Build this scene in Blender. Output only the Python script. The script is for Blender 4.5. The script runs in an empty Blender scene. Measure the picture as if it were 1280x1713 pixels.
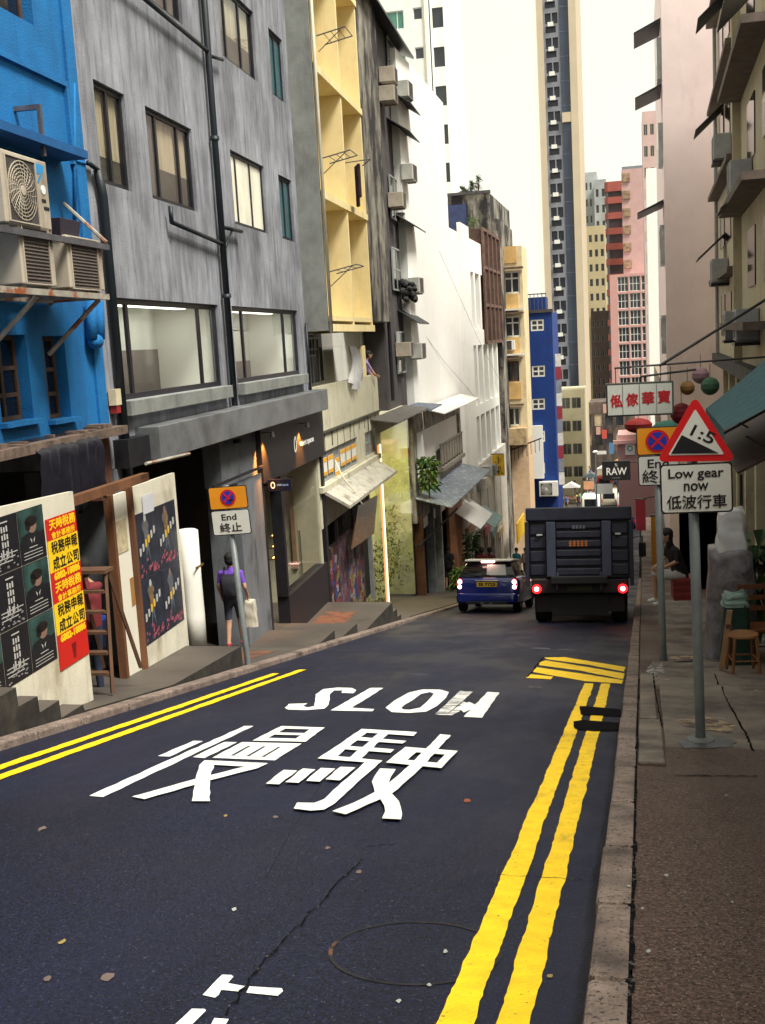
import bpy, bmesh, math, random
from mathutils import Vector, Matrix
random.seed(7)
SC = bpy.context.scene
COL = SC.collection

# ------------------------------------------------------------------ camera
FPX, PITCH, ROLL, YAW, CAMH = 1850.0, .1516, -.0566, -.2328, 1.65
_F = Vector((math.sin(YAW)*math.cos(PITCH), math.cos(YAW)*math.cos(PITCH), -math.sin(PITCH)))
_R0 = Vector((math.cos(YAW), -math.sin(YAW), 0)); _U0 = _R0.cross(_F)
_R = math.cos(ROLL)*_R0 + math.sin(ROLL)*_U0
_U = -math.sin(ROLL)*_R0 + math.cos(ROLL)*_U0
CAMP = Vector((0, 0, CAMH))
cd = bpy.data.cameras.new('camera'); cam = bpy.data.objects.new('camera', cd); COL.objects.link(cam)
cam.matrix_world = Matrix(((_R.x, _U.x, -_F.x, 0), (_R.y, _U.y, -_F.y, 0), (_R.z, _U.z, -_F.z, CAMH), (0, 0, 0, 1)))
cd.sensor_fit = 'VERTICAL'; cd.sensor_height = 24; cd.lens = 24*FPX/1713
cd.clip_start = .05; cd.clip_end = 3000
SC.camera = cam
# ------------------------------------------------------------------ world (overcast) and sun
W = bpy.data.worlds.new('World'); SC.world = W; W.use_nodes = True
nt = W.node_tree; nt.nodes.clear()
out = nt.nodes.new('ShaderNodeOutputWorld'); bg = nt.nodes.new('ShaderNodeBackground')
sky = nt.nodes.new('ShaderNodeTexSky'); sky.sky_type = 'NISHITA'; sky.sun_disc = False
SUN_EL, SUN_ROT = math.radians(58), math.radians(118)
sky.sun_elevation = SUN_EL; sky.sun_rotation = SUN_ROT
tc = nt.nodes.new('ShaderNodeTexCoord'); nz = nt.nodes.new('ShaderNodeTexNoise')
nz.inputs['Scale'].default_value = 1.6; nz.inputs['Detail'].default_value = 4
nt.links.new(tc.outputs['Generated'], nz.inputs['Vector'])
cr = nt.nodes.new('ShaderNodeValToRGB')          # the cloud sheet: cream white, barely mottled
cr.color_ramp.elements[0].position = .25; cr.color_ramp.elements[0].color = (7.0, 6.85, 5.5, 1)
cr.color_ramp.elements[1].position = .75; cr.color_ramp.elements[1].color = (7.9, 7.75, 6.4, 1)
nt.links.new(nz.outputs['Fac'], cr.inputs['Fac'])
mx = nt.nodes.new('ShaderNodeMix'); mx.data_type = 'RGBA'; mx.inputs[0].default_value = .9
nt.links.new(sky.outputs['Color'], mx.inputs[6]); nt.links.new(cr.outputs['Color'], mx.inputs[7])
nt.links.new(mx.outputs[2], bg.inputs['Color']); bg.inputs['Strength'].default_value = .060
nt.links.new(bg.outputs[0], out.inputs[0])
sl = bpy.data.lights.new('sun', 'SUN'); sl.energy = 2.6; sl.angle = math.radians(18); sl.color = (1, .95, .85)
so = bpy.data.objects.new('sun', sl); COL.objects.link(so)
_sd = Vector((math.sin(SUN_ROT)*math.cos(SUN_EL), math.cos(SUN_ROT)*math.cos(SUN_EL), math.sin(SUN_EL)))
so.rotation_euler = _sd.to_track_quat('Z', 'Y').to_euler(); so.location = (0, 0, 60)
vs = SC.view_settings; vs.view_transform = 'Standard'; vs.look = 'None'; vs.gamma = 1; vs.use_curve_mapping = False
vs.exposure = 1.4
SC.cycles.max_bounces = 8

# ------------------------------------------------------------------ helpers
SLOPE = .1956
PROF = [(-30, .1956*30), (0, 0), (58, -11.345), (72, -13.7), (88, -15.7), (105, -16.9), (130, -17.6), (300, -18.4), (1500, -19)]
def road_z(y):
    for (a, za), (b, zb) in zip(PROF, PROF[1:]):
        if y <= b: return za + (zb-za)*(y-a)/(b-a)
    return PROF[-1][1]
def ray(u, v): return _F + _R*((u-640)/FPX) - _U*((v-856.5)/FPX)
def on_road(u, v, h=0.0):
    d = ray(u, v); t = (h-CAMH)/(d.z+SLOPE*d.y); return CAMP + d*t
def atY(u, v, Y):
    d = ray(u, v); return CAMP + d*(Y/d.y)
def s2l(c): c /= 255.0; return c/12.92 if c <= .04045 else ((c+.055)/1.055)**2.4
def RGB(r, g, b): return (s2l(r), s2l(g), s2l(b))

class Fr:
    """upright working plane: origin, direction along it (x), depth behind it (y), up (z)"""
    def __init__(s, o, yaw=None, d=None):
        s.o = Vector(o); s.d = Vector((math.sin(yaw), math.cos(yaw), 0)) if d is None else Vector(d).normalized()
        s.n = Vector((-s.d.y, s.d.x, 0))
        s.rot = math.atan2(s.d.y, s.d.x)
    def sz(s, u, v, dep=0.0):
        r = ray(u, v); P = s.o + s.n*dep
        t = (P-CAMP).dot(s.n)/r.dot(s.n); X = CAMP + r*t - s.o
        return (X.dot(s.d), X.z)
    def rect(s, u0, v0, u1, v1, dep=0.0):
        a = s.sz(u0, v0, dep); b = s.sz(u1, v1, dep)
        return (min(a[0], b[0]), max(a[0], b[0]), min(a[1], b[1]), max(a[1], b[1]))
    def W(s, x, y, z): return s.o + s.d*x + s.n*y + Vector((0, 0, z))

def thing(name, label, cat, loc=(0, 0, 0), rotz=0, group=None, rot=None):
    o = bpy.data.objects.new(name, None); COL.objects.link(o)
    o.location = loc; o.rotation_euler = rot if rot else (0, 0, rotz); o.empty_display_size = .2
    o['label'] = label; o['category'] = cat
    if group: o['group'] = group
    return o
def tag(o, label, cat, group=None):
    o['label'] = label; o['category'] = cat
    if group: o['group'] = group
    return o
def struct(o): o['kind'] = 'structure'; return o

class MB:
    def __init__(s): s.v = []; s.f = []; s.m = []; s.T = None
    def add(s, vs, fs, mi=0):
        b = len(s.v)
        if s.T is not None: vs = [tuple(s.T @ Vector(p)) for p in vs]
        s.v += [tuple(p) for p in vs]
        for f in fs: s.f.append([b+i for i in f]); s.m.append(mi)
        return s
    def poly(s, pts, mi=0): return s.add(pts, [list(range(len(pts)))], mi)
    def box(s, x0, x1, y0, y1, z0, z1, mi=0):
        return s.add([(x0, y0, z0), (x1, y0, z0), (x1, y1, z0), (x0, y1, z0), (x0, y0, z1), (x1, y0, z1), (x1, y1, z1), (x0, y1, z1)],
                     [(0, 3, 2, 1), (4, 5, 6, 7), (0, 1, 5, 4), (1, 2, 6, 5), (2, 3, 7, 6), (3, 0, 4, 7)], mi)
    def prism(s, pts, off, mi=0):
        """polygon pts swept by vector off"""
        n = len(pts); off = Vector(off); q = [tuple(Vector(p)+off) for p in pts]
        fs = [list(range(n))[::-1], list(range(n, 2*n))] + [[i, (i+1) % n, n+(i+1) % n, n+i] for i in range(n)]
        return s.add(list(pts)+q, fs, mi)
    def tube(s, path, r, n=8, mi=0, cap=True):
        path = [Vector(p) for p in path]; rs = r if isinstance(r, (list, tuple)) else [r]*len(path)
        vs = []; up = None
        for i, p in enumerate(path):
            t = (path[min(i+1, len(path)-1)]-path[max(i-1, 0)])
            if t.length < 1e-9: t = Vector((0, 0, 1))
            t.normalize()
            if up is None:
                up = Vector((0, 0, 1)) if abs(t.z) < .9 else Vector((1, 0, 0))
            a = t.cross(up).normalized(); b = a.cross(t).normalized(); up = b
            for k in range(n):
                th = 2*math.pi*k/n
                vs.append(p + a*math.cos(th)*rs[i] + b*math.sin(th)*rs[i])
        fs = []
        for i in range(len(path)-1):
            for k in range(n):
                fs.append((i*n+k, i*n+(k+1) % n, (i+1)*n+(k+1) % n, (i+1)*n+k))
        if cap: fs += [tuple(range(n))[::-1], tuple(range((len(path)-1)*n, len(path)*n))]
        return s.add(vs, fs, mi)
    def ell(s, c, rx, ry, rz, nu=14, nv=8, mi=0, R=None):
        vs = []; fs = []; c = Vector(c)
        for j in range(nv+1):
            ph = math.pi*j/nv
            for i in range(nu):
                th = 2*math.pi*i/nu
                p = Vector((rx*math.sin(ph)*math.cos(th), ry*math.sin(ph)*math.sin(th), rz*math.cos(ph)))
                if R: p = R @ p
                vs.append(c+p)
        for j in range(nv):
            for i in range(nu):
                fs.append((j*nu+i, (j+1)*nu+i, (j+1)*nu+(i+1) % nu, j*nu+(i+1) % nu))
        return s.add(vs, fs, mi)
    def lathe(s, prof, c=(0, 0, 0), n=20, mi=0, axis='z'):
        vs = []; fs = []
        for r, z in prof:
            for k in range(n):
                th = 2*math.pi*k/n
                p = (r*math.cos(th), r*math.sin(th), z)
                if axis == 'x': p = (p[2], p[0], p[1])
                if axis == 'y': p = (p[0], p[2], p[1])
                vs.append((c[0]+p[0], c[1]+p[1], c[2]+p[2]))
        for j in range(len(prof)-1):
            for k in range(n):
                fs.append((j*n+k, j*n+(k+1) % n, (j+1)*n+(k+1) % n, (j+1)*n+k))
        return s.add(vs, fs, mi)
    def loft(s, rings, mi=0, cap=True, closed=True):
        n = len(rings[0]); vs = [p for r in rings for p in r]; fs = []
        for j in range(len(rings)-1):
            for k in range(n if closed else n-1):
                fs.append((j*n+k, j*n+(k+1) % n, (j+1)*n+(k+1) % n, (j+1)*n+k))
        if cap and closed: fs += [tuple(range(n))[::-1], tuple(range((len(rings)-1)*n, len(rings)*n))]
        return s.add(vs, fs, mi)
    def build(s, name, mats, parent=None, smooth=False, bevel=0, fix=True):
        me = bpy.data.meshes.new(name); me.from_pydata(s.v, [], s.f)
        mats = mats if isinstance(mats, (list, tuple)) else [mats]
        for m in mats: me.materials.append(m)
        for p, mi in zip(me.polygons, s.m): p.material_index = mi
        if fix:
            bm = bmesh.new(); bm.from_mesh(me); bmesh.ops.recalc_face_normals(bm, faces=bm.faces); bm.to_mesh(me); bm.free()
        if smooth:
            for p in me.polygons: p.use_smooth = True
        me.update()
        o = bpy.data.objects.new(name, me); COL.objects.link(o)
        if parent: o.parent = parent
        if bevel:
            b = o.modifiers.new('bevel', 'BEVEL'); b.width = bevel; b.segments = 2; b.limit_method = 'ANGLE'; b.angle_limit = math.radians(40)
        return o

def copy_tree(o, parent=None):
    c = o.copy(); COL.objects.link(c)
    if parent: c.parent = parent
    for ch in [x for x in o.children]: copy_tree(ch, c)
    return c

# ------------------------------------------------------------------ materials
MATS = {}
def M(name, col, rough=.8, var=.18, scale=3.0, stretch=(1, 1, 1), bump=.15, bscale=40, stain=None, st_scale=1.2, st_stretch=(1, 1, .12), st_lo=.5, st_hi=.7,
      spec=.4, metal=0, emit=None, estr=0, fleck=None, coat=0, st_max=1.0, stain2=None):
    """procedural surface: mottled colour, optional stains with a shape of their own, fine bump"""
    if name in MATS: return MATS[name]
    m = bpy.data.materials.new(name); m.use_nodes = True; MATS[name] = m
    nt = m.node_tree; b = nt.nodes['Principled BSDF']; L = nt.links
    b.inputs['Roughness'].default_value = rough; b.inputs['Specular IOR Level'].default_value = spec; b.inputs['Metallic'].default_value = metal
    if coat: b.inputs['Coat Weight'].default_value = coat; b.inputs['Coat Roughness'].default_value = .05
    tc = nt.nodes.new('ShaderNodeTexCoord')
    def noise(sc, stv, det=5, rough_=.6):
        mp = nt.nodes.new('ShaderNodeMapping'); mp.inputs['Scale'].default_value = stv
        L.new(tc.outputs['Object'], mp.inputs['Vector'])
        n = nt.nodes.new('ShaderNodeTexNoise'); n.inputs['Scale'].default_value = sc; n.inputs['Detail'].default_value = det; n.inputs['Roughness'].default_value = rough_
        L.new(mp.outputs[0], n.inputs['Vector']); return n
    n1 = noise(scale, stretch)
    rp = nt.nodes.new('ShaderNodeValToRGB'); e = rp.color_ramp.elements
    e[0].position = .3; e[1].position = .7
    e[0].color = tuple(c*(1-var) for c in col)+(1,); e[1].color = tuple(min(1, c*(1+var)) for c in col)+(1,)
    L.new(n1.outputs['Fac'], rp.inputs['Fac']); last = rp.outputs['Color']
    def overlay(fac_node_out, colr, lo, hi, last, mx_=1.0):
        r2 = nt.nodes.new('ShaderNodeMapRange'); r2.inputs['From Min'].default_value = lo; r2.inputs['From Max'].default_value = hi; r2.inputs['To Max'].default_value = mx_
        L.new(fac_node_out, r2.inputs['Value'])
        mx = nt.nodes.new('ShaderNodeMix'); mx.data_type = 'RGBA'
        L.new(r2.outputs['Result'], mx.inputs[0]); L.new(last, mx.inputs[6]); mx.inputs[7].default_value = tuple(colr)+(1,)
        return mx.outputs[2]
    if stain is not None:
        ns = noise(st_scale, st_stretch, 8, .65); last = overlay(ns.outputs['Fac'], stain, st_lo, st_hi, last, st_max)
    if stain2 is not None:
        n2 = noise(stain2[1], stain2[2], 8, .7); last = overlay(n2.outputs['Fac'], stain2[0], stain2[3], stain2[4], last, stain2[5])
    if fleck is not None:
        nf = noise(fleck[1], (1, 1, 1), 3, .6); last = overlay(nf.outputs['Fac'], fleck[0], fleck[2], fleck[2]+.05, last)
    L.new(last, b.inputs['Base Color'])
    if bump:
        nb = noise(bscale, (1, 1, 1), 4); bp = nt.nodes.new('ShaderNodeBump'); bp.inputs['Strength'].default_value = bump; bp.inputs['Distance'].default_value = .02
        L.new(nb.outputs['Fac'], bp.inputs['Height']); L.new(bp.outputs[0], b.inputs['Normal'])
    if emit is not None:
        b.inputs['Emission Color'].default_value = tuple(emit)+(1,); b.inputs['Emission Strength'].default_value = estr
    return m
def GLASS(name, col, rough=.06, var=.5, scale=1.2, spec=.6):
    return M(name, col, rough, var, scale, (1, 1, .4), bump=.03, bscale=2.5, spec=spec)
def CLEAR(name, tint=(.95, .96, .95), mixf=.75, rough=.04, ior=1.5):
    """window glass one can see through, with a mirror-like sheen"""
    if name in MATS: return MATS[name]
    m = bpy.data.materials.new(name); m.use_nodes = True; MATS[name] = m; nt = m.node_tree
    nt.nodes.remove(nt.nodes['Principled BSDF']); o = nt.nodes['Material Output']
    t = nt.nodes.new('ShaderNodeBsdfTransparent'); t.inputs[0].default_value = tint+(1,)
    g = nt.nodes.new('ShaderNodeBsdfGlossy'); g.inputs['Roughness'].default_value = rough
    fr = nt.nodes.new('ShaderNodeFresnel'); fr.inputs[0].default_value = ior
    mm = nt.nodes.new('ShaderNodeMixShader')
    ge = nt.nodes.new('ShaderNodeNewGeometry'); ma = nt.nodes.new('ShaderNodeMath'); ma.operation = 'SUBTRACT'; ma.use_clamp = True; nt.links.new(fr.outputs[0], ma.inputs[0]); nt.links.new(ge.outputs['Backfacing'], ma.inputs[1])
    nt.links.new(ma.outputs[0], mm.inputs[0]); nt.links.new(t.outputs[0], mm.inputs[1]); nt.links.new(g.outputs[0], mm.inputs[2])
    nt.links.new(mm.outputs[0], o.inputs[0]); return m

def text_mesh(body, size, off=0, ext=0.002, align='CENTER', shear=0):
    c = bpy.data.curves.new('lettering', 'FONT'); c.body = body; c.size = size; c.offset = off; c.extrude = ext; c.align_x = align; c.align_y = 'CENTER'; c.shear = shear
    c.resolution_u = 3
    o = bpy.data.objects.new('tmp', c); COL.objects.link(o)
    dg = bpy.context.evaluated_depsgraph_get(); me = bpy.data.meshes.new_from_object(o.evaluated_get(dg))
    bpy.data.objects.remove(o); return me
def lettering(body, size, mat, parent, mtx, off=0, ext=.002, name='lettering', fit=None, align='CENTER', shear=0, fat=0):
    """words as raised letters; fit=(w,h) scales them to that box. mtx maps text xy(z) to the parent's space"""
    off = 0 if any(ord(ch) > 0x2e80 for ch in body) else off      # bold offset breaks the dense characters
    me = text_mesh(body, size, off, ext, align, shear); me.materials.clear(); me.materials.append(mat)
    xs = [v.co.x for v in me.vertices]; ys = [v.co.y for v in me.vertices]
    if fit:
        w = max(xs)-min(xs); h = max(ys)-min(ys); cx = (max(xs)+min(xs))/2; cy = (max(ys)+min(ys))/2
        for v in me.vertices: v.co.x = (v.co.x-cx)*fit[0]/w; v.co.y = (v.co.y-cy)*fit[1]/h
    if fat:                                            # heavier brush: the same glyph laid again, nudged sideways, each a hair prouder
        vs = [tuple(v.co) for v in me.vertices]; fs = [list(p.vertices) for p in me.polygons]; V2 = []; F2 = []
        for j, (dx, dy) in enumerate(((0, 0), (fat, 0), (-fat, 0), (0, fat), (0, -fat))):
            b0 = len(V2); V2 += [(x+dx, y+dy, z+.00025*j) for x, y, z in vs]; F2 += [[b0+i for i in f] for f in fs]
        me = bpy.data.meshes.new('lettering'); me.from_pydata(V2, [], F2); me.materials.append(mat)
    me.transform(mtx)
    o = bpy.data.objects.new(name, me); COL.objects.link(o); o.parent = parent
    return o
def face_y(x, y, z, flip=1):
    """text plane upright, read from -y side (x right, z up)"""
    return Matrix(((flip, 0, 0, x), (0, 0, -flip, y), (0, 1, 0, z), (0, 0, 0, 1)))

# ------------------------------------------------------------------ facade helpers
def grid_wall(mb, s0, s1, z0, z1, holes, y=0.0, reveal=.14, mi=0, mir=None):
    mir = mi if mir is None else mir
    xs = sorted({s0, s1} | {min(max(h[i], s0), s1) for h in holes for i in (0, 1)})
    zs = sorted({z0, z1} | {min(max(h[i], z0), z1) for h in holes for i in (2, 3)})
    for a, b in zip(xs, xs[1:]):
        for c, d in zip(zs, zs[1:]):
            if b-a < 1e-6 or d-c < 1e-6: continue
            mxx, mz = (a+b)/2, (c+d)/2
            if any(h[0] < mxx < h[1] and h[2] < mz < h[3] for h in holes): continue
            mb.poly([(a, y, c), (b, y, c), (b, y, d), (a, y, d)], mi)
    for h in holes:
        a, b, c, d = max(h[0], s0), min(h[1], s1), max(h[2], z0), min(h[3], z1); r = h[4] if len(h) > 4 else reveal
        mb.poly([(a, y, c), (a, y+r, c), (a, y+r, d), (a, y, d)], mir); mb.poly([(b, y, c), (b, y, d), (b, y+r, d), (b, y+r, c)], mir)
        mb.poly([(a, y, c), (b, y, c), (b, y+r, c), (a, y+r, c)], mir); mb.poly([(a, y, d), (a, y+r, d), (b, y+r, d), (b, y, d)], mir)
def shell(mb, s0, s1, z0, z1, dep, mi=0, y=0.0, mis=None):
    mis = mi if mis is None else mis
    mb.poly([(s0, y, z0), (s0, y, z1), (s0, y+dep, z1), (s0, y+dep, z0)], mis); mb.poly([(s1, y, z0), (s1, y+dep, z0), (s1, y+dep, z1), (s1, y, z1)], mis)
    mb.poly([(s0, y+dep, z0), (s0, y+dep, z1), (s1, y+dep, z1), (s1, y+dep, z0)], mis); mb.poly([(s0, y, z1), (s1, y, z1), (s1, y+dep, z1), (s0, y+dep, z1)], mis)
def window(root, h, fm, gm, bars=(.5,), hbars=(), y=.08, t=.05, d=.05, name='window', back=None):
    a, b, c, e = h[:4]; mb = MB(); g = .004
    a += g; b -= g; c += g; e -= g
    mb.box(a, a+t, y, y+d, c, e); mb.box(b-t, b, y, y+d, c, e); mb.box(a+t, b-t, y, y+d, c, c+t); mb.box(a+t, b-t, y, y+d, e-t, e)
    for k in bars: x = a+(b-a)*k; mb.box(x-t/2, x+t/2, y+.003, y+d-.003, c+t, e-t)
    for k in hbars: z = c+(e-c)*k; mb.box(a+t, b-t, y+.006, y+d-.006, z-t/2, z+t/2)
    w = mb.build(name, fm, root)
    MB().box(a+t*.5, b-t*.5, y+d*.5-.004, y+d*.5+.004, c+t*.5, e-t*.5).build('pane', gm, w)
    return w
def leaves(mb, c, r, n, size=.06, rng=random, mi=(0,), flat=1.0, droop=0):
    for i in range(n):
        while True:
            p = Vector((rng.uniform(-1, 1), rng.uniform(-1, 1), rng.uniform(-1, 1)))
            if .15 < p.length < 1: break
        p = Vector((p.x*r[0], p.y*r[1], p.z*r[2]*flat))+Vector(c)
        a = Vector((rng.uniform(-1, 1), rng.uniform(-1, 1), rng.uniform(-.6, .6)-droop)).normalized(); b = a.cross(Vector((rng.uniform(-1, 1), rng.uniform(-1, 1), 1))).normalized()
        L = size*rng.uniform(.6, 1.4); w = L*rng.uniform(.25, .5)
        mb.poly([p, p+a*L*.5+b*w*.5, p+a*L, p+a*L*.5-b*w*.5], rng.choice(mi))
# ------------------------------------------------------------------ ground, road, pavements
m_road_plain = M('plain_asphalt', (.015, .016, .026), .45, .25, 1.4, bump=.5, bscale=160, stain=(.009, .0095, .015), st_scale=.5, st_stretch=(1, .35, 1), st_lo=.5, st_hi=.75, spec=.35, fleck=((.12, .12, .14), 95, .70))
def asphalt(name, col, spk, rough=(.34, .62), tint=None, spw=.66, track=True):
    """aggregate speckle, tyre-polished tracks along y, damp smooth patches"""
    m = bpy.data.materials.new(name); m.use_nodes = True; MATS[name] = m; nt = m.node_tree; b = nt.nodes['Principled BSDF']; L = nt.links
    tc = nt.nodes.new('ShaderNodeTexCoord')
    def nz(sc, st=(1, 1, 1), det=4, r=.6):
        mp = nt.nodes.new('ShaderNodeMapping'); mp.inputs['Scale'].default_value = st; L.new(tc.outputs['Object'], mp.inputs['Vector'])
        n = nt.nodes.new('ShaderNodeTexNoise'); n.inputs['Scale'].default_value = sc; n.inputs['Detail'].default_value = det; n.inputs['Roughness'].default_value = r; L.new(mp.outputs[0], n.inputs['Vector']); return n.outputs['Fac']
    def rng_(o, a, b_, c=0, d=1):
        r = nt.nodes.new('ShaderNodeMapRange'); 
        for i, v in enumerate((a, b_, c, d)): r.inputs[i+1].default_value = v
        L.new(o, r.inputs[0]); return r.outputs[0]
    def mixc(f, A, B):
        x = nt.nodes.new('ShaderNodeMix'); x.data_type = 'RGBA'; L.new(f, x.inputs[0])
        for v, k in ((A, 6), (B, 7)):
            if isinstance(v, tuple): x.inputs[k].default_value = v+(1,)
            else: L.new(v, x.inputs[k])
        return x.outputs[2]
    c = mixc(rng_(nz(55, det=3), .35, .65), tuple(x*.30 for x in col), tuple(x*2.0 for x in col))
    c = mixc(rng_(nz(.7, (1, .3, 1), 6), .42, .66, 0, .45), c, tuple(x*.45 for x in col))
    if track: c = mixc(rng_(nz(1.3, (1, .05, 1), 5), .5, .68, 0, .3), c, tuple(x*2.0 for x in col))
    c = mixc(rng_(nz(9, det=6, r=.75), .60, .70, 0, .35), c, tint or tuple(x*2.4 for x in col))
    c = mixc(rng_(nz(75, det=2), spw-.02, spw+.05, 0, 1), c, spk)
    L.new(c, b.inputs['Base Color']); L.new(rng_(nz(.9, (1, .4, 1), 5), .4, .62, rough[0], rough[1]), b.inputs['Roughness']); b.inputs['Specular IOR Level'].default_value = .28
    bp = nt.nodes.new('ShaderNodeBump'); bp.inputs['Strength'].default_value = .7; bp.inputs['Distance'].default_value = .012; L.new(nz(90, det=5, r=.7), bp.inputs['Height']); L.new(bp.outputs[0], b.inputs['Normal']); return m
m_road = asphalt('wet_asphalt', (.0056, .0074, .0215), (.06, .065, .095), (.45, .7))
m_pave = M('pavement_concrete', (.085, .072, .06), .62, .3, 2.2, bump=.4, bscale=90, stain=(.045, .036, .034), st_scale=1.1, st_stretch=(1, 1, 1), st_lo=.46, st_hi=.7, spec=.35)
m_paveR = asphalt('pavement_asphalt', (.062, .036, .029), (.22, .17, .13), (.45, .7), (.12, .085, .07), .62, False)
m_kerb = M('kerb_stone', (.25, .19, .16), .8, .4, 14, bump=1.0, bscale=60, stain=(.085, .062, .055), st_scale=3.5, st_stretch=(1, 1, 1), st_lo=.47, st_hi=.66, fleck=((.05, .04, .04), 45, .58))
m_ground = M('far_ground', (.12, .11, .10), .9)
KL, KR = -5.25, -.22          # kerb faces
PY = [-12, -5] + [i*1.0 for i in range(-4, 58)] + [58, 62, 67, 72, 77, 82, 88, 94, 100, 105, 112, 120, 130, 160, 200, 260]
def sheet(name, x0f, x1f, h, mat, ys, nx=1):
    mb = MB(); vs = []; fs = []
    for y in ys:
        for i in range(nx+1):
            x = x0f+(x1f-x0f)*i/nx; vs.append((x, y, road_z(y)+h))
    for j in range(len(ys)-1):
        for i in range(nx):
            a = j*(nx+1)+i; fs.append((a, a+1, a+nx+2, a+nx+1))
    mb.add(vs, fs); return mb
struct(sheet('road', KL-.01, KR+.01, 0, m_road, PY, 4).build('road', m_road))
mb = MB(); g = 1400; ys = [-40, 0, 58, 72, 88, 105, 130, 300, 2500]
mb.add([p for y in ys for p in ((-g, y, road_z(max(y, -30))-.7), (g, y, road_z(max(y, -30))-.7))], [(2*i, 2*i+1, 2*i+3, 2*i+2) for i in range(len(ys)-1)])
struct(mb.build('ground', m_ground))

def kerb(name, xa, xb, h, joints=1.0):
    """kerb of separate stones on the slope: each stone a bevelled block, thin dark gap between"""
    mb = MB(); y = -3.0; rng = random.Random(3)
    while y < 57:
        L = joints*rng.uniform(.8, 1.2); y1 = y+L; gp = .012
        j = rng.uniform(-.006, .006); k = rng.uniform(-.006, .006)
        za, zb = road_z(y+gp), road_z(y1-gp)
        a, b = xa+j, xb+k*.5
        mb.add([(a, y+gp, za-.2), (b, y+gp, za-.2), (b, y1-gp, zb-.2), (a, y1-gp, zb-.2), (a, y+gp, za+h), (b, y+gp, za+h), (b, y1-gp, zb+h), (a, y1-gp, zb+h)],
               [(0, 3, 2, 1), (4, 5, 6, 7), (0, 1, 5, 4), (1, 2, 6, 5), (2, 3, 7, 6), (3, 0, 4, 7)])
        y = y1
    return struct(mb.build(name, m_kerb, bevel=.018))
kerb('kerb_right', KR, KR+.145, .125)
kerb('kerb_left', KL-.17, KL, .075, .9)

# right pavement: slopes with the road, with the low concrete steps by the sign posts
struct(sheet('pavement_right', KR+.155, 9, .112, m_paveR, PY, 3).build('pavement_right', m_paveR))
mb = MB()
def slab(mb, x0, x1, y0, y1, h0, h1, below=.3, mi=0):
    z0, z1 = road_z(y0), road_z(y1)
    mb.add([(x0, y0, z0-below), (x1, y0, z0-below), (x1, y1, z1-below), (x0, y1, z1-below), (x0, y0, z0+h0), (x1, y0, z0+h0), (x1, y1, z1+h1), (x0, y1, z1+h1)],
           [(0, 3, 2, 1), (4, 5, 6, 7), (0, 1, 5, 4), (1, 2, 6, 5), (2, 3, 7, 6), (3, 0, 4, 7)], mi)
slab(mb, -.06, .13, 7.55, 9.6, .14, .125); slab(mb, -.055, .1, 9.62, 12.9, .135, .16)
slab(mb, .14, 1.9, 8.3, 11.6, .117, .20); slab(mb, .105, 2.6, 11.65, 14.3, .125, .17); slab(mb, .30, 2.7, 14.34, 22, .15, .62)
struct(mb.build('pavement_right_slabs', M('pavement_slab', (.17, .135, .11), .6, .35, 2.5, bump=.4, bscale=80, stain=(.05, .036, .032), st_scale=1.4, st_stretch=(1, 1, 1), st_lo=.45, st_hi=.62, fleck=((.36, .32, .26), 7, .69)), bevel=.015))
# left pavement: flat landings that step down, their edge rising above the sloping kerb
prof = [(-6, -1.0), (8.15, -1.0), (8.16, -1.18), (8.45, -1.18), (8.46, -1.36), (8.78, -1.37), (8.79, -1.53), (9.14, -1.53), (9.15, -1.71), (9.57, -1.72), (9.6, -1.79),
        (11.7, -2.20), (13.97, -2.38), (13.98, -2.69), (17.2, -3.30), (17.25, -3.37), (18.62, -3.41), (18.63, -3.63), (18.8, -3.66), (20.21, -3.70), (20.22, -3.94), (20.7, -3.99),
        (20.85, -4.01), (23.34, -4.04), (23.36, -4.27), (23.75, -4.30), (23.77, -4.50), (24.15, -4.53), (24.17, -4.72), (25.1, -4.82)] + [(y, road_z(y)+.09) for y in range(26, 130, 2)]
mb = MB(); vs = []; fs = []
XL = [KL-.175, -5.9, -6.6, -7.6, -12]
for (y, z) in prof:
    for x in XL: vs.append((x, y, z))
    vs.append((KL-.175, y, road_z(y)-.4))
k = len(XL)+1
for j in range(len(prof)-1):
    for i in range(len(XL)-1): fs.append((j*k+i, j*k+i+1, (j+1)*k+i+1, (j+1)*k+i))
rs = [(j*k, (j+1)*k, (j+1)*k+k-1, j*k+k-1) for j in range(len(prof)-1)]
mb.add(vs, fs); mb.add(vs, rs, 1); struct(mb.build('pavement_left', [m_pave, M('mossy_riser', (.022, .020, .018), .8, .5, 5, stain=(.05, .045, .035), st_scale=4, st_stretch=(1, 1, 1))]))
mb = MB()
for (x0, x1, y0, y1) in ((-6.3, -5.75, 14.6, 16.3), (-6.7, -6.0, 21.2, 22.4)):
    z0 = -2.69-(y0-13.98)*.1894 if y0 < 20 else -4.010-(y0-20.85)*.012; z1 = -2.69-(y1-13.98)*.1894 if y0 < 20 else -4.010-(y1-20.85)*.012
    mb.poly([(x0, y0, z0+.004), (x1, y0, z0+.004), (x1, y1, z1+.004), (x0, y1, z1+.004)])
struct(mb.build('pavement_red_patches', M('red_paving', (.17, .065, .035), .65, .4, 4, stain=(.07, .05, .04), st_scale=3, st_stretch=(1, 1, 1), st_lo=.45, st_hi=.6)))

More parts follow.
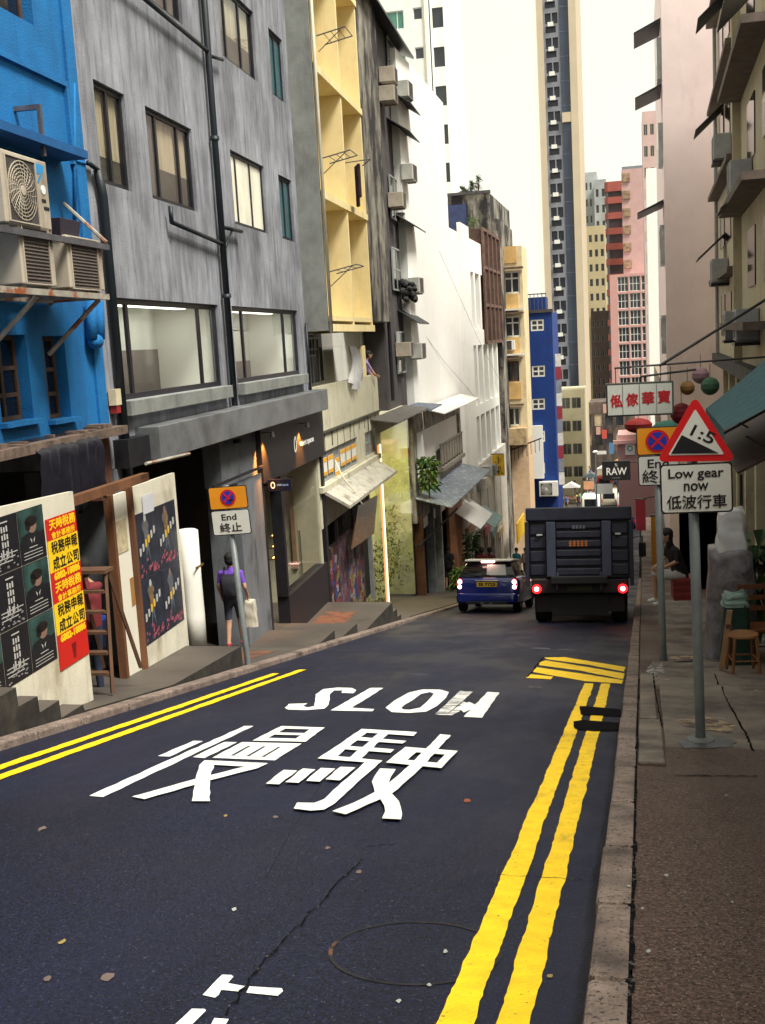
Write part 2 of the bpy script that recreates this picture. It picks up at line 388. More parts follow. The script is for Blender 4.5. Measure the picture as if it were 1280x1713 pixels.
# ------------------------------------------------------------------ painted markings (traced outlines laid on the road)
m_white = M('road_paint_white', (.78, .78, .73), .6, .08, 12, bump=.5, bscale=70, stain=(.40, .40, .40), st_scale=7, st_stretch=(1, .5, 1), st_lo=.56, st_hi=.80, fleck=((.06, .06, .07), 42, .70))
m_worn = M('road_paint_worn', (.74, .74, .69), .6, .08, 6, bump=.3, bscale=70, stain=(.12, .12, .13), st_scale=9, st_stretch=(.4, 2.0, 1), st_lo=.47, st_hi=.56)
m_yel = M('road_paint_yellow', (.90, .57, .005), .6, .14, 9, bump=.5, bscale=60, stain=(.35, .20, .02), st_scale=6, st_stretch=(1, .35, 1), st_lo=.58, st_hi=.80, fleck=((.04, .035, .03), 38, .66))
def jag(pts, seg=.12, amp=.006, rng=random.Random(11)):
    o = []
    for a, b in zip(pts, pts[1:]+pts[:1]):
        L = (b-a).length; n = max(1, int(L/seg))
        for i in range(n):
            p = a.lerp(b, i/n)
            o.append(p + (Vector((rng.uniform(-amp, amp), rng.uniform(-amp, amp), 0)) if i else Vector()))
    return o
class Marks:
    def __init__(s): s.mb = MB(); s.k = 0
    def put(s, pts, o, sc, mi=0, amp=.006):
        h = .004+.0006*s.k; s.k += 1
        P = [on_road(o[0]+x/sc, o[1]+y/sc) for x, y in pts]
        P = [Vector((p.x, p.y, 0)) for p in P]; P = jag(P, amp=amp)
        s.mb.poly([(p.x, p.y, -SLOPE*p.y+h) for p in P], mi)
    def sub(s, q, o, sc, a0, a1, b0, b1, mi=0):
        bl, br, tr, tl = [Vector(p) for p in q]
        f = lambda a, b: (bl*(1-a)+br*a)*(1-b)+(tl*(1-a)+tr*a)*b
        s.put([tuple(f(a0, b0)), tuple(f(a1, b0)), tuple(f(a1, b1)), tuple(f(a0, b1))], o, sc, mi, amp=.003)
    def ring(s, outer, inner, o, sc, mi=0):
        n = len(outer)
        h = .004+.0006*s.k; s.k += 1
        P = [on_road(o[0]+x/sc, o[1]+y/sc) for x, y in outer+inner]
        s.mb.add([(p.x, p.y, -SLOPE*p.y+h) for p in P], [(i, (i+1) % n, n+(i+1) % n, n+i) for i in range(n)], mi)
K = Marks(); o1 = (140, 1205); o2 = (460, 1205)
K.put([(38, 508), (130, 516), (1138, 40), (1075, 40)], o1, 4); K.put([(497, 242), (575, 246), (800, 142), (735, 140)], o1, 4); K.put([(730, 250), (810, 256), (1027, 150), (945, 148)], o1, 4)
q = [(862, 255), (1280, 272), (1460, 160), (1060, 150)]
for r in ((0, 1, 0, .17), (0, 1, .78, 1), (0, .215, .17, .78), (.265, .465, .17, .78), (.515, .715, .17, .78), (.765, 1, .17, .78)): K.sub(q, o1, 4, *r)
q = [(1130, 142), (1485, 150), (1615, 55), (1325, 45)]
for r in ((0, 1, 0, .2), (0, 1, .43, .58), (0, 1, .84, 1), (0, .2, .2, .43), (.74, 1, .2, .43), (0, .2, .58, .84), (.74, 1, .58, .84)): K.sub(q, o1, 4, *r)
K.put([(725, 553), (848, 553), (843, 470), (850, 380), (875, 308), (1085, 320), (1235, 297), (810, 278), (775, 310), (758, 370), (750, 430)], o1, 4)
K.put([(325, 523), (410, 540), (850, 412), (1160, 333), (1235, 299), (1085, 318), (852, 378), (750, 404)], o1, 4)
for p in ([(285, 268), (405, 262), (622, 85), (580, 68)], [(490, 268), (575, 268), (775, 85), (705, 88)], [(555, 88), (580, 68), (952, 90), (928, 116)], [(555, 122), (545, 145), (855, 167), (880, 150)],
          [(470, 183), (458, 205), (775, 230), (800, 207)], [(285, 268), (340, 246), (720, 283), (690, 302)],
          [(610, 290), (720, 285), (640, 355), (520, 465), (400, 575), (330, 615), (240, 622), (128, 608), (150, 568), (265, 570), (330, 545), (450, 430)],
          [(-60, 440), (30, 445), (150, 352), (60, 347)], [(70, 430), (160, 435), (272, 345), (190, 338)], [(210, 422), (300, 428), (405, 340), (310, 335)], [(340, 412), (435, 420), (540, 332), (440, 328)],
          [(1105, 108), (1178, 115), (985, 330), (790, 505), (690, 555), (475, 650), (385, 628), (520, 575), (650, 510), (760, 440), (900, 320)],
          [(705, 340), (810, 345), (765, 430), (775, 500), (830, 560), (848, 620), (845, 685), (718, 678), (740, 630), (715, 560), (670, 500), (650, 430)]): K.put(p, o2, 4)
q = [(745, 300), (1115, 338), (1225, 222), (875, 195)]
for r in ((0, 1, 0, .26), (0, 1, .74, 1), (0, .3, .26, .74), (.84, 1, .26, .74)): K.sub(q, o2, 4, *r)
struct(K.mb.build('slow_characters_marking', m_white))
K = Marks(); o3 = (470, 1140); s3 = 1280/380
K.put([(22, 150), (45, 128), (150, 125), (125, 140), (150, 148), (190, 140), (195, 75), (240, 45), (320, 36), (400, 38), (425, 50), (410, 68), (340, 65), (350, 52), (300, 52), (275, 75), (270, 130), (245, 155), (140, 163), (40, 160)], o3, s3)
K.put([(280, 165), (505, 38), (578, 38), (400, 150), (527, 158), (515, 170)], o3, s3)
K.ring([(590, 150), (640, 110), (720, 65), (800, 47), (900, 48), (947, 62), (930, 95), (880, 140), (820, 172), (720, 180), (625, 175)],
       [(678, 152), (695, 135), (742, 108), (790, 72), (840, 62), (862, 70), (852, 85), (825, 115), (785, 150), (725, 162), (690, 160)], o3, s3)
K.put([(868, 188), (930, 194), (1085, 58), (1010, 55)], o3, s3, 1); K.put([(930, 193), (962, 196), (1072, 135), (1030, 116)], o3, s3, 1)
K.put([(1000, 150), (1030, 178), (1110, 143), (1060, 118)], o3, s3, 0); K.put([(1030, 203), (1135, 208), (1232, 66), (1165, 62)], o3, s3)
struct(K.mb.build('slow_lettering_marking', [m_white, m_worn]))
K = Marks(); o4 = (280, 1610); s4 = 1280/220
K.put([(345, 325), (465, 352), (500, 325), (525, 275), (705, 292), (755, 240), (590, 210), (645, 145), (620, 130), (535, 128), (480, 180)], o4, s4, amp=.003)
K.put([(770, 305), (1075, 335), (1128, 290), (1115, 262), (800, 243)], o4, s4, amp=.003); K.put([(-60, 740), (120, 740), (378, 480), (365, 465), (240, 462), (160, 540)], o4, s4, amp=.003)
K.put([(350, 760), (460, 555), (600, 565), (490, 760)], o4, s4, amp=.003)
struct(K.mb.build('near_characters_marking', m_white))
def strip(mb, x0, x1, y0, y1, h=.004, amp=.008, rng=random.Random(5)):
    n = int((y1-y0)/.045); vs = []; wa = wb = 0
    for i in range(n+1):
        y = y0+(y1-y0)*i/n
        wa = wa*.7+rng.uniform(-amp, amp)*.6; wb = wb*.7+rng.uniform(-amp, amp)*.6; vs += [(x0+wa, y, -SLOPE*y+h), (x1+wb, y, -SLOPE*y+h)]
    mb.add(vs, [(2*i, 2*i+1, 2*i+3, 2*i+2) for i in range(n)])
mb = MB()
for x0, x1 in ((-.715, -.60), (-.52, -.405)): strip(mb, x0, x1, 1.5, 13.1, amp=.007)
struct(mb.build('double_yellow_lines_right', m_yel))
mb = MB(); strip(mb, -4.90, -4.795, 1.5, 13.7); strip(mb, -4.685, -4.58, 1.5, 14.2)
struct(mb.build('double_yellow_lines_left', m_yel))
K = Marks(); o5 = (870, 1080)
for p in ([(255, 130), (480, 126), (1130, 232), (1115, 280), (700, 203), (300, 150)], [(215, 182), (275, 160), (690, 227), (1115, 300), (1105, 363), (640, 270), (200, 212)],
          [(135, 285), (180, 235), (700, 310), (1105, 374), (1095, 412), (700, 385), (480, 345)], [(60, 350), (110, 310), (355, 335), (330, 365)]): K.put(p, o5, 6.4, amp=.01)
struct(K.mb.build('yellow_drain_box_marking', m_yel))
K = Marks(); K.k = 6
for p in ([(640, 655), (690, 655), (1080, 690), (1075, 765), (840, 755), (650, 745)], [(570, 820), (660, 805), (1080, 835), (1075, 915), (800, 925), (590, 900)]): K.put(p, o5, 6.4, amp=.012)
struct(K.mb.build('black_tar_patches', M('tar', (.004, .004, .005), .9, .2, spec=.05)))
# manhole ring, cracks, seams and litter on the road
mb = MB(); cxy = (-.93, 4.06)
for r0, r1, h in ((.335, .352, .003),):
    n = 64; vs = []
    for k in range(n):
        t = 2*math.pi*k/n
        for r in (r0, r1):
            x, y = cxy[0]+r*math.cos(t), cxy[1]+r*1.0*math.sin(t); vs.append((x, y, -SLOPE*y+h))
    mb.add(vs, [(2*i, 2*i+1, 2*((i+1) % n)+1, 2*((i+1) % n)) for i in range(n)])
struct(mb.build('manhole_ring', M('rusty_rim', (.018, .017, .019), .7, .5, 9, stain=(.12, .055, .03), st_scale=3, st_stretch=(1, 1, 1), st_lo=.60, st_hi=.66, spec=.2)))
def crack(mb, pts, w, h=.003, rng=random.Random(9), seg=10):
    P = [on_road(u, v) for u, v in pts]; Q = []
    for a, b in zip(P, P[1:]):
        for i in range(seg): Q.append(a.lerp(b, i/seg)+Vector((rng.uniform(-.012, .012), rng.uniform(-.012, .012), 0)))
    Q.append(P[-1]); vs = []
    for i, p in enumerate(Q):
        t = (Q[min(i+1, len(Q)-1)]-Q[max(0, i-1)]); t.z = 0; t.normalize(); nn = Vector((-t.y, t.x, 0)); ww = w*rng.uniform(.3, 1.3)*.5
        for sg in (-1, 1): x = p+nn*ww*sg; vs.append((x.x, x.y, -SLOPE*x.y+h))
    mb.add(vs, [(2*i, 2*i+1, 2*i+3, 2*i+2) for i in range(len(Q)-1)])
mb = MB(); crack(mb, [(380, 1700), (430, 1625), (520, 1530), (605, 1440)], .010, h=.010); crack(mb, [(835, 1464), (925, 1470), (1005, 1475)], .006, h=.006)
crack(mb, [(612, 1416), (662, 1413)], .006); crack(mb, [(882, 1133), (910, 1100)], .03, h=.008)
crack(mb, [(440, 1470), (660, 1120)], .003)
struct(mb.build('road_cracks', M('crack', (.006, .006, .007), .95, .3, 20, spec=.03, stain=(.10, .09, .085), st_scale=25, st_stretch=(1, 1, 1), st_lo=.55, st_hi=.66)))
mb = MB()
for u, v, w in ((905, 1085, .25), (950, 1087, .22), (893, 1150, .13), (815, 1085, .1), (815, 1112, .05), (700, 1128, .12), (860, 1075, .06)):
    crack(mb, [(u-14, v-1), (u+14, v+1)], w*.6, h=.003, seg=4)
struct(mb.build('paint_remnants', M('faded_paint', (.16, .16, .18), .6, .4, 20, stain=(.04, .04, .05), st_scale=14, st_stretch=(1, 1, 1), st_lo=.42, st_hi=.56)))
mb = MB(); rng = random.Random(21)
for u, v, s, mi in ((70, 1388, .03, 0), (180, 1637, .035, 0), (105, 1578, .02, 1), (783, 1342, .03, 2), (462, 1368, .02, 0), (378, 1366, .015, 1), (548, 1420, .02, 0), (600, 1460, .02, 0), (392, 1523, .015, 3), (718, 1650, .012, 3),
                    (745, 1594, .012, 3), (668, 1677, .012, 3), (1085, 1598, .012, 3), (1052, 1488, .013, 3), (1115, 1470, .012, 3), (1215, 1335, .014, 3), (1075, 1526, .008, 3), (80, 1640, .02, 0), (1225, 1515, .008, 3), (920, 1635, .015, 1)):
    p = on_road(u, v, .113 if u > 1045 else 0); hh = .13 if u > 1045 else .006
    n = 7; a0 = rng.uniform(0, 6)
    mb.poly([(p.x+s*math.cos(a0+2*math.pi*k/n)*rng.uniform(.5, 1.1), p.y+1.3*s*math.sin(a0+2*math.pi*k/n)*rng.uniform(.5, 1), -SLOPE*p.y+hh+(.004 if mi == 2 else 0)+rng.uniform(0, .003)) for k in range(n)], mi)
o = mb.build('litter', [M('dead_leaf', (.12, .085, .075), .8), M('yellow_leaf', (.22, .16, .05), .8), M('orange_leaf', (.22, .06, .02), .8), M('gum_spot', (.30, .30, .29), .8)]); o['kind'] = 'stuff'

# worn paint, damp concrete and cracks on the right pavement
def hR(x, y):
    for x0, x1, y0, y1, h0, h1 in ((.14, 1.9, 8.3, 11.6, .117, .20), (.105, 2.6, 11.65, 14.3, .125, .17), (.30, 2.7, 14.34, 22, .15, .62), (-.06, .13, 7.55, 9.6, .14, .125), (-.055, .1, 9.62, 12.9, .135, .16)):
        if x0 <= x <= x1 and y0 <= y <= y1: return h0+(h1-h0)*(y-y0)/(y1-y0)
    return .112
def onR_(u, v):
    h = .12
    for _ in range(4): p = on_road(u, v, h); h = hR(p.x, p.y)
    return p
def patch(mb, pts, h, mi=0, rng=random.Random(4)):
    P = [onR_(u, v) for u, v in pts]; Q = jag([Vector((p.x, p.y, 0)) for p in P], .06, .018); hs_ = max(hR(p.x, p.y) for p in Q)
    mb.poly([(p.x, p.y, -SLOPE*p.y+hR(p.x, p.y)+.004) for p in Q], mi)
mb = MB()
patch(mb, [(1130, 1206), (1178, 1198), (1228, 1212), (1222, 1226), (1186, 1222), (1150, 1216)], .212, 0); patch(mb, [(1082, 1116), (1108, 1110), (1112, 1128), (1094, 1138), (1084, 1132)], .186, 1)
patch(mb, [(1135, 1240), (1178, 1226), (1232, 1240), (1222, 1252), (1145, 1252)], .150, 2)
patch(mb, [(1122, 1096), (1165, 1090), (1180, 1094), (1170, 1100), (1126, 1102)], .196, 0)
struct(mb.build('pavement_stains', [M('worn_tan_paint', (.34, .25, .16), .8, .4, 12, stain=(.10, .07, .055), st_scale=9, st_stretch=(1, 1, 1), st_lo=.46, st_hi=.54), M('chalky_white', (.34, .33, .32), .8, .3, 9, stain=(.12, .10, .09), st_scale=8, st_stretch=(1, 1, 1), st_lo=.45, st_hi=.55), M('damp_concrete', (.075, .085, .10), .4, .4, 6)]))
mb = MB()
def crackR(pts, w, h):
    P = [onR_(u, v) for u, v in pts]; vs = []; rng = random.Random(int(pts[0][0])); Q = []
    for a, b in zip(P, P[1:]):
        for i in range(12): Q.append(a.lerp(b, i/12)+Vector((rng.uniform(-.006, .006), rng.uniform(-.01, .01), 0)))
    for i, p in enumerate(Q):
        t = Q[min(i+1, len(Q)-1)]-Q[max(0, i-1)]; n = Vector((-t.y, t.x, 0)).normalized()*w*rng.uniform(.3, 1.2)*.5
        for s_ in (1, -1): x = p+n*s_; vs.append((x.x, x.y, -SLOPE*x.y+hR(x.x, x.y)+.007))
    mb.add(vs, [(2*i, 2*i+1, 2*i+3, 2*i+2) for i in range(len(Q)-1)])
crackR([(1196, 1128), (1215, 1170), (1246, 1225), (1262, 1260)], .018, .20); crackR([(1092, 1130), (1100, 1180), (1108, 1220)], .018, .17); crackR([(1060, 1430), (1061, 1340), (1064, 1250), (1068, 1130)], .03, .122); crackR([(1050, 1713), (1056, 1560), (1060, 1430)], .028, .122); crackR([(1128, 1108), (1280, 1100)], .07, .19); crackR([(1130, 1298), (1280, 1300)], .03, .12)
struct(mb.build('pavement_cracks', M('crack', (.008, .008, .010))))
# ------------------------------------------------------------------ left side, near: blue and grey buildings
YL = -.0468; NL = Vector((math.cos(YL), -math.sin(YL), 0)); DL = Vector((math.sin(YL), math.cos(YL), 0))
def FLp(s, c=-5.85, z=None):
    p = NL*c + DL*s; p.z = road_z(p.y) if z is None else z; return Fr(p, YL)
m_blue = M('blue_plaster', (.004, .135, .37), .85, .16, 2.5, bump=.5, bscale=45, stain=(.004, .065, .20), st_scale=1.6, st_stretch=(1.6, 1, .25), st_lo=.50, st_hi=.76, fleck=((.05, .10, .16), 16, .71))
m_dark = M('dark_void', (.006, .006, .008), .9, .3)  # near-black stands in for the shade inside open shops and doorways
m_black = M('black_metal', (.012, .012, .016), .45, .3, 5, bump=.05)
m_steel = M('grey_steel', (.10, .10, .115), .5, .3, 5, metal=.3)
m_rust = M('rusted_steel', (.30, .28, .24), .6, .3, 4, stain=(.25, .07, .02), st_scale=3, st_stretch=(1, 1, 1), st_lo=.52, st_hi=.6)
m_brown = M('brown_frame', (.09, .055, .035), .6, .3, 5)
m_wood = M('brown_wood', (.13, .055, .025), .7, .35, 6, (1, 1, .15), bump=.2)
def loc_things(fr): return fr.o
fB = FLp(9.0)
bd = thing('blue_building', 'bright blue plastered old building at the left edge with deep dark windows', 'building', fB.o, fB.rot)
S1 = FLp(9.0).sz(179.5, 706)[0]-.01
wt = fB.rect(-20, 0, 56, 33); wt = (wt[0]-.5, wt[1], wt[2], wt[2]+1.4)
wa = fB.rect(-20, 235, 77, 330); w1 = fB.rect(-12, 560, 57, 700); w2 = fB.rect(70, 562, 120, 697)
mb = MB(); zt = 10.5
zledge = fB.sz(100, 728)[1]
holes = [wt[:4]+(.16,), wa[:4]+(.25,), w1[:4]+(.17,), w2[:4]+(.17,)]
g1 = (-1.6, fB.sz(172, 740)[0], .0, zledge-.12, 1.6)
zb = g1[3]; grid_wall(mb, -4, S1, zb, zt, holes); shell(mb, -4, S1, zb, zt, 8)
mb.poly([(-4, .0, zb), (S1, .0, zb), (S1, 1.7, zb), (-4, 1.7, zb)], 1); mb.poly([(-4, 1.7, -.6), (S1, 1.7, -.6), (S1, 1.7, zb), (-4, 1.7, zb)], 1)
mb.box(S1-.35, S1-.005, .0, .5, fB.sz(176, 836)[1], zb-.003, 2); mb.box(-4, -1.7, 0, .5, -.6, zb-.003, 2)
mb.build('wall', [m_blue, m_dark, M('old_orange_plaster', (.13, .05, .03), .8, .4, 4, stain=(.04, .03, .03), st_scale=2, st_stretch=(1, 1, .4))], bd)
g_dk = GLASS('dark_glass', (.010, .009, .012))
for h, bars, hb in ((wt, (.55,), ()), (wa, (.5, .75), (.6,)), (w1, (.5,), (.3, .62)), (w2, (.5,), (.3, .6))):
    window(bd, h, m_brown, g_dk, bars, hb, y=.13 if h in (w1, w2) else .12, t=.045)
mb = MB()
for a, b in ((w1, 0), (w2, 0)): mb.box(a[0]-.05, a[1]+.06, -.09, 0, a[2]-.05, a[2])
mb.build('sill', m_blue, bd)
# hood above the upper window, moulding frame, ledge, pipes
p = fB.sz(0, 218); q = fB.sz(98, 246); mb = MB(); mb.box(-.5, q[0], -.35, 0, wa[3]+.02, wa[3]+.11); mb.build('window_hood', M('blue_dark_trim', (.005, .08, .24), .8), bd)
c1 = fB.sz(107, 142); mb = MB(); mb.box(-2, c1[0], -.05, 0, c1[1]-.03, c1[1]+.03); mb.box(c1[0]-.04, c1[0]+.02, -.05, 0, fB.sz(118, 275)[1], c1[1]-.03); mb.box(c1[0]+.06, S1, -.035, 0, zledge+.02, zt-.5); mb.build('moulding', m_blue, bd)
mb = MB(); mb.box(-2, S1-.02, -.28, 0, zledge-.10, zledge); rng = random.Random(4)
for i in range(34):
    x = rng.uniform(-1, S1-.1); mb.box(x, x+rng.uniform(.04, .15), -rng.uniform(.1, .27), -.01, zledge, zledge+rng.uniform(.01, .06))
mb.build('ledge', M('crumbled_ledge', (.13, .09, .07), .9, .5, 12, stain=(.02, .02, .02), st_scale=6, st_stretch=(1, 1, 1)), bd)
mb = MB()
for u in (139, 152): a = fB.sz(u, 505); b = fB.sz(u+2, 568); mb.tube([(a[0], -.1, a[1]), (b[0], -.1, b[1])], .065, 12)
b = fB.sz(147, 572); mb.ell((b[0], -.1, b[1]), .13, .09, .09); mb.build('soil_pipe', m_blue, bd, smooth=True)
mb = MB(); a = fB.sz(120, 140); b = fB.sz(123, 372); mb.tube([(a[0], -.03, a[1]), (b[0]-.02, -.03, b[1])], .02); a = fB.sz(118, 268); b = fB.sz(150, 278); mb.tube([(a[0], -.04, a[1]), (b[0], -.04, b[1])], .016); mb.build('conduit', m_blue, bd, smooth=True)
a = fB.sz(22, 178); b = fB.sz(42, 268); mb = MB(); mb.box(a[0], a[0]+.05, -.3, -.26, b[1], a[1]); mb.box(a[0], a[0]+.05, -.27, 0, a[1]-.05, a[1]); mb.build('steel_post', m_steel, bd)

# black tarpaulin hung under the ledge
r = fB.rect(52, 735, 174, 828, -.3); mb = MB(); n = 22; k = 12; rng = random.Random(8); vs = []
for j in range(k+1):
    for i in range(n+1):
        t = j/k; x = r[0]+.1+(r[1]-r[0]-.1)*i/n + .04*t*math.sin(i*.8)
        y = -.02-.32*min(1, t*3.0) + .05*math.sin(i*1.9+t*2)*t + rng.uniform(-.012, .012)
        z = r[3]-.03-(r[3]-r[2])*(.12*min(1, t*3)+.88*max(0, (t-.3)/.7))*(1+.10*math.sin(i*.55+1)) ; vs.append((x, y, z))
mb.add(vs, [(j*(n+1)+i, j*(n+1)+i+1, (j+1)*(n+1)+i+1, (j+1)*(n+1)+i) for j in range(k) for i in range(n)])
o = mb.build('tarpaulin', M('black_plastic', (.012, .012, .018), .38, .3, 5, spec=.3), smooth=True); o.location = fB.o; o.rotation_euler = (0, 0, fB.rot)
tag(o, 'crumpled black plastic tarpaulin hanging under the ledge of the blue building', 'tarpaulin')

# steel shelves carrying the air conditioners
def shelf(v0, lab, mat, u1=183, dep=.72, struts=()):
    x1, z = fB.sz(u1, v0, -dep); th = thing('steel_shelf', lab, 'shelf', fB.W(x1-1, 0, z), fB.rot)
    mb = MB(); mb.box(-3.2, 1.0, -dep, -dep+.05, -.06, .0); mb.box(-3.2, 1.0, -.08, -.03, -.06, 0)
    for x in (-3.1, -2.2, -1.3, -.4, .5, .95): mb.box(x, x+.05, -dep+.05, -.08, -.055, -.005)
    mb.build('frame', mat, th)
    for x in (-2.0, -.55, .85): MB().tube([(x, -dep+.06, -.06), (x-.02, -.02, -.62)], .026, 6).build('bracket', mat, th)
    return th, x1, z
sh1, sx1, sz1 = shelf(409, 'dark upper steel shelf bracketed to the blue wall under the fan unit', m_steel)
sh2, sx2, sz2 = shelf(492, 'rust streaked lower shelf on diagonal brackets below two air conditioners', m_rust)
mb = MB(); a = fB.sz(114, 340, -.1); b = fB.sz(181, 402, -.70); mb.tube([(a[0]-sx1+1, -.05, a[1]-sz1), (.98, -.70, .02)], .022, 6); mb.build('tie_bar', m_rust, sh1)
m_ac = M('ac_cream_metal', (.42, .37, .30), .55, .12, 4, bump=.05, stain=(.20, .16, .12), st_scale=2, st_stretch=(1, 1, .3), st_lo=.5, st_hi=.75)
m_acg = M('ac_grille', (.05, .045, .045), .5, .2)
def ac_unit(fr, r, dep, d, lab, fan=True, group='air conditioners on the blue wall', logo=None, name='air_conditioner', mats=None):
    """outdoor unit: front face at depth -dep, box d deep. r = (x0,x1,z0,z1)"""
    x0, x1, z0, z1 = r; w, h = x1-x0, z1-z0; ma = mats or m_ac
    t = thing(name, lab, 'air conditioner', fr.W(x0, -dep, z0), fr.rot, group)
    b = MB(); b.box(0, w, .012, d, .04, h); b.box(.05, .12, .05, d-.05, 0, .04); b.box(w-.12, w-.05, .05, d-.05, 0, .04)
    b.build('cabinet', ma, t, bevel=.012)
    gw = w*.62 if fan else w*.74; gx = w*.08; R = min(gw, h*.86)/2; cx, cz = gx+gw/2, h*.5+.01
    g = MB(); g.box(gx, gx+gw, .008, .016, cz-R*1.04, cz+R*1.04); g.build('grille_recess', m_acg, t)
    g = MB()
    if fan:
        for k in range(1, 9): rr = R*k/8.3; g.lathe([(rr-.004, -.004), (rr+.004, -.004), (rr+.004, .004)], (cx, .0, cz), 28, axis='y')
        for k in range(22):
            a = 2*math.pi*k/22; g.tube([(cx+.15*R*math.cos(a), .001, cz+.15*R*math.sin(a)), (cx+.62*R*math.cos(a+.35), -.004, cz+.62*R*math.sin(a+.35)), (cx+R*math.cos(a+.5), .004, cz+R*math.sin(a+.5))], .0035, 4)
        g.lathe([(0, -.012), (.16*R, -.01), (.17*R, .004)], (cx, 0, cz), 16, axis='y')
        g.build('fan_guard', ma, t)
    else:
        n = 16
        for k in range(n): z = cz-R*1.0+2*R*k/(n-1); g.box(gx+.01, gx+gw-.01, -.002, .008, z-.006, z+.006)
        g.build('louvre', M('ac_louvre', (.14, .11, .10), .6, .2), t)
    f = MB(); e = .012
    f.box(gx-.02, gx, -.004, .012, cz-R*1.08, cz+R*1.08); f.box(gx+gw, gx+gw+.02, -.004, .012, cz-R*1.08, cz+R*1.08); f.box(gx, gx+gw, -.004, .012, cz+R*1.04, cz+R*1.08); f.box(gx, gx+gw, -.004, .012, cz-R*1.08, cz-R*1.04)
    f.build('grille_frame', ma, t)
    if logo: logo(t, gx+gw+.02, w, h)
    return t
def logo_tri(t, x0, w, h):
    c = (x0+w)/2; b = MB(); b.poly([(x0+.02, .009, h*.80), (x0+.07, .009, h*.80), (w-.05, .009, h*.93), (x0+.02, .009, h*.95)]); b.poly([(x0+.02, .0085, h*.68), (x0+.06, .0085, h*.68), (w-.06, .0085, h*.90), (w-.11, .0085, h*.90)])
    b.build('logo', M('logo_blue', (.03, .25, .55), .5), t)
    b = MB(); b.lathe([(0, .006), (.045, .006), (.045, .012)], (c+.01, 0, h*.60), 16, axis='y'); b.build('sticker', M('sticker_white', (.7, .75, .8), .5), t)
    b = MB(); b.box(c-.04, c+.04, .006, .012, h*.43, h*.47); b.box(c-.01, w-.03, .006, .012, h*.33, h*.37); b.build('handle_slot', m_black, t)
def logo_dia(t, x0, w, h):
    c = (x0+w)/2; b = MB(); s = .020
    for (dx, dz, a) in ((0, s*.9, 90), (-s*.8, -s*.5, 210), (s*.8, -s*.5, 330)):
        R = math.radians(a); u = Vector((math.cos(R), 0, math.sin(R)))*s; v = Vector((-math.sin(R), 0, math.cos(R)))*s*.5; o_ = Vector((c+dx*.5, .008, h*.80+dz*.5)); b.poly([o_, o_+u+v, o_+u*2, o_+u-v])
    b.build('logo', M('logo_red', (.5, .02, .02), .5), t)
def logo_green(t, x0, w, h):
    b = MB(); b.box(w-.10, w-.02, .006, .011, h*.78, h*.80); b.box(w-.10, w-.02, .006, .011, h*.74, h*.76); b.box(w-.10, w-.02, .006, .011, h*.70, h*.72); b.build('sticker', M('sticker_green', (.02, .15, .08), .5), t)
r1 = fB.rect(4, 268, 90, 388, -.70); r1 = (r1[0]-.02, r1[1], sz1+.002, sz1+.70)
ac_unit(fB, r1, .70, .34, 'cream unit with one round fan guard, on the upper shelf of the blue wall', True, logo=logo_tri)
r2 = fB.rect(34, 400, 97, 470, -.68); ac_unit(fB, (r2[0], r2[1], sz2+.002, sz2+.62), .68, .36, 'left of the two louvred cream units on the lower shelf', False, logo=logo_green)
r3 = fB.rect(114, 415, 178, 485, -.68); ac_unit(fB, (r3[0], r3[1], sz2+.002, sz2+.58), .68, .36, 'right of the two louvred cream units, beside the corner of the grey building', False, logo=logo_dia)
a = fB.rect(95, 362, 128, 392, -.6); mb = MB(); w, h = a[1]-a[0], .2
mb.add([(0, 0, 0), (w, 0, 0), (w, .25, 0), (0, .25, 0), (-.03, -.03, h), (w+.03, -.03, h), (w+.03, .28, h), (-.03, .28, h), (0, 0, h), (w, 0, h), (w, .25, h), (0, .25, h), (0, 0, .1), (w, 0, .1), (w, .25, .1), (0, .25, .1)],
       [(0, 3, 2, 1), (0, 1, 5, 4), (1, 2, 6, 5), (2, 3, 7, 6), (3, 0, 4, 7), (4, 5, 9, 8), (5, 6, 10, 9), (6, 7, 11, 10), (7, 4, 8, 11), (8, 9, 13, 12), (9, 10, 14, 13), (10, 11, 15, 14), (11, 8, 12, 15), (12, 13, 14, 15)])
o = mb.build('planter', M('planter_plastic', (.03, .025, .04), .5), bevel=.005); o.location = fB.W(a[0], -.62, sz1+.002); o.rotation_euler = (0, 0, fB.rot); tag(o, 'small dark planter box on the upper shelf beside the fan unit', 'planter')

# ------------------------------------------------------------------ grey building
fG = FLp(12.95)
m_conc = M('weathered_concrete', (.24, .25, .285), .88, .50, .9, (1.2, 1, .8), bump=.5, bscale=45, stain=(.055, .048, .066), st_scale=3.6, st_stretch=(1.8, 1, .22), st_lo=.46, st_hi=.70, st_max=.72, stain2=((.42, .43, .45), 6.5, (2.6, 1, .11), .55, .72, .60), fleck=((.06, .055, .07), 9, .68))
m_conc2 = M('plain_concrete', (.20, .21, .20), .85, .2, 3, bump=.3, stain=(.10, .10, .10), st_scale=2, st_stretch=(1, 1, .3), st_lo=.5, st_hi=.75)
gr = thing('grey_building', 'weathered grey concrete building with streaked walls and black framed windows', 'building', fG.o, fG.rot)
m_bf = M('black_window_frame', (.010, .009, .014), .4, .2)
GW = {}
for k, rc in dict(A=(155, 131, 222, 321), B=(242, 172, 331, 355), C=(384, 242, 449, 391), D=(465, 285, 494, 405)).items():
    GW[k] = fG.rect(*rc)
z0, z1 = GW['A'][2], GW['A'][3]
for k in GW: GW[k] = (GW[k][0], GW[k][1], z0, z1)
dz = fG.sz(374, 94)[1]-z0
big1 = fG.rect(188, 497, 375, 645); big2 = fG.rect(388, 519, 505, 632); big2 = (big2[0], big2[1], big1[2], big1[3])
SG1 = FLp(12.95).sz(553, 1005)[0]-.45
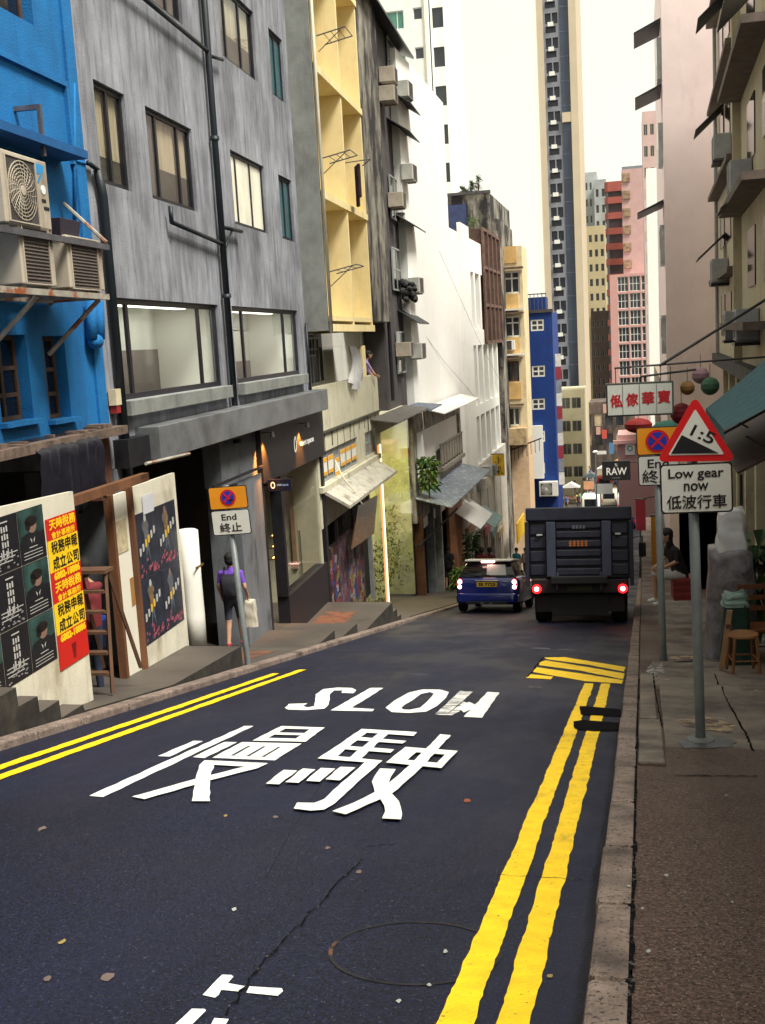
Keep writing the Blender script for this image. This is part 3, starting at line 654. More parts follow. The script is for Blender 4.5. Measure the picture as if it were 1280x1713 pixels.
zc1 = fG.sz(525, 651)[1]; zc0 = fG.sz(528, 686)[1]+.02
px0, px1 = fG.sz(403, 950)[0], fG.sz(443, 950)[0]
shop0, shop1 = fG.sz(446, 900)[0], fG.sz(552, 900)[0]
mb = MB(); holes = []
for fl in (0, 1, 2):
    for k in GW: holes.append((GW[k][0], GW[k][1], GW[k][2]+dz*fl, GW[k][3]+dz*fl, .12))
holes += [big1+(.15,), big2+(.15,)]
grid_wall(mb, 0, SG1, zc0-.01, 14.0, holes); shell(mb, 0, SG1, zc0, 14.0, 9)
mb.build('wall', m_conc, gr)
g_clear = CLEAR('clear_window_glass')
g_refl = GLASS('window_glass_grey', (.07, .065, .075), .04, .55, .9, spec=.7)
g_cyan = GLASS('window_glass_teal', (.03, .10, .12), .05, .4, 2.0, spec=.6)
g_bright = GLASS('window_glass_bright', (.80, .78, .64), .10, .25, 1.5, spec=.6)  # cream pane colour paints the brightness of a lit window
for fl in (0, 1, 2):
    for k in GW:
        h = (GW[k][0], GW[k][1], GW[k][2]+dz*fl, GW[k][3]+dz*fl)
        if k in 'AB' or (k == 'C' and fl):
            a, b, c, e = h; q = MB(); zm = c+(e-c)*(.30+.12*fl+(.1 if k == 'B' else 0)); q.box(a+.02, b-.02, .125, .135, zm, e, 0); q.box(a+.02, b-.02, .126, .136, c, zm-.001, 1); q.box(a+(b-a)*.05, a+(b-a)*(.30 if k == 'B' else .12), .115, .1245, c, e, 2)
            q.build('blind', [M('blind_tan', (.46, .38, .27), .8, .25, 3, (6, 1, .3), bump=0), M('window_dim', (.08, .07, .06), .6, .5, 2, bump=0), M('curtain_grey', (.13, .12, .12), .9, .4, 9, (3, 1, .2), bump=0)], gr)
        window(gr, h, m_bf, g_cyan if k == 'D' else (g_bright if (k == 'C' and fl == 0) else g_clear), {'A': (.5,), 'B': (.25, .72), 'C': (.2, .62), 'D': (.5,)}[k], (), y=.05, t=.06)
m_room = M('room_cream_wall', (.70, .72, .66), .9, .06, 1, bump=0); m_room2 = M('room_brown_band', (.22, .19, .18), .9, .15, 1, bump=0)
for h, bars in ((big1, (.13, .80)), (big2, (.16, .78))):
    window(gr, h, m_bf, g_clear, bars, (), y=.05, t=.075)
    mb = MB(); a, b, c, e = h; D = 1.1; y0 = .16; zm = c+(e-c)*(.50 if h is big1 else .26)
    mb.poly([(a, D, zm), (b, D, zm), (b, D, e), (a, D, e)], 0); mb.poly([(a, D, c), (b, D, c), (b, D, zm), (a, D, zm)], 1)
    mb.poly([(a, y0, c), (a, D, c), (a, D, e), (a, y0, e)], 0); mb.poly([(b, y0, c), (b, y0, e), (b, D, e), (b, D, c)], 0); mb.poly([(a, y0, e), (a, D, e), (b, D, e), (b, y0, e)], 0); mb.poly([(a, y0, c), (b, y0, c), (b, D, c), (a, D, c)], 1)
    if h is big1: mb.box(a+(b-a)*.34, a+(b-a)*.52, D-.05, D-.01, c+.02, c+(e-c)*.36, 2)
    else:
        mb.box(a+(b-a)*.28, a+(b-a)*.46, D-.05, D-.01, c+(e-c)*.50, c+(e-c)*.68, 3); mb.box(a+(b-a)*.74, b-.1, D-.04, D-.01, c+(e-c)*.74, e-.1, 4)
    l = bpy.data.lights.new('room_lamp', 'AREA'); l.energy = 7; l.color = (1, .97, .86); l.shape = 'RECTANGLE'; l.size = (b-a)*.8; l.size_y = .4; lo = bpy.data.objects.new('room_lamp', l); COL.objects.link(lo); lo.location = fG.W((a+b)/2, .55, e-.07); lo.rotation_euler = (0, 0, fG.rot)
    mb.box(a+.3, b-.3, .45, .6, e-.05, e-.02, 5)
    mb.build('room_behind_window', [m_room, m_room2, M('room_shape', (.06, .05, .07), .8), M('room_notice', (.28, .36, .32), .8), M('room_opening', (.45, .48, .45), .8), M('room_tube_light', (1, 1, .9), .5, emit=(1, .97, .86), estr=1.5)], gr)
# ledges, canopy band, pipes
mb = MB(); mb.box(big1[0]-.03, big1[1]+.03, -.14, 0, big1[2]-.20, big1[2]); mb.box(big2[0]-.03, big2[1]+.05, -.14, 0, big2[2]-.20, big2[2]); mb.build('window_ledge', m_conc2, gr, bevel=.01)
mb = MB(); s0 = fG.sz(224, 700)[0]; mb.box(s0, SG1+.02, -.34, 0, zc0, zc1); mb.build('metal_canopy', M('brushed_metal_panel', (.19, .20, .21), .42, .25, 1.2, (1, 1, 1), metal=.35, bump=.1, bscale=12, stain=(.09, .09, .10), st_scale=.9, st_stretch=(1, 1, 1)), gr, bevel=.01)
mb = MB(); mb.box(.1, s0-.02, -.2, 0, zc0-.02, zc1-.1); mb.build('dark_fascia', m_black, gr)
m_pipe = M('dark_green_pipe', (.008, .014, .02), .5, .3)
mb = MB(); a = fG.sz(372, 400, -.1); sp = a[0]
mb.tube([(sp, -.1, 13.5), (sp, -.1, zc1+.02)], .055, 10); b = fG.sz(285, 345, -.1); mb.tube([(b[0], -.1, b[1]), (b[0], -.1, b[1]-.22), (sp, -.1, b[1]-.36)], .035, 8)
b = fG.sz(404, 389, -.1); mb.tube([(sp, -.1, b[1]+.0), (b[0], -.1, b[1]+.02)], .035, 8); mb.tube([(b[0]-.5, -.1, b[1]), (sp, -.1, b[1]-.4)], .02, 6)
mb.tube([(b[0]-.35, -.1, b[1]+dz), (sp, -.1, b[1]+dz-.1)], .03, 8); bb = fG.sz(200, 0, -.1); mb.tube([(big1[0]+.2, -.1, GW['B'][2]+dz-.08), (sp, -.1, GW['B'][2]+dz-.2)], .035, 8)
for z in (2.6, 5.0, 7.5, 10): mb.lathe([(.075, z), (.075, z+.06), (.055, z+.06)], (sp, -.1, 0), 10)
mb.build('drain_pipe', m_pipe, gr, smooth=True)
mb = MB(); a = fG.sz(166, 285, -.08); mb.tube([(.22, -.08, a[1]), (.30, -.08, a[1]-.3), (.30, -.08, zc0-1.3)], .06, 10); a2 = fG.sz(148, 278, -.08); mb.tube([(a2[0], -.08, a[1]+.05), (.22, -.08, a[1])], .03, 8); mb.build('corner_pipe', m_pipe, gr, smooth=True)
mb = MB(); a = fG.sz(512, 540, -.05); mb.tube([(a[0], -.05, a[1]), (a[0], -.05, zc1)], .03, 8); mb.build('thin_pipe', m_pipe, gr, smooth=True)
# electric box on corner
a = fG.rect(180, 655, 196, 678, -.12); o = MB(); o.box(0, .16, -.1, 0, 0, .2); o.box(.02, .14, -.09, 0, -.1, -.003, 1); o = o.build('meter_box', [M('cream_plastic', (.55, .48, .33), .5), M('red_plastic', (.25, .02, .02), .5)], gr); o.location = (.05, -.02, a[2])
# ground floor: side walls, pillar, lintel, recess
zg = -3.6
mb = MB(); z_lin = fG.sz(400, 805)[1]
MB().box(0.0, .42, -.02, 1.2, -1.2, zc0-.02).build('pilaster', M('grey_render', (.13, .14, .155), .75, .25, 3, (1, 1, .4), stain=(.03, .03, .035), st_scale=1.6, st_stretch=(1.5, 1, .5), st_lo=.55, st_hi=.7), gr)
pl0 = fG.sz(368, 760)[0]
mb.box(pl0, px1+.02, .0, .3, z_lin, zc0-.015, 0)                    # plain lintel panel
mb.box(px0, px1, -.06, .5, zg, z_lin-.002, 0)                     # pillar
mb.build('ground_floor_wall', M('grey_render', (.13, .14, .155), .75, .25, 3, (1, 1, .4), stain=(.03, .03, .035), st_scale=1.6, st_stretch=(1.5, 1, .5), st_lo=.55, st_hi=.7), gr)
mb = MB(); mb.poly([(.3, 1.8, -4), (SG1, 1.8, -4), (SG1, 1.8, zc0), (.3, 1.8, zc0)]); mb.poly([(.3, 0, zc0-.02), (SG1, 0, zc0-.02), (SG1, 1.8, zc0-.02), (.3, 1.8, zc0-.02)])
mb.build('recess', M('recess_dark', (.02, .019, .022), .9, .4, 2), gr)  # near-black lining carries the shade of the recess in its colour
# shop front
f0 = fG.sz(430, 800)[1]; f1 = fG.sz(428, 737)[1]
sx0 = px1+.005; fz0 = fG.sz(528, 765)[1]
mb = MB(); mb.box(sx0, SG1+.42, -.10, .25, fz0, zc0-.03); mb.build('shop_fascia', M('shop_black', (.016, .015, .018), .5, .2, 3), gr, bevel=.01)
wx0 = fG.sz(476, 900)[0]; wx1 = fG.sz(530, 880)[0]; wz0 = fG.sz(536, 948)[1]
mb = MB(); mb.box(sx0, sx0+.16, -.05, .2, zg, fz0-.003); mb.box(SG1+.25, SG1+.42, -.05, .2, -4.8, fz0-.003); mb.box(wx0-.1, SG1+.245, -.04, .2, -4.8, wz0, 0); mb.box(wx0-.14, wx0-.02, -.035, .19, wz0+.003, fz0-.003); mb.build('shop_frame', m_black, gr)
mb = MB(); mb.box(wx0-.02, SG1+.25, .05, .06, wz0, fz0); o = mb.build('display_window', CLEAR('display_glass', (.9, .9, .88), ior=1.22), gr)
mb = MB(); mb.poly([(sx0, 2.0, -5), (SG1+.42, 2.0, -5), (SG1+.42, 2.0, zc0), (sx0, 2.0, zc0)]); mb.poly([(SG1+.42, .1, -5), (SG1+.42, 2.0, -5), (SG1+.42, 2.0, zc0), (SG1+.42, .1, zc0)])
mb.build('shop_interior', M('shop_interior', (.03, .024, .02), .8, .4, 2), gr)
for i, (u, v) in enumerate(((461, 894), (462, 912), (462, 931))):
    a = fG.sz(u, v, .5); mb = MB(); mb.box(a[0]-.25, a[0]+.25, .48, .6, a[1]-.03, a[1]); s_ = mb.build('shelf', M('shelf_wood', (.10, .06, .03), .6), gr)
    mb = MB(); mb.box(a[0]-.2, a[0]+.2, .49, .52, a[1]+.003, a[1]+.018); mb.build('shelf_lamp', M('shelf_light', (.9, .5, .2), .5, emit=(1, .45, .12), estr=2.0), s_)
a = fG.sz(497, 830, .6); mb = MB(); mb.box(a[0]-.35, a[0]+.15, .6, .7, a[1]-1.6, a[1]+.5); mb.build('display_panel', M('display_tan', (.35, .22, .13), .7), gr)
mb = MB(); mb.box(sx0+.2, wx0-.2, .5, .6, zg, fz0-.5); mb.build('shop_door', M('door_dark', (.02, .016, .016), .3), gr)
# fascia words and lamps
a = fG.sz(494, 743, -.11); rr = MB(); n = 28
ro = [(a[0]+.105*math.cos(t*2*math.pi/n)+.02*math.sin(t*2*math.pi/n), -.112, a[1]+.165*math.sin(t*2*math.pi/n)) for t in range(n)]; ri = [(a[0]+.055*math.cos(t*2*math.pi/n)+.02*math.sin(t*2*math.pi/n), -.112, a[1]-.01+.11*math.sin(t*2*math.pi/n)) for t in range(n)]
m_signw = M('sign_white', (.8, .8, .78), .5, .03)
rr.add(ro+ri, [(i, (i+1) % n, n+(i+1) % n, n+i) for i in range(n)]); rr.build('shop_logo', m_signw, gr)
b0 = fG.sz(502, 745, -.11); b1 = fG.sz(525, 737, -.11)
lettering('orient spaces', .2, m_signw, gr, face_y((b0[0]+b1[0])/2, -.112, (b0[1]+b1[1])/2+.02), fit=(b1[0]-b0[0], .15), off=.004, name='shop_name')
for u, v in ((452, 733), (511, 716)):
    a = fG.sz(u, v, -.25); mb = MB(); mb.tube([(a[0], -.1, a[1]+.1), (a[0], -.3, a[1]+.1)], .012, 6); mb.lathe([(.025, .06), (.06, -.04)], (a[0], -.3, a[1]+.06), 12); sp_ = mb.build('spot_lamp', m_black, gr)
    mb = MB(); mb.lathe([(0, 0), (.045, .002)], (a[0], -.3, a[1]+.03), 12); mb.build('lamp_glass', M('lamp_warm', (1, .5, .2), .5, emit=(1, .5, .16), estr=6), sp_)
    l = bpy.data.lights.new('shop_spot', 'SPOT'); l.energy = 150; l.color = (1, .36, .06); l.spot_size = math.radians(75); l.spot_blend = .7; l.shadow_soft_size = .03
    lo = bpy.data.objects.new('shop_spot', l); COL.objects.link(lo); lo.location = fG.W(a[0], -.27, a[1]+.0); lo.rotation_euler = (math.radians(24), 0, fG.rot)
# projecting sign of the shop
P = fG.W(fG.sz(440, 812)[0], -.06, fG.sz(440, 812)[1])
t = thing('projecting_sign', 'small black projecting shop sign with white ring logo above the shop door', 'sign', P, math.radians(0))
w = (atY(486, 812, P.y).x-P.x)+.02; h = .22
MB().box(.03, w, -.03, .03, -h/2, h/2).build('board', M('sign_black', (.008, .008, .02), .4), t, bevel=.006); MB().box(-.05, .03, -.012, .012, -.02, .02).build('arm', m_black, t)
rr = MB(); rr.add([(.14+.045*math.cos(k*.3927), -.032, .065*math.sin(k*.3927)) for k in range(16)]+[(.14+.025*math.cos(k*.3927), -.032, .040*math.sin(k*.3927)) for k in range(16)], [(i, (i+1) % 16, 16+(i+1) % 16, 16+i) for i in range(16)]); rr.build('logo', m_signw, t)
lettering('orient spaces', .06, M('sign_pale_blue', (.25, .35, .6), .5), t, face_y(.20+(w-.23)/2, -.031, 0), fit=(w-.27, .06), off=.001, name='lettering')
# iron bar bracket with wires beside the parking sign
a = fG.sz(345, 783, -.1); b = fG.sz(421, 782, -.6)
mb = MB(); mb.box(fG.sz(345, 790)[0], px1, -.12, -.08, z_lin+.1, z_lin+.14); mb.build('iron_bar', m_black, gr)
# ------------------------------------------------------------------ yellow building with deep loggias
cY = -5.35
sY0 = FLp(0, cY).sz(551, 553)[0]; fY = FLp(sY0, cY, z=-4.1)
m_yel_w = M('yellow_render', (.80, .66, .35), .85, .08, 2, bump=.15, stain=(.62, .47, .20), st_scale=1.3, st_stretch=(1, 1, .3), st_lo=.55, st_hi=.8)
m_cream = M('cream_render', (.56, .53, .40), .85, .12, 2.2, bump=.2, stain=(.20, .17, .12), st_scale=1.8, st_stretch=(1.6, 1, .35), st_lo=.56, st_hi=.74)
m_pipew = M('white_pipe', (.62, .58, .46), .6, .1)
yb = thing('yellow_building', 'pale yellow apartment building with a grid of deep empty loggias', 'building', fY.o, fY.rot)
zY0 = fY.sz(551, 553)[1]; xm = fY.sz(579, 300)[0]; xe = fY.sz(610, 300)[0]; zT = 17
D = 1.5
zs = [zY0, fY.sz(583, 345)[1], fY.sz(571, 153)[1]]; dzf = (zs[2]-zs[1]); zs = [zY0, zs[1], zs[2], zs[2]+dzf, zs[2]+2*dzf, zT]
zs[0] = zs[1]-dzf if zs[1]-dzf > zY0-.3 else zY0
mb = MB()
mb.box(-.12, -.001, .0, D+6, zY0, zT, 1)                             # plain grey side wall standing proud of the grey building
mb.box(0, xe, D, D+6, zY0, zT, 0)
for x in (xm, xe): mb.box(x-.12, x, 0, D-.002, zY0, zT-.15, 0)
prev = -.001
for z in zs[:-1]:
    mb.box(0, xm-.122, .001, D-.002, z-.10, z, 0); mb.box(xm+.002, xe-.122, .001, D-.002, z-.10, z, 0)
mb.build('wall', [m_yel_w, m_conc2], yb)
mb = MB()
for z in zs[1:-1]: MB().box(0, xe, -.035, -.001, z-.12, z+.03).build('slab_edge', m_yel_w, yb)
mb.box(0, xe+.02, -.05, -.001, zY0-.02, zY0+.14); mb.build('slab_edge', m_yel_w, yb)
mb = MB(); mb.tube([(-.05, -.06, zY0-.05), (-.05, -.06, zT)], .035, 8); mb.build('corner_pipe', m_pipew, yb, smooth=True)
mb = MB(); mb.tube([(.02, -.06, zY0), (.02, -.06, zT)], .022, 8); mb.build('thin_pipe', m_pipew, yb, smooth=True)
for a, b in zip(zs, zs[1:]):
    for x0, x1 in ((.4, xm-.5), (xm+.3, xe-.5)): window(yb, (x0, x1, a+.9, a+2.0), M('loggia_window_frame', (.4, .36, .25), .6), g_dk, (.5,), y=D-.06)
def rack(u, v, lab):
    x, z = fY.sz(u, v); t = thing('drying_rack', lab, 'rack', fY.W(x, -.02, z), fY.rot, 'wire racks on the yellow loggias')
    mb = MB(); w, d = .75, .62
    mb.tube([(0, 0, 0), (0, -d, .12), (w, -d, .12), (w, 0, 0)], .014, 6)
    for k in (.25, .5, .75): mb.tube([(0, -d*k, .12*k), (w, -d*k, .12*k)], .008, 5)
    mb.tube([(.1, 0, -.3), (.1, -d*.8, .1)], .01, 5); mb.build('wire_frame', m_steel, t)
rack(528, 60, 'topmost wire drying rack on the yellow loggias'); rack(537, 265, 'middle wire drying rack on the yellow loggias'); rack(549, 455, 'lowest wire drying rack, above the hanging plastic sheet')
x, z = fY.sz(580, 315); mb = MB(); rng = random.Random(2)
for i in range(4): mb.box(.04+i*.13, .15+i*.13, -.33+.05*i, -.27+.05*i, -.95+rng.uniform(0, .2), 0)
t = thing('laundry', 'dark clothes hanging from a pole on the second yellow loggia', 'laundry', fY.W(x, 0, z+.55), fY.rot)
mb.build('clothes', M('dark_cloth', (.03, .015, .03), .9, .6, 6), t, bevel=.02); MB().tube([(0, .1, .02), (.0, -.6, .06), (.6, -.3, .02)], .014, 6).build('pole', m_steel, t)
# ------------------------------------------------------------------ cream lower storeys under it
fC = FLp(sY0, -5.85, z=-4.4); s_off = .55
cb = thing('cream_building', 'cream lower storeys with a papered window, terrace parapet and shop', 'building', fC.o, fC.rot)
x0 = fC.sz(526, 700)[0]+.02; x1 = 8.0
zp = fC.sz(528, 647)[1]; zp = (fC.sz(528, 648)[1]+fC.sz(640, 629)[1])/2
zlo = fC.sz(560, 870)[1]; wn1 = fC.rect(538, 757, 601, 790); wn1 = (wn1[0], wn1[1], fC.sz(538, 812)[1], fC.sz(538, 758)[1]); wn2 = fC.rect(611, 740, 632, 775); wn2 = (wn2[0], wn2[1], wn1[2]+.05, wn1[3])
xt = fC.sz(612, 600)[0]
mb = MB(); grid_wall(mb, x0, x1, zlo, zp, [wn1+(.12,), wn2+(.12,)]); mb.box(x0, x1, .002, .2, zp-.002, zp+.04); mb.poly([(x0, .2, zp-.5), (x1, .2, zp-.5), (x1, .2, zp), (x0, .2, zp)])
mb.poly([(x0, 0, zlo), (x1, 0, zlo), (x1, 2, zlo), (x0, 2, zlo)]); mb.poly([(x0, .2, zp-.5), (x1, .2, zp-.5), (x1, 3, zp-.5), (x0, 3, zp-.5)]); mb.poly([(x0, 0, zlo-3), (x0, 3, zlo-3), (x0, 3, zp), (x0, 0, zp)])
mb.build('wall', m_cream, cb)
m_al = M('old_aluminium', (.28, .30, .30), .5, .2)
g_frost = GLASS('frosted_glass', (.20, .23, .22), .3, .25, 3)
for h, bars in ((wn1, (.17, .34, .5, .67, .84)), (wn2, (.5,))): w_ = window(cb, h, m_al, g_frost, bars, (.62,) if h is wn1 else (.5,), y=.05, t=.045)
m_pp = M('notice_paper', (.70, .68, .60), .8, .05, 9); m_po = M('notice_orange', (.72, .36, .03), .7, .1)
for k, f in enumerate((.085, .255, .42, .585, .75, .92)):
    a, b, c, e = wn1; w = (b-a)*.135; xc = a+(b-a)*f; zc = c+(e-c)*(.50 if k != 2 else .30); n = MB(); n.box(xc-w/2, xc+w/2, .035, .044, zc-.20, zc+.20); n.box(xc-w/2, xc+w/2, .030, .0345, zc+.10, zc+.20, 1); n.box(xc-w/2, xc+w/2, .030, .0345, zc-.20, zc-.12, 1)
    n.build('notice', [m_pp, m_po], cb)
mb = MB(); mb.box(x0, x1, -.06, -.001, wn1[3]+.42, wn1[3]+.47); rng = random.Random(6)
for i in range(18): x = rng.uniform(x0+.1, x1-.3); mb.box(x, x+.012, -.012, -.002, wn1[3]+.42-rng.uniform(.15, .5), wn1[3]+.42)
mb.build('drip_moulding', M('sooty_edge', (.07, .065, .05), .9, .6, 9), cb)
mb = MB(); mb.box(x0, x1-.6, -.1, -.001, wn1[2]-.16, wn1[2]-.02); mb.build('sill', m_cream, cb, bevel=.01)
# open room above the parapet
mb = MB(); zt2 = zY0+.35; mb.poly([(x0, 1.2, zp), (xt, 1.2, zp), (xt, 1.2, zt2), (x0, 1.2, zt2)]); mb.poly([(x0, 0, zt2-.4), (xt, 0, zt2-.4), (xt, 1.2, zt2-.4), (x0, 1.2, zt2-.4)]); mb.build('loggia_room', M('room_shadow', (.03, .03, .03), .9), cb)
xb = fC.sz(590, 600)[0]; mb = MB(); mb.box(xt-.45, xt, .0, .3, zp+.045, zt2-.42); mb.build('column', m_yel_w, cb)
g_dull = GLASS('dull_dark_glass', (.012, .015, .016), .5, .6, 2, spec=.15)
window(cb, (x0+.08, x0+2.3, zp+.05, zp+1.15), m_al, g_dull, (.35, .7), (.75,), y=.35, t=.04); window(cb, (x0+.08, x0+1.9, zp+1.2, zt2-.55), m_al, g_dull, (.5,), (), y=.35, t=.04)
mb = MB(); mb.box(xt+.02, xt+4.4, .9, 3, zp-.48, zp+1.85); mb.build('terrace_wall', M('white_plaster', (.70, .70, .66), .85, .06, 2, stain=(.5, .5, .46), st_scale=1.2, st_lo=.55, st_hi=.8), cb)
mb = MB(); a = xt+.3; mb.tube([(a, .85, zp+1.8), (xt+3.2, .80, zp+1.8), (xt+3.4, .8, zp+1.6), (xt+3.4, .8, zp+.3)], .04, 8); mb.build('white_pipe', m_pipew, cb, smooth=True)
# plastic sheet
ps = fC.rect(577, 535, 611, 655, -.1); mb = MB(); n, k = 14, 16; vs = []; rng = random.Random(12)
for j in range(k+1):
    for i in range(n+1):
        t = j/k; x = xb-.75+(.62+.42*math.sin(t*2.7))*(i/n)+.12*math.sin(t*4+i*.3)*t; z = zt2-.42-(zt2-.42-(zp-.22*math.sin(math.pi*i/n)))*t
        y = -.10-.05*math.sin(math.pi*t)+.05*math.sin(i*1.7+t*2.0)+.03*math.sin(i*3.1-t*5); vs.append((x, y, z))
mb.add(vs, [(j*(n+1)+i, j*(n+1)+i+1, (j+1)*(n+1)+i+1, (j+1)*(n+1)+i) for j in range(k) for i in range(n)])
mp = M('plastic_sheeting', (.78, .78, .80), .3, .12, 5, spec=.6); mp.node_tree.nodes['Principled BSDF'].inputs['Alpha'].default_value = .72
o = mb.build('plastic_sheet', mp, smooth=True); o.location = fC.o; o.rotation_euler = (0, 0, fC.rot); tag(o, 'translucent white plastic sheet hanging over the cream parapet', 'plastic sheet')
# lower shop: canopy, collage shutters, gold flap, lit glass front
cz = fC.sz(541, 822)[1]; ca = fC.sz(541, 830)[0]; ce = fC.sz(630, 815)[0]
mb = MB(); mb.prism([(ca-.1, 0, cz+.06), (ca-.1, -.62, cz-.32), (ca-.1, -.62, cz-.39), (ca-.1, 0, cz-.02)], (ce-ca, 0, 0)); mb.build('shop_canopy', M('stained_panel', (.42, .40, .34), .7, .2, 4, stain=(.16, .13, .10), st_scale=3, st_stretch=(1, 1, 1), st_lo=.52, st_hi=.68), cb)
mb = MB(); a = fC.sz(566, 800, -.05); mb.tube([(a[0]-.1, -.03, cz+.55), (a[0]-.25, -.2, cz+.2), (a[0]-.2, -.45, cz-.15), (a[0]-.22, -.64, cz-.5)], .018, 6); mb.build('cable', m_pipew, cb, smooth=True)
zgd = -.45; cx0 = fC.sz(556, 950)[0]; cx1 = fC.sz(611, 950)[0]
def collage(name, cols, sc, dark=(.02, .015, .03)):
    m = bpy.data.materials.new(name); m.use_nodes = True; nt = m.node_tree; b = nt.nodes['Principled BSDF']; b.inputs['Roughness'].default_value = .5
    tc = nt.nodes.new('ShaderNodeTexCoord'); mp = nt.nodes.new('ShaderNodeMapping'); mp.inputs['Scale'].default_value = sc; nt.links.new(tc.outputs['Object'], mp.inputs['Vector'])
    v = nt.nodes.new('ShaderNodeTexVoronoi'); v.distance = 'CHEBYCHEV'; v.inputs['Scale'].default_value = 1.0; nt.links.new(mp.outputs[0], v.inputs['Vector'])
    sp = nt.nodes.new('ShaderNodeSeparateColor'); nt.links.new(v.outputs['Color'], sp.inputs[0])
    r = nt.nodes.new('ShaderNodeValToRGB'); r.color_ramp.interpolation = 'CONSTANT'; el = r.color_ramp.elements
    while len(el) < len(cols): el.new(.5)
    for i, c in enumerate(cols): el[i].position = i/len(cols); el[i].color = tuple(c)+(1,)
    nt.links.new(sp.outputs[0], r.inputs[0])
    n = nt.nodes.new('ShaderNodeTexNoise'); n.inputs['Scale'].default_value = 22; n.inputs['Detail'].default_value = 3; nt.links.new(tc.outputs['Object'], n.inputs['Vector'])
    rr = nt.nodes.new('ShaderNodeMapRange'); rr.inputs[1].default_value = .52; rr.inputs[2].default_value = .6; nt.links.new(n.outputs['Fac'], rr.inputs[0])
    mx = nt.nodes.new('ShaderNodeMix'); mx.data_type = 'RGBA'; nt.links.new(rr.outputs[0], mx.inputs[0]); nt.links.new(r.outputs[0], mx.inputs[6]); mx.inputs[7].default_value = dark+(1,)
    nt.links.new(mx.outputs[2], b.inputs['Base Color']); return m
m_col = collage('poster_collage', [(.24, .02, .02), (.28, .24, .23), (.02, .05, .20), (.26, .17, .03), (.03, .01, .02), (.20, .03, .06), (.03, .02, .03), (.3, .27, .27)], (4.5, 1, 6.0))
zsh = fC.sz(600, 905)[1]
mb = MB(); mb.box(x0, x1, .5, .6, -1.2, zlo); mb.build('shop_back', m_dark, cb)
np_ = 4
for k in range(np_):
    a = cx0+(cx1-cx0)*k/np_; b = cx0+(cx1-cx0)*(k+1)/np_-.06; p_ = MB().box(a, b, .04, .09, zgd-.3, zsh+.45-.0*k).build('poster_panel', m_col if k != 1 else collage('poster_mauve', [(.12, .05, .08), (.2, .1, .12), (.06, .03, .05)], (6, 1, 8)), cb)
    mb = MB(); mb.box(b+.003, b+.057, .02, .10, zgd-.3, zsh+.9); mb.build('shutter_post', m_steel, cb)
g_pts = [fC.sz(*p) for p in ((565, 919), (594, 846), (627, 830), (604, 893))]
mb = MB(); q = [(g_pts[0][0], -.35, g_pts[0][1]), (g_pts[1][0], -.08, g_pts[1][1]), (g_pts[2][0], -.08, g_pts[2][1]+.02), (g_pts[3][0], -.35, g_pts[3][1])]
mb.prism(q, (0, .03, .0)); mb.build('raised_flap', M('gold_plastic_flap', (.07, .035, .012), .35, .4, 5, stain=(.50, .24, .05), st_scale=7, st_stretch=(1, 1, 2), st_lo=.6, st_hi=.64, spec=.6), cb)
pa = fC.sz(618, 900)[0]; mb = MB(); mb.box(pa, pa+.16, -.05, .05, zgd-.4, cz); mb.build('metal_post', m_al, cb)
# terrace person is placed later
# ------------------------------------------------------------------ lit glass shop and stained dark building
fK = FLp(sY0+8.05, -5.85, z=-6.2)
kb = thing('stained_building', 'narrow soot stained concrete building with dark awnings and air conditioners', 'building', fK.o, fK.rot)
m_soot = M('sooty_concrete', (.27, .25, .21), .9, .35, 2, bump=.4, stain=(.018, .016, .018), st_scale=.9, st_stretch=(1, 1, .45), st_lo=.42, st_hi=.56, stain2=((.02, .018, .018), 3, (2, 1, .2), .52, .66, .8))
m_sootd = M('dark_grey_render', (.065, .058, .062), .9, .25, 2, bump=.2, stain=(.03, .026, .03), st_scale=2, st_stretch=(2, 1, .3), st_lo=.5, st_hi=.7)
e1 = fK.sz(642, 300)[0]; e2 = fK.sz(693, 400)[0]; zk0 = fK.sz(690, 660)[1]; zk1 = fK.sz(640, 42)[1]+1.2
mb = MB(); mb.box(-.2, e1, 0, 5, fK.sz(628, 537)[1], zk1, 0); mb.box(e1, e2, .25, 5, zk0-.5, zk1-.8, 1); mb.build('wall', [m_soot, m_sootd], kb)
zr = fK.sz(645, 50)[1]; mb = MB(); mb.prism([(-.25, -.3, zr), (-.25, 1.4, zr+.75), (-.25, 1.4, zr+.83), (-.25, -.3, zr+.08)], (e2+.3, 0, 0)); mb.build('roof_eave', m_black, kb)
mb = MB(); mb.tube([(e1+.1, .1, zk0), (e1+.1, .1, zk1-1)], .06, 8); mb.build('pipe', m_black, kb)
m_awn = M('dark_corrugated_awning', (.02, .02, .024), .5, .3, 3)
def awning(fr, x0, x1, z, dep, drop, root, mat=None, name='awning', y=0.0, th=.03):
    mb = MB(); n = max(4, int((x1-x0)/.12)); vs = []
    for i in range(n+1):
        x = x0+(x1-x0)*i/n; b = .012*(1 if i % 2 else -1)
        vs += [(x, y, z+b), (x, y-dep, z-drop+b), (x, y-dep, z-drop+b-th), (x, y, z+b-th)]
    fs = []
    for i in range(n):
        for k in range(4): fs.append((4*i+k, 4*(i+1)+k, 4*(i+1)+(k+1) % 4, 4*i+(k+1) % 4))
    fs += [(0, 1, 2, 3), (4*n+3, 4*n+2, 4*n+1, 4*n)]
    return mb.add(vs, fs).build(name, mat or m_awn, root)
for (u, v, uw) in ((652, 160, 18), (650, 207, 18), (662, 365, 14), (668, 525, 14)):
    a = fK.sz(u, v, .25); awning(fK, a[0]-.4, a[0]+1.9, a[1]+.15, .75, .5, kb, y=.25)
for (u, v) in ((648, 100), (652, 330), (656, 450), (664, 590)):
    a = fK.sz(u, v, .25); window(kb, (a[0]-.3, a[0]+1.3, a[1]-.7, a[1]+.7), m_al, g_dk, (.5,), (.5,), y=.16, t=.05)
k = 0
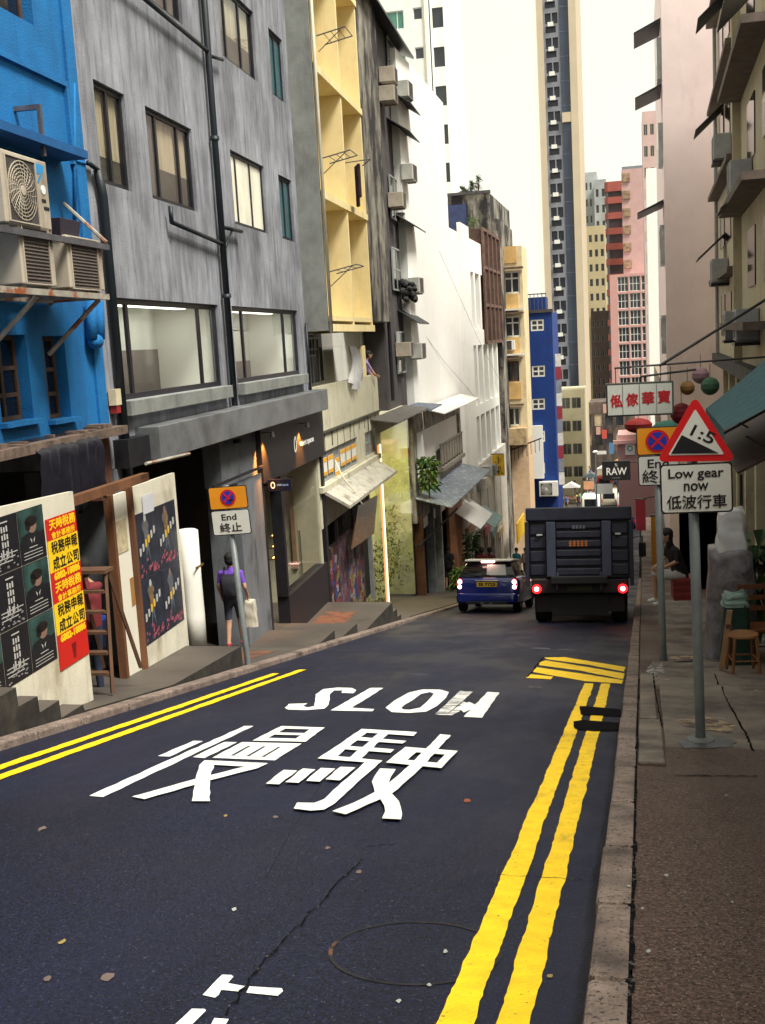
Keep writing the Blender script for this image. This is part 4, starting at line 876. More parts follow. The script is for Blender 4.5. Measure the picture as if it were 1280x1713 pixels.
for (u, v, l) in ((640, 125, 'topmost window air conditioner on the sooty building, under the eave'), (640, 157, 'second window air conditioner down the sooty building, under the eave'), (655, 335, 'air conditioner halfway up the sooty building, below the second awning'), (668, 586, 'lowest air conditioner on the sooty building, above the shop roofs')):
    a = fK.sz(u, v, .1); t = ac_unit(fK, (a[0], a[0]+.75, a[1]-.25, a[1]+.25), .28, .5, l, False, 'window air conditioners on the sooty building')
a = fK.sz(668, 485, .2); mb = MB(); rng = random.Random(3)
for i in range(40): p = Vector((rng.uniform(-.3, .5), rng.uniform(-.5, -.1), rng.uniform(-.35, .25))); mb.ell(p, rng.uniform(.06, .16), .1, rng.uniform(.06, .14), 7, 5)
o = mb.build('plant_pot_pile', M('dark_clutter', (.03, .03, .03), .8, .6, 5)); o.location = fK.W(a[0], .2, a[1]); o.rotation_euler = (0, 0, fK.rot); tag(o, 'dark bundle hanging on the sooty facade between two awnings', 'bundle'); o['kind'] = 'stuff'; 
del o['kind']
# lit glass shop
ls = thing('glass_shop', 'lit glass fronted shop full of green plants with glowing door edges', 'shop', fK.o, fK.rot)
q0 = fK.sz(640, 880)[0]; q1 = fK.sz(690, 850)[0]; zq1 = fK.sz(660, 712)[1]; zq0 = -.7
mb = MB(); mb.box(q0, q1, .95, 1.05, zq0, zq1); mb.box(q1-.05, q1+.06, .05, .95, zq0, zq1); mb.build('back_wall', M('pale_green_wall', (.50, .52, .28), .8, .25, 2), ls)
mb = MB(); mb.box(q0+.05, q1-.02, .0, .03, zq0+.1, zq1); mb.build('glass_front', g_clear, ls)
mb = MB(); rng = random.Random(5)
for i in range(7): leaves(mb, (q0+.5+(q1-q0-.9)*i/6, .45, rng.uniform(zq0+.6, zq0+2.8)), (.5, .35, 1.0), 130, .13, rng, (0, 1), droop=.6)
o = mb.build('indoor_plants', [M('leaf_yellow_green', (.16, .17, .03), .6, .3), M('leaf_olive', (.08, .11, .02), .6, .3)], ls); o['kind'] = 'stuff'
for dx, nm, c, e in ((-.16, 'edge_light_orange', (1, .36, .08), 1.3), (.12, 'edge_light_white', (1, .85, .6), 2.2)):
    MB().box(q0+dx, q0+dx+.04, -.06, -.01, zq0-.1, zq1-.3).build('edge_light', M(nm, (.8, .6, .4), .5, emit=c, estr=e*.28, bump=0), ls)
l = bpy.data.lights.new('shop_lamp', 'AREA'); l.energy = 170; l.color = (1, .82, .40); l.size = 2; lo = bpy.data.objects.new('shop_lamp', l); COL.objects.link(lo); lo.location = fK.W((q0+q1)/2, .6, zq1-.05)
MB().box(q0+.6, q0+1.7, .5, .8, zq1-.045, zq1-.03).build('ceiling_lamp', M('ceiling_glow', (1, .9, .6), .5, emit=(1, .9, .6), estr=2), ls)
mb = MB(); mb.box(q0-.3, q1+.3, .0, 1.2, zq1+.0, zk0-.3); mb.build('upper_wall', m_cream, ls)
a = fK.sz(636, 712, -.4); awning(fK, q0-.9, q1-.6, zq1+.5, .8, .12, ls, M('grey_corrugated', (.12, .11, .10), .6, .4, 3, stain=(.04, .04, .04), st_scale=3, st_stretch=(1, 1, 1)), 'canopy')
awning(fK, q1-.55, q1+2.2, zq1+.42, .9, .10, ls, M('blue_grey_sheet', (.10, .12, .16), .5, .4, 3), 'canopy')
# ------------------------------------------------------------------ white building with fins (facade parallel to the road from here on)
XW = -7.62
yW0 = atY(700, 500, 1).y; 
fW = Fr((XW, 38.0, road_z(38.0)), 0.0)
m_whit = M('white_render', (.80, .80, .77), .8, .04, 1.5, bump=.15, stain=(.66, .65, .60), st_scale=1.2, st_stretch=(1.5, 1, .25), st_lo=.6, st_hi=.85)
wbd = thing('white_finned_building', 'bright white building with tall vertical fins over three storeys', 'building', fW.o, fW.rot)
xa = fW.sz(690, 500)[0]; xb_ = fW.sz(768, 500)[0]; xc_ = fW.sz(833, 600)[0]
zw1 = fW.sz(750, 380)[1]; zwt = fW.sz(690, 113)[1]; xwe = fW.sz(747, 300)[0]; zw0 = fW.sz(760, 690)[1]; zl = fW.sz(800, 792)[1]
zz0, zz1 = fW.sz(784, 495)[1], fW.sz(786, 455)[1]
rows = [(fW.sz(799, 695)[1]-2.35, fW.sz(799, 697)[1]), (fW.sz(793, 690)[1]+.25, fW.sz(793, 578)[1]), (fW.sz(790, 562)[1]+.3, fW.sz(790, 455)[1])]
mb = MB(); xf0 = fW.sz(790, 600)[0]
nf = 5; pw = (xc_-xf0)/nf; holes = []
for (a, b) in rows:
    for i in range(nf): holes.append((xf0+pw*i+.10, xf0+pw*(i+1)-.38, a, b, 1.5))
grid_wall(mb, xa-.5, xc_, zl-.2, zw1, holes, 0, 1.5); shell(mb, xa-.5, xc_, zl-.2, zw1, 10)
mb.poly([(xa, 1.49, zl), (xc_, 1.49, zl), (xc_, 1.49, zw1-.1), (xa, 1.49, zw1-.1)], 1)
mb.build('wall', [m_whit, M('fin_shadow_wall', (.26, .26, .26), .8, .2)], wbd)  # back panel coloured darker to carry the shade between the fins
mb = MB(); mb.box(xb_+.2, xf0-.5, -.16, -.002, zl-.1, zw1+.4); mb.build('corner_pier', m_whit, wbd)
mb = MB()
mb.box(xa-.8, xwe, -.002, 8, zw1-.3, zwt); mb.build('tall_wing', m_whit, wbd)
awt = fW.sz(737, 678, -.4)
def w_ac(u, v, lab, fr=fW, grp='window air conditioners on the white wall', dep=.4):
    a = fr.sz(u, v, -dep); t = ac_unit(fr, (a[0]-.45, a[0]+.45, a[1]-.28, a[1]+.28), dep, dep, lab, False, grp, mats=M('ac_pale', (.5, .5, .46), .6, .2)); return t
for u, v, lab in ((688, 152, 'topmost air conditioner on the blank white wall, on a slanted ledge'), (695, 290, 'second air conditioner down the blank white wall'), (706, 478, 'third air conditioner down the blank white wall, on a bracket'), (710, 587, 'lowest air conditioner on the blank white wall, with brown front')): w_ac(u, v, lab)
# low part under the blank wall: canopies, balcony, plants, shop
fP = Fr((XW+.1, 37.2, road_z(37.2)), 0.0)
lowb = thing('low_shophouse', 'low ramshackle shophouse with tin canopies, a wooden balcony and a dark shop', 'building', fP.o, fP.rot)
p0 = fP.sz(694, 740)[0]; p1 = fP.sz(772, 740)[0]; zt_ = fP.sz(740, 700)[1]; zb_ = fP.sz(740, 830)[1]
mb = MB(); bh = fP.rect(694, 700, 768, 760); bh = (p0+.2, p1-.4, fP.sz(735, 778)[1], zt_-.1, .8)
grid_wall(mb, p0-.3, p1, zb_-.2, zw0+.4, [bh]); shell(mb, p0-.3, p1, zb_-.2, zw0+.4, 5); mb.build('wall', M('patched_wall', (.33, .31, .27), .9, .3, 3, stain=(.08, .07, .06), st_scale=2, st_stretch=(1, 1, .6), st_lo=.48, st_hi=.62), lowb)
mb = MB(); mb.poly([(p0, .8, zb_), (p1, .8, zb_), (p1, .8, zt_), (p0, .8, zt_)]); mb.build('balcony_back', M('balcony_dark', (.025, .022, .025), .8, .6, 2), lowb)
awning(fP, fP.sz(706, 672)[0], p1+.3, fP.sz(735, 672)[1], .8, .22, lowb, M('white_tin', (.62, .62, .58), .6, .1), 'canopy')
aw2 = fP.sz(745, 838, -.8); awning(fP, p0-.4, p1-.2, aw2[1]+.32, 1.25, .34, lowb, M('grey_blue_tin', (.13, .15, .18), .4, .35, 5, stain=(.30, .32, .36), st_scale=6, st_stretch=(1, 1, 1), st_lo=.56, st_hi=.62), 'shop_awning')
mb = MB(); bx0 = fP.sz(733, 750)[0]; 
for i in range(9): x = bx0+(p1-.5-bx0)*i/8; mb.box(x-.03, x+.03, -.12, -.07, bh[2]-.1, bh[2]+.75)
mb.box(bx0-.05, p1-.4, -.13, -.06, bh[2]+.75, bh[2]+.82); mb.box(bx0-.05, p1-.4, -.10, -.08, bh[2]+.0, bh[2]+.74); mb.box(bx0-.05, p1-.35, -.2, 0, bh[2]-.25, bh[2]-.1); mb.build('balcony_railing', M('grey_wood', (.20, .18, .15), .8, .4, 8, (4, 1, .3)), lowb)
mb = MB(); mb.box(p0+.9, p0+1.5, .3, .36, bh[2]+.6, bh[2]+1.7); mb.build('hanging_shirt', M('dark_red_cloth', (.10, .008, .02), .9), lowb, bevel=.02); mb = MB(); mb.box(p0+.35, p0+.6, .1, .15, bh[2]+.7, bh[2]+1.7); mb.build('hanging_towel', M('pale_cloth', (.45, .45, .42), .9), lowb)
mb = MB(); mb.box(p0-.3, p1, .25, .35, -1.5, zb_-.2)
mb.build('shop_back', m_dark, lowb)
for u, c, nm in ((703, (.10, .045, .02), 'post_brown'), (722, (.14, .15, .17), 'post_grey'), (735, (.3, .3, .28), 'post_pale')):
    x = fP.sz(u, 900)[0]; MB().box(x, x+.22, -.1, .2, -1.2, zb_).build('shop_post', M(nm, c, .7, .3, 3), lowb)
x = fP.sz(752, 900)[0]; x2 = fP.sz(775, 900)[0]; MB().box(x, x2, -.02, .1, -1.2, zb_-.25).build('shop_door', M('orange_brown_door', (.30, .13, .05), .6, .3, 3), lowb)
mb = MB(); mb.tube([(p0-.3, .0, zb_-1.0), (p0+2.2, -1.0, zb_-.1)], .04, 6); mb.build('awning_strut', m_black, lowb)
# white corner shop canopies beyond
fP2 = Fr((XW+.05, 47.0, road_z(47.0)), 0.0)
sh = thing('white_shop_row', 'row of small pale shops under the white building with tilted white awnings', 'shop', fP2.o, fP2.rot)
s0 = fP2.sz(776, 880)[0]; s1 = fP2.sz(850, 850)[0]; zs1 = fP2.sz(800, 795)[1]
mb = MB(); hs = [(s0+.3+i*2.6, s0+2.3+i*2.6, -(s0+1.3+i*2.6)*.1956+.15, -(s0+1.3+i*2.6)*.1956+2.45, .5) for i in range(5)]
grid_wall(mb, s0-1, s1, -4, zs1+.4, hs, 0, .5); shell(mb, s0-1, s1, -4, zs1+.4, 4); mb.poly([(s0-1, .5, -4), (s1, .5, -4), (s1, .5, zs1), (s0-1, .5, zs1)], 1)
mb.build('wall', [M('pale_shop_wall', (.50, .47, .42), .85, .2, 2, stain=(.2, .17, .14), st_scale=2, st_stretch=(1, 1, .5), st_lo=.55, st_hi=.7), m_dark], sh)
for i, (c, nm) in enumerate((((.20, .08, .03), 'door_brown'), ((.30, .30, .28), 'door_pale'), ((.28, .02, .05), 'door_maroon'), ((.05, .12, .13), 'door_teal'), ((.32, .22, .10), 'door_tan'))):
    h = hs[i]; MB().box(h[0]+.1, h[0]+1.0, .2, .26, h[2]-.1, h[3]).build('shop_door', M(nm, c, .6, .2), sh); MB().box(h[0]-.05, h[1]+.05, -.16, -.002, h[3]+.08, h[3]+.42).build('shop_sign_board', M(nm+'_sign', tuple(min(.7, x*1.3+.12) for x in c), .6, .2), sh); MB().tube([(h[1]+.14, -.08, h[2]-.2), (h[1]+.14, -.08, zs1)], .04, 6).build('down_pipe', m_pipew, sh)
for i in range(6):
    x_ = s0+.6+i*1.9; MB().box(x_, x_+.8, -.42, -.005, zs1-.25-.18*(i % 3), zs1+.25-.18*(i % 3)).build('boxed_unit', M('unit_%d' % (i % 3), ((.4, .4, .38), (.2, .2, .2), (.5, .48, .42))[i % 3], .6, .3, 4), sh)
a = fP2.sz(800, 858, -.7); awning(fP2, a[0]-2.2, a[0]+1.6, a[1]+.45, 1.1, .75, sh, M('white_canvas', (.72, .72, .70), .8, .05), 'canopy')
a = fP2.sz(815, 880, -.6); awning(fP2, a[0]+.4, a[0]+3.6, a[1]+.45, .9, .6, sh, M('teal_canvas', (.25, .36, .36), .8, .2), 'canopy')
a = fP2.sz(812, 800, -.1); MB().box(a[0]-1.8, a[0]+.2, -.35, -.002, a[1]-.3, a[1]+.1).build('ledge', m_cream, sh)
a = fP2.sz(858, 888, -.5); mb = MB(); mb.box(a[0]-1.3, a[0]+2.6, -.9, -.84, a[1]-.5, a[1]+.6); mb.build('yellow_sign', M('yellow_sign_board', (.80, .50, .03), .6), sh)
a = fP2.sz(837, 778, -.5); sg = thing('hanging_sign', 'small yellow vertical hanging sign with dark characters on the left side', 'sign', fP2.W(a[0], -.1, a[1]), 0)
MB().box(.0, .62, -.04, .04, -.55, .55).build('board', M('yellow_sign_board', (.80, .50, .03), .6), sg); MB().box(-.1, .6, -.02, .02, .56, .60).build('arm', m_black, sg)
mb = MB(); rng = random.Random(31)
for r_ in range(2):
    for k in range(7): x_ = .12+rng.uniform(0, .3); z_ = .3-.55*r_+rng.uniform(-.2, .15); mb.box(x_, x_+rng.uniform(.03, .18), -.046, -.0405, z_, z_+.04)
    mb.box(.29, .33, -.048, -.041, .05-.55*r_, .5-.55*r_)
mb.build('characters', m_black, sg)
# ------------------------------------------------------------------ further left buildings
def grid_building(name, label, cat, fr, W_, H, mat, cols, rows, win, frame, glass, dep=12, z0=-2, first=1.0, side=None, sidemat=None, roof=True, m0=.6, sill=None, depthwin=.12, bars=(.5,)):
    """box building; front windows: cols centres (x), floor pitch win[2], size win[0:2]. Windows are parts"""
    t = thing(name, label, cat, fr.o, fr.rot)
    holes = []
    for r in range(rows):
        for c in cols: holes.append((c-win[0]/2, c+win[0]/2, first+win[2]*r, first+win[2]*r+win[1], depthwin))
    mb = MB(); grid_wall(mb, 0, W_, z0, H, holes); shell(mb, 0, W_, z0, H, dep, 0, mis=1 if sidemat else 0)
    mb.build('wall', [mat]+([sidemat] if sidemat else []), t)
    first_w = None
    for h in holes:
        if first_w is None: first_w = window(t, h, frame, glass, bars, (), y=.05, t=.06); fx, fz = h[0], h[2]
        else:
            w = first_w.copy(); COL.objects.link(w); w.parent = t; w.location = (h[0]-fx, 0, h[2]-fz)
            p = first_w.children[0].copy(); COL.objects.link(p); p.parent = w
    return t
m_wf = M('white_window_frame', (.7, .7, .66), .5, .05); g_far = GLASS('far_glass', (.035, .04, .05), .1, .6, .5)
# white residential tower behind the blank wall
y = 84; A = atY(655, 200, y); Bp = atY(723, 200, y); Cc = atY(748, 200, y)
fT = Fr((A.x-3, y, road_z(y)), d=(1, 0, 0))
tw = thing('white_tower', 'white apartment tower with green tinted windows rising behind the white wall', 'tower', fT.o, fT.rot)
H = 46; wT = Bp.x-A.x+3; pit = 2.75
zs_ = [fT.sz(690, v)[1] for v in (122, 352)]
mb = MB(); holes = []
z = zs_[0] % pit
k = 0
while z < H-3:
    holes.append((wT-3.4, wT-1.75, z+.4, z+1.7, .15)); holes.append((wT-1.05, wT-.35, z+.9, z+1.75, .1)); z += pit
grid_wall(mb, 0, wT, -3, H, holes); shell(mb, 0, wT, -3, H, 14); mb.build('wall', m_whit, tw)
for h in holes: window(tw, h, m_wf, GLASS('green_curtain_glass', (.07, .22, .17), .12, .3, 3) if h[1]-h[0] > 1 else g_far, (.7,) if h[1]-h[0] > 1 else (), (), y=.08, t=.06)
mb = MB(); ww = Cc.x-Bp.x; hol2 = []
z = zs_[0] % pit
while z < H-3: hol2.append((wT+.25, wT+ww-.05, z+.35, z+1.75, .15)); z += pit
grid_wall(mb, wT+.1, wT+ww, -3, H, hol2, .6); shell(mb, wT+.1, wT+ww, -3, H, 9, y=.6); mb.build('stair_bay', m_whit, tw)
for h in hol2: MB().box(h[0], h[1], .72, .78, h[2], h[3]).build('window', g_far, tw)
mb = MB(); mb.tube([(wT-.2, -.08, -2), (wT-.2, -.08, H)], .05, 8); mb.build('drain_pipe', m_pipew, tw)
# dark concrete block with roof shrubs
y = 63.5; A = atY(752, 400, y); Bp = atY(832, 400, y); fD = Fr((A.x, y, road_z(y)), d=(1, 0, 0))
db = thing('dark_concrete_building', 'dark stained concrete building with shrubs growing on its roof', 'building', fD.o, fD.rot)
zt1 = fD.sz(790, 325)[1]; zt3 = fD.sz(825, 365)[1]; xr = fD.sz(820, 360)[0]; wD = Bp.x-A.x
mb = MB(); mb.box(0, xr, 0, 10, -2, zt1); mb.box(xr, wD, .3, 8, -2, zt3); mb.build('wall', m_soot, db)
mb = MB(); mb.box(-.1, xr+.05, -.12, .2, zt1, zt1+.15); mb.build('roof_edge', m_sootd, db)
a = fD.rect(750, 345, 782, 378); MB().box(a[0], a[1], -.4, -.01, a[2]-1.5, a[3]).build('blue_shed', M('dark_blue_panel', (.02, .03, .09), .6, .3), db)
def shrub(P, h, r, label, name='roof_shrub', group='shrubs on the dark roof', cols=None, n=420, leaf=.11):
    t = thing(name, label, 'plant', P, 0, group); MB().tube([(0, 0, -.1), (.02, 0, h*.5), (0, .02, h*.9)], [.05, .035, .012], 6).build('trunk', m_wood, t)
    mb = MB(); rng = random.Random(int(P[0]*100+h*7))
    for k in range(5): z = h*(.3+.16*k); leaves(mb, (rng.uniform(-.1, .1), rng.uniform(-.1, .1), z), (r*(1-.13*k), r*(1-.13*k), h*.16), n//5, leaf, rng, (0, 1))
    mb.build('crown', cols or [M('leaf_dark', (.02, .05, .015), .7, .3), M('leaf_mid', (.04, .08, .02), .7, .3)], t); return t
for u, h, r, l in ((773, .45, .3, 'short spreading shrub, leftmost on the dark rooftop'), (784, .72, .2, 'thin pointed shrub in the middle of the dark rooftop'), (797, .95, .26, 'tall dense bushy shrub, rightmost on the dark rooftop')):
    x = fD.sz(u, 320)[0]; shrub(fD.W(x, .8, zt1+.1), h, r, l)
x, z = fD.sz(793, 385, -.3); shrub(fD.W(x, -.35, z-.5), 1.2, .7, 'bright green bush sprouting low on the dark stained wall', cols=[M('leaf_bright', (.10, .16, .03), .7, .3), M('leaf_mid', (.04, .08, .02), .7, .3)])
a = fW.rect(815, 470, 830, 560, 2); mb = MB(); mb.box(0, 3.4, 0, 3, 0, 1); # brown lattice wall on the white building top
xx0 = fW.sz(806, 450)[0]; xx1 = fW.sz(833, 450)[0]; zz_a, zz_b = fW.sz(820, 572)[1], fW.sz(812, 388)[1]
mb = MB(); mb.box(xx0, xx1, -.05, .5, zz_a, zz_b)
for i in range(5):
    x = xx0+(xx1-xx0)*i/4; mb.box(x-.1, x+.1, -.16, -.055, zz_a, zz_b, 1)
for i in range(4): z = zz_a+(zz_b-zz_a)*i/3; mb.box(xx0, xx1, -.13, -.056, z-.08, z+.08, 1)
mb.build('brown_lattice_wall', [M('red_brown_wall', (.05, .024, .018), .8, .4, 2), M('rust_lattice', (.12, .065, .05), .7, .4, 4)], wbd)
# cream and orange tenement
y = 66.5; A = atY(835, 600, y); Bp = atY(879, 600, y); fO = Fr((A.x, y, road_z(y)), d=(1, 0, 0)); wO = Bp.x-A.x
ob = thing('cream_tenement', 'narrow cream and orange banded tenement with white framed windows', 'building', fO.o, fO.rot)
zO = fO.sz(855, 412)[1]; mb = MB(); vw = [(838, 455, 873, 490), (840, 530, 874, 563), (843, 605, 872, 638), (846, 682, 874, 712)]
hs = []
for (u0, v0, u1, v1) in vw: r = fO.rect(u0, v0, u1, v1); hs.append((r[0]+.15, r[1]-.1, r[2], r[3], .15))
m_ob = M('cream_tenement_wall', (.64, .53, .33), .85, .1, 2, stain=(.36, .25, .13), st_scale=1.5, st_stretch=(1, 1, .4), st_lo=.55, st_hi=.75)
zlow = fO.sz(860, 735)[1]
grid_wall(mb, 0, wO, zlow, zO, hs); shell(mb, 0, wO, zlow, zO, 3); mb.build('wall', m_ob, ob)
for i, h in enumerate(hs): window(ob, h, m_wf if i != 2 else m_wood, g_far, (.5,), (.68,) if i < 2 else (), y=.06, t=.09)
mb = MB()
for i, (v0, v1) in enumerate(((492, 520), (565, 592), (640, 668), (412, 440))): a = fO.sz(855, v0)[1]; b = fO.sz(855, v1)[1]; MB().box(.02, wO-.3, -.06, -.001, b, a).build('orange_band', M('orange_band', (.56, .36, .14), .8, .2, 2), ob)
for i, h in enumerate(hs): mb = MB(); mb.box(h[0]-.2, h[1]+.25, -.55, -.061, h[3]+.12, h[3]+.22); mb.build('window_canopy', M('brown_hood', (.12, .08, .05), .8, .4), ob)
z1_, z2_ = fO.sz(860, 742)[1], fO.sz(860, 715)[1]; MB().box(-.1, wO, -1.0, -.002, z1_, z2_).build('balcony', M('stained_cream', (.42, .31, .17), .9, .3, 3, stain=(.15, .1, .07), st_scale=3, st_stretch=(1, 1, .4)), ob)
for v, l in ((517, 'upper air conditioner ledge'), (592, '')): a = fO.sz(852, v); MB().box(a[0]-.7, a[0]+.9, -.5, -.065, a[1]-.1, a[1]).build('ledge', m_wf, ob)
a = fO.sz(848, 578, -.1); ac_unit(fO, (a[0]-.5, a[0]+.5, a[1]-.3, a[1]+.3), .4, .3, 'white air conditioner on a ledge of the cream tenement', False, None, mats=m_wf)
mb = MB(); mb.box(.3, wO, -.01, 2.9, -2, zlow-.01); mb.build('ground_floor', M('peach_wall', (.62, .44, .28), .85, .15), ob)
a = fO.sz(870, 760, -.8); mb = MB()
for i in range(8): mb.box(.5+i*.25, .53+i*.25, -.62, -.58, a[1]-.5+.09*i, a[1]+.2+.09*i)
mb.tube([(.4, -.6, a[1]+.2), (2.4, -.6, a[1]+.9)], .04, 5); mb.build('stair_railing', m_black, ob)
# narrow blue building
y = 72; A = atY(884, 700, y); Bp = atY(929, 700, y); fN = Fr((A.x, y, road_z(y)), d=(1, 0, 0)); wN = Bp.x-A.x
zN = fN.sz(905, 523)[1]; nb = thing('narrow_blue_building', 'narrow deep blue building with a column of small white windows', 'building', fN.o, fN.rot)
mb = MB(); hs = []
for v in (544, 621, 676, 730, 783): a = fN.sz(901 if v > 600 else 899, v); hs.append((a[0]-.42, a[0]+.42, a[1]-.36, a[1]+.36, .12))
grid_wall(mb, 0, wN, -3, zN, hs); shell(mb, 0, wN, -3, zN, 5); mb.build('wall', M('deep_blue_paint', (.003, .032, .19), .7, .15, 2, stain=(.003, .018, .10), st_scale=1.5, st_lo=.55, st_hi=.8), nb)
for h in hs: window(nb, h, m_wf, g_far, (.5,), (.5,), y=.02, t=.09, d=.06)
MB().box(-.1, wN+.05, -.1, .3, zN, zN+.2).build('roof_edge', m_sootd, nb)
mb = MB()
for i in range(6): mb.box(.1+i*.25, .14+i*.25, .1, .14, zN+.2, zN+1.2)
mb.box(.05, 1.4, .1, .14, zN+1.15, zN+1.22); mb.box(.1, 1.3, .6, 2.6, zN+.2, zN+1.0, 1); mb.build('roof_railing', [m_steel, M('deep_blue_paint', (.006, .035, .30))], nb)
a = fN.sz(918, 818, -.3); ac_unit(fN, (a[0]-.6, a[0]+.6, a[1]-.5, a[1]+.5), .45, .4, 'white air conditioner at the foot of the narrow blue building', True, None, mats=m_wf)
MB().box(-.02, .9, -.3, -.005, fN.sz(890, 800)[1], fN.sz(890, 712)[1]).build('white_panel', m_whit, nb)
# stripe flags along its edge
mb = MB(); x = wN+.12
for i, v in enumerate(range(600, 800, 22)): z = fN.sz(930, v)[1]; mb.box(x, x+.35, -.05, 0, z-.5, z+.3, i % 3)
mb.build('edge_panels', [M('panel_white', (.6, .6, .6), .7), M('panel_maroon', (.25, .03, .05), .7), M('panel_grey', (.2, .22, .28), .7)], nb)
# ------------------------------------------------------------------ towers at the foot of the street
y = 150; fTT = Fr((atY(904, 400, y).x, y, road_z(y)), d=(1, 0, 0))
tt = thing('tall_tower', 'very tall tower with tan and blue glass strips closing the street', 'tower', fTT.o, fTT.rot)
X = lambda u, v=400: fTT.sz(u, v)[0]
a, b, c, d_, e = X(908), X(920), X(947), X(962), X(974); H = 75
m_tan = M('tan_cladding', (.50, .42, .31), .7, .06, .4, bump=0); m_tgr = M('tower_grey', (.20, .21, .25), .7, .2, .5, bump=0); m_tbl = M('tower_blue_glass', (.035, .05, .09), .35, .4, .25, (1, 1, .5), bump=0, spec=.6)
MB().box(a-.5, a+.1, -.5, 14, 0, H).build('pale_edge', m_whit, tt); MB().box(a+.1, b, -.4, 14, 0, H).build('tan_strip', m_tan, tt)
mb = MB(); pit = 3.0; hs = []
nfl = int(H/pit)
for k in range(nfl): hs += [(b+.25, b+1.0, k*pit+1.2, k*pit+2.5, .3), (b+1.15, c-.25, k*pit+1.2, k*pit+2.5, .3), (b+.3, c-.5, k*pit+.1, k*pit+.9, .3)]
grid_wall(mb, b, c, 0, H, hs, 0, .3); mb.poly([(b, .3, 0), (c, .3, 0), (c, .3, H), (b, .3, H)], 1); mb.poly([(b, 0, H), (c, 0, H), (c, 14, H), (b, 14, H)]); mb.build('grey_bay', [m_tgr, M('tower_void', (.03, .032, .05), .3, .4)], tt)
for k in range(5, nfl): MB().box(b+.6, b+1.3, -.35, 0, k*pit+.85, k*pit+1.35).build('air_conditioner', m_wf, tt)
MB().box(c, d_, -.1, 14, 0, H-2).build('glass_strip', m_tbl, tt)
mb = MB()
for k in range(0, nfl): mb.box(c, d_, -.14, -.102, k*pit, k*pit+.12)
mb.build('glass_mullions', M('tower_line', (.10, .12, .2), .5, bump=0), tt)
MB().box(d_, e, -.6, 14, 0, H).build('tan_pier', m_tan, tt); zb1 = fTT.sz(955, 195)[1]; MB().box(c+.002, d_-.002, -.55, -.15, zb1-.7, zb1+.5).build('tan_band', m_tan, tt)
MB().box(c+.01, d_-.001, -.55, 5, H-2, H-.01).build('tan_cap', m_tan, tt)
# low cream building in front of the tower
y = 134; A = atY(934, 700, y); Bp = atY(977, 700, y); fq = Fr((A.x, y, road_z(y)), d=(1, 0, 0)); wq = Bp.x-A.x; zq = fq.sz(950, 652)[1]
m_crm = M('far_cream_wall', (.60, .54, .38), .85, .1, 1)
grid_building('cream_low_building', 'low cream building with banded windows below the tall tower', 'building', fq, wq, zq, m_crm, (wq*.3, wq*.72), 4, (wq*.36, 1.3, 2.75), M('far_frame', (.3, .28, .22), .6), g_far, 8, -1, zq-4*2.75+.5)
def far_block(nm, lab, y, u0, u1, vtop, mat, ncol, pit, win, frame=None, glass=None, cat='tower', side=None, bars=(), vref=400, rows=None, dep=14, d=(1, 0, 0)):
    A = atY(u0, vref, y); Bp = atY(u1, vref, y); fr = Fr((A.x, y, road_z(y)), d=d); w = Bp.x-A.x; zt = fr.sz((u0+u1)/2, vtop)[1]
    n = int((zt-2)/pit) if rows is None else rows
    cols = [w*(i+.5)/ncol for i in range(ncol)]
    return grid_building(nm, lab, cat, fr, w, zt, mat, cols, n, (w/ncol*win[0], pit*win[1], pit), frame or M('far_frame', (.3, .28, .22), .6), glass or g_far, dep, -1, zt-n*pit-.3, bars=bars), fr, w, zt
far_block('grey_distant_tower', 'pale grey distant tower with light vertical strips beyond the tan pier', 262, 973, 1001, 288, M('far_pale_grey', (.40, .42, .43), .85, .2, .3, bump=0), 4, 3.6, (.5, .45))
far_block('beige_distant_block', 'beige distant block with square windows at the end of the street', 248, 973, 1012, 378, M('far_beige', (.50, .42, .25), .85, .1, .3, bump=0), 4, 3.1, (.55, .5))
far_block('slender_grey_tower', 'slender grey tower squeezed between beige block and red banded tower', 255, 996, 1016, 300, M('far_grey', (.33, .35, .37), .85, .2, .3, bump=0), 2, 3.4, (.5, .5))
far_block('brown_distant_block', 'dark brown shadowed block low at the street end', 236, 985, 1024, 520, M('far_brown', (.11, .085, .075), .85, .3, .3, bump=0), 5, 3.0, (.5, .5))
# red banded tower
y = 232; A = atY(1015, 400, y); Bp = atY(1049, 400, y); fr = Fr((A.x, y, road_z(y)), d=(1, 0, 0)); w = Bp.x-A.x; zt = fr.sz(1032, 303)[1]
rt = thing('red_banded_tower', 'round cornered tower with alternating red bands and dark glass', 'tower', fr.o, fr.rot)
def rpoly(off): return [(-off, .9-off*.3), (.5-off*.3, -off), (w, -off), (w, 9), (-off, 9)]
mb = MB(); mb.prism([(p[0], p[1], 0) for p in rpoly(0)], (0, 0, zt)); mb.build('dark_glass', M('tower_brown_glass', (.05, .03, .035), .25, .5, .5, bump=0), rt)
mb = MB()
k = 0; z = zt
while z > 2: mb.prism([(p[0], p[1], z-(1.25 if k else 1.9)) for p in rpoly(.25)], (0, 0, 1.25 if k else 1.9)); z -= 3.0; k += 1
mb.build('red_bands', M('tower_red', (.34, .09, .07), .7, .15, .4, bump=0), rt)
m_pink = M('pink_render', (.50, .33, .32), .8, .1, .6, bump=0)
t, fr_, w_, zt_k = far_block('pink_tower', 'salmon pink tower with a gridded left side behind the pink block', 214, 1042, 1101, 281, m_pink, 1, 3.1, (.02, .02), rows=1)
mb = MB(); x1_ = fr_.sz(1056, 400)[0]
for k in range(12): MB().box(.15, x1_, -.3, -.002, zt_k-2.2-k*3.1, zt_k-.7-k*3.1).build('bay_window', M('tower_grid', (.28, .19, .12), .6, .6, 1.2, (1, 1, 2), bump=0), t)
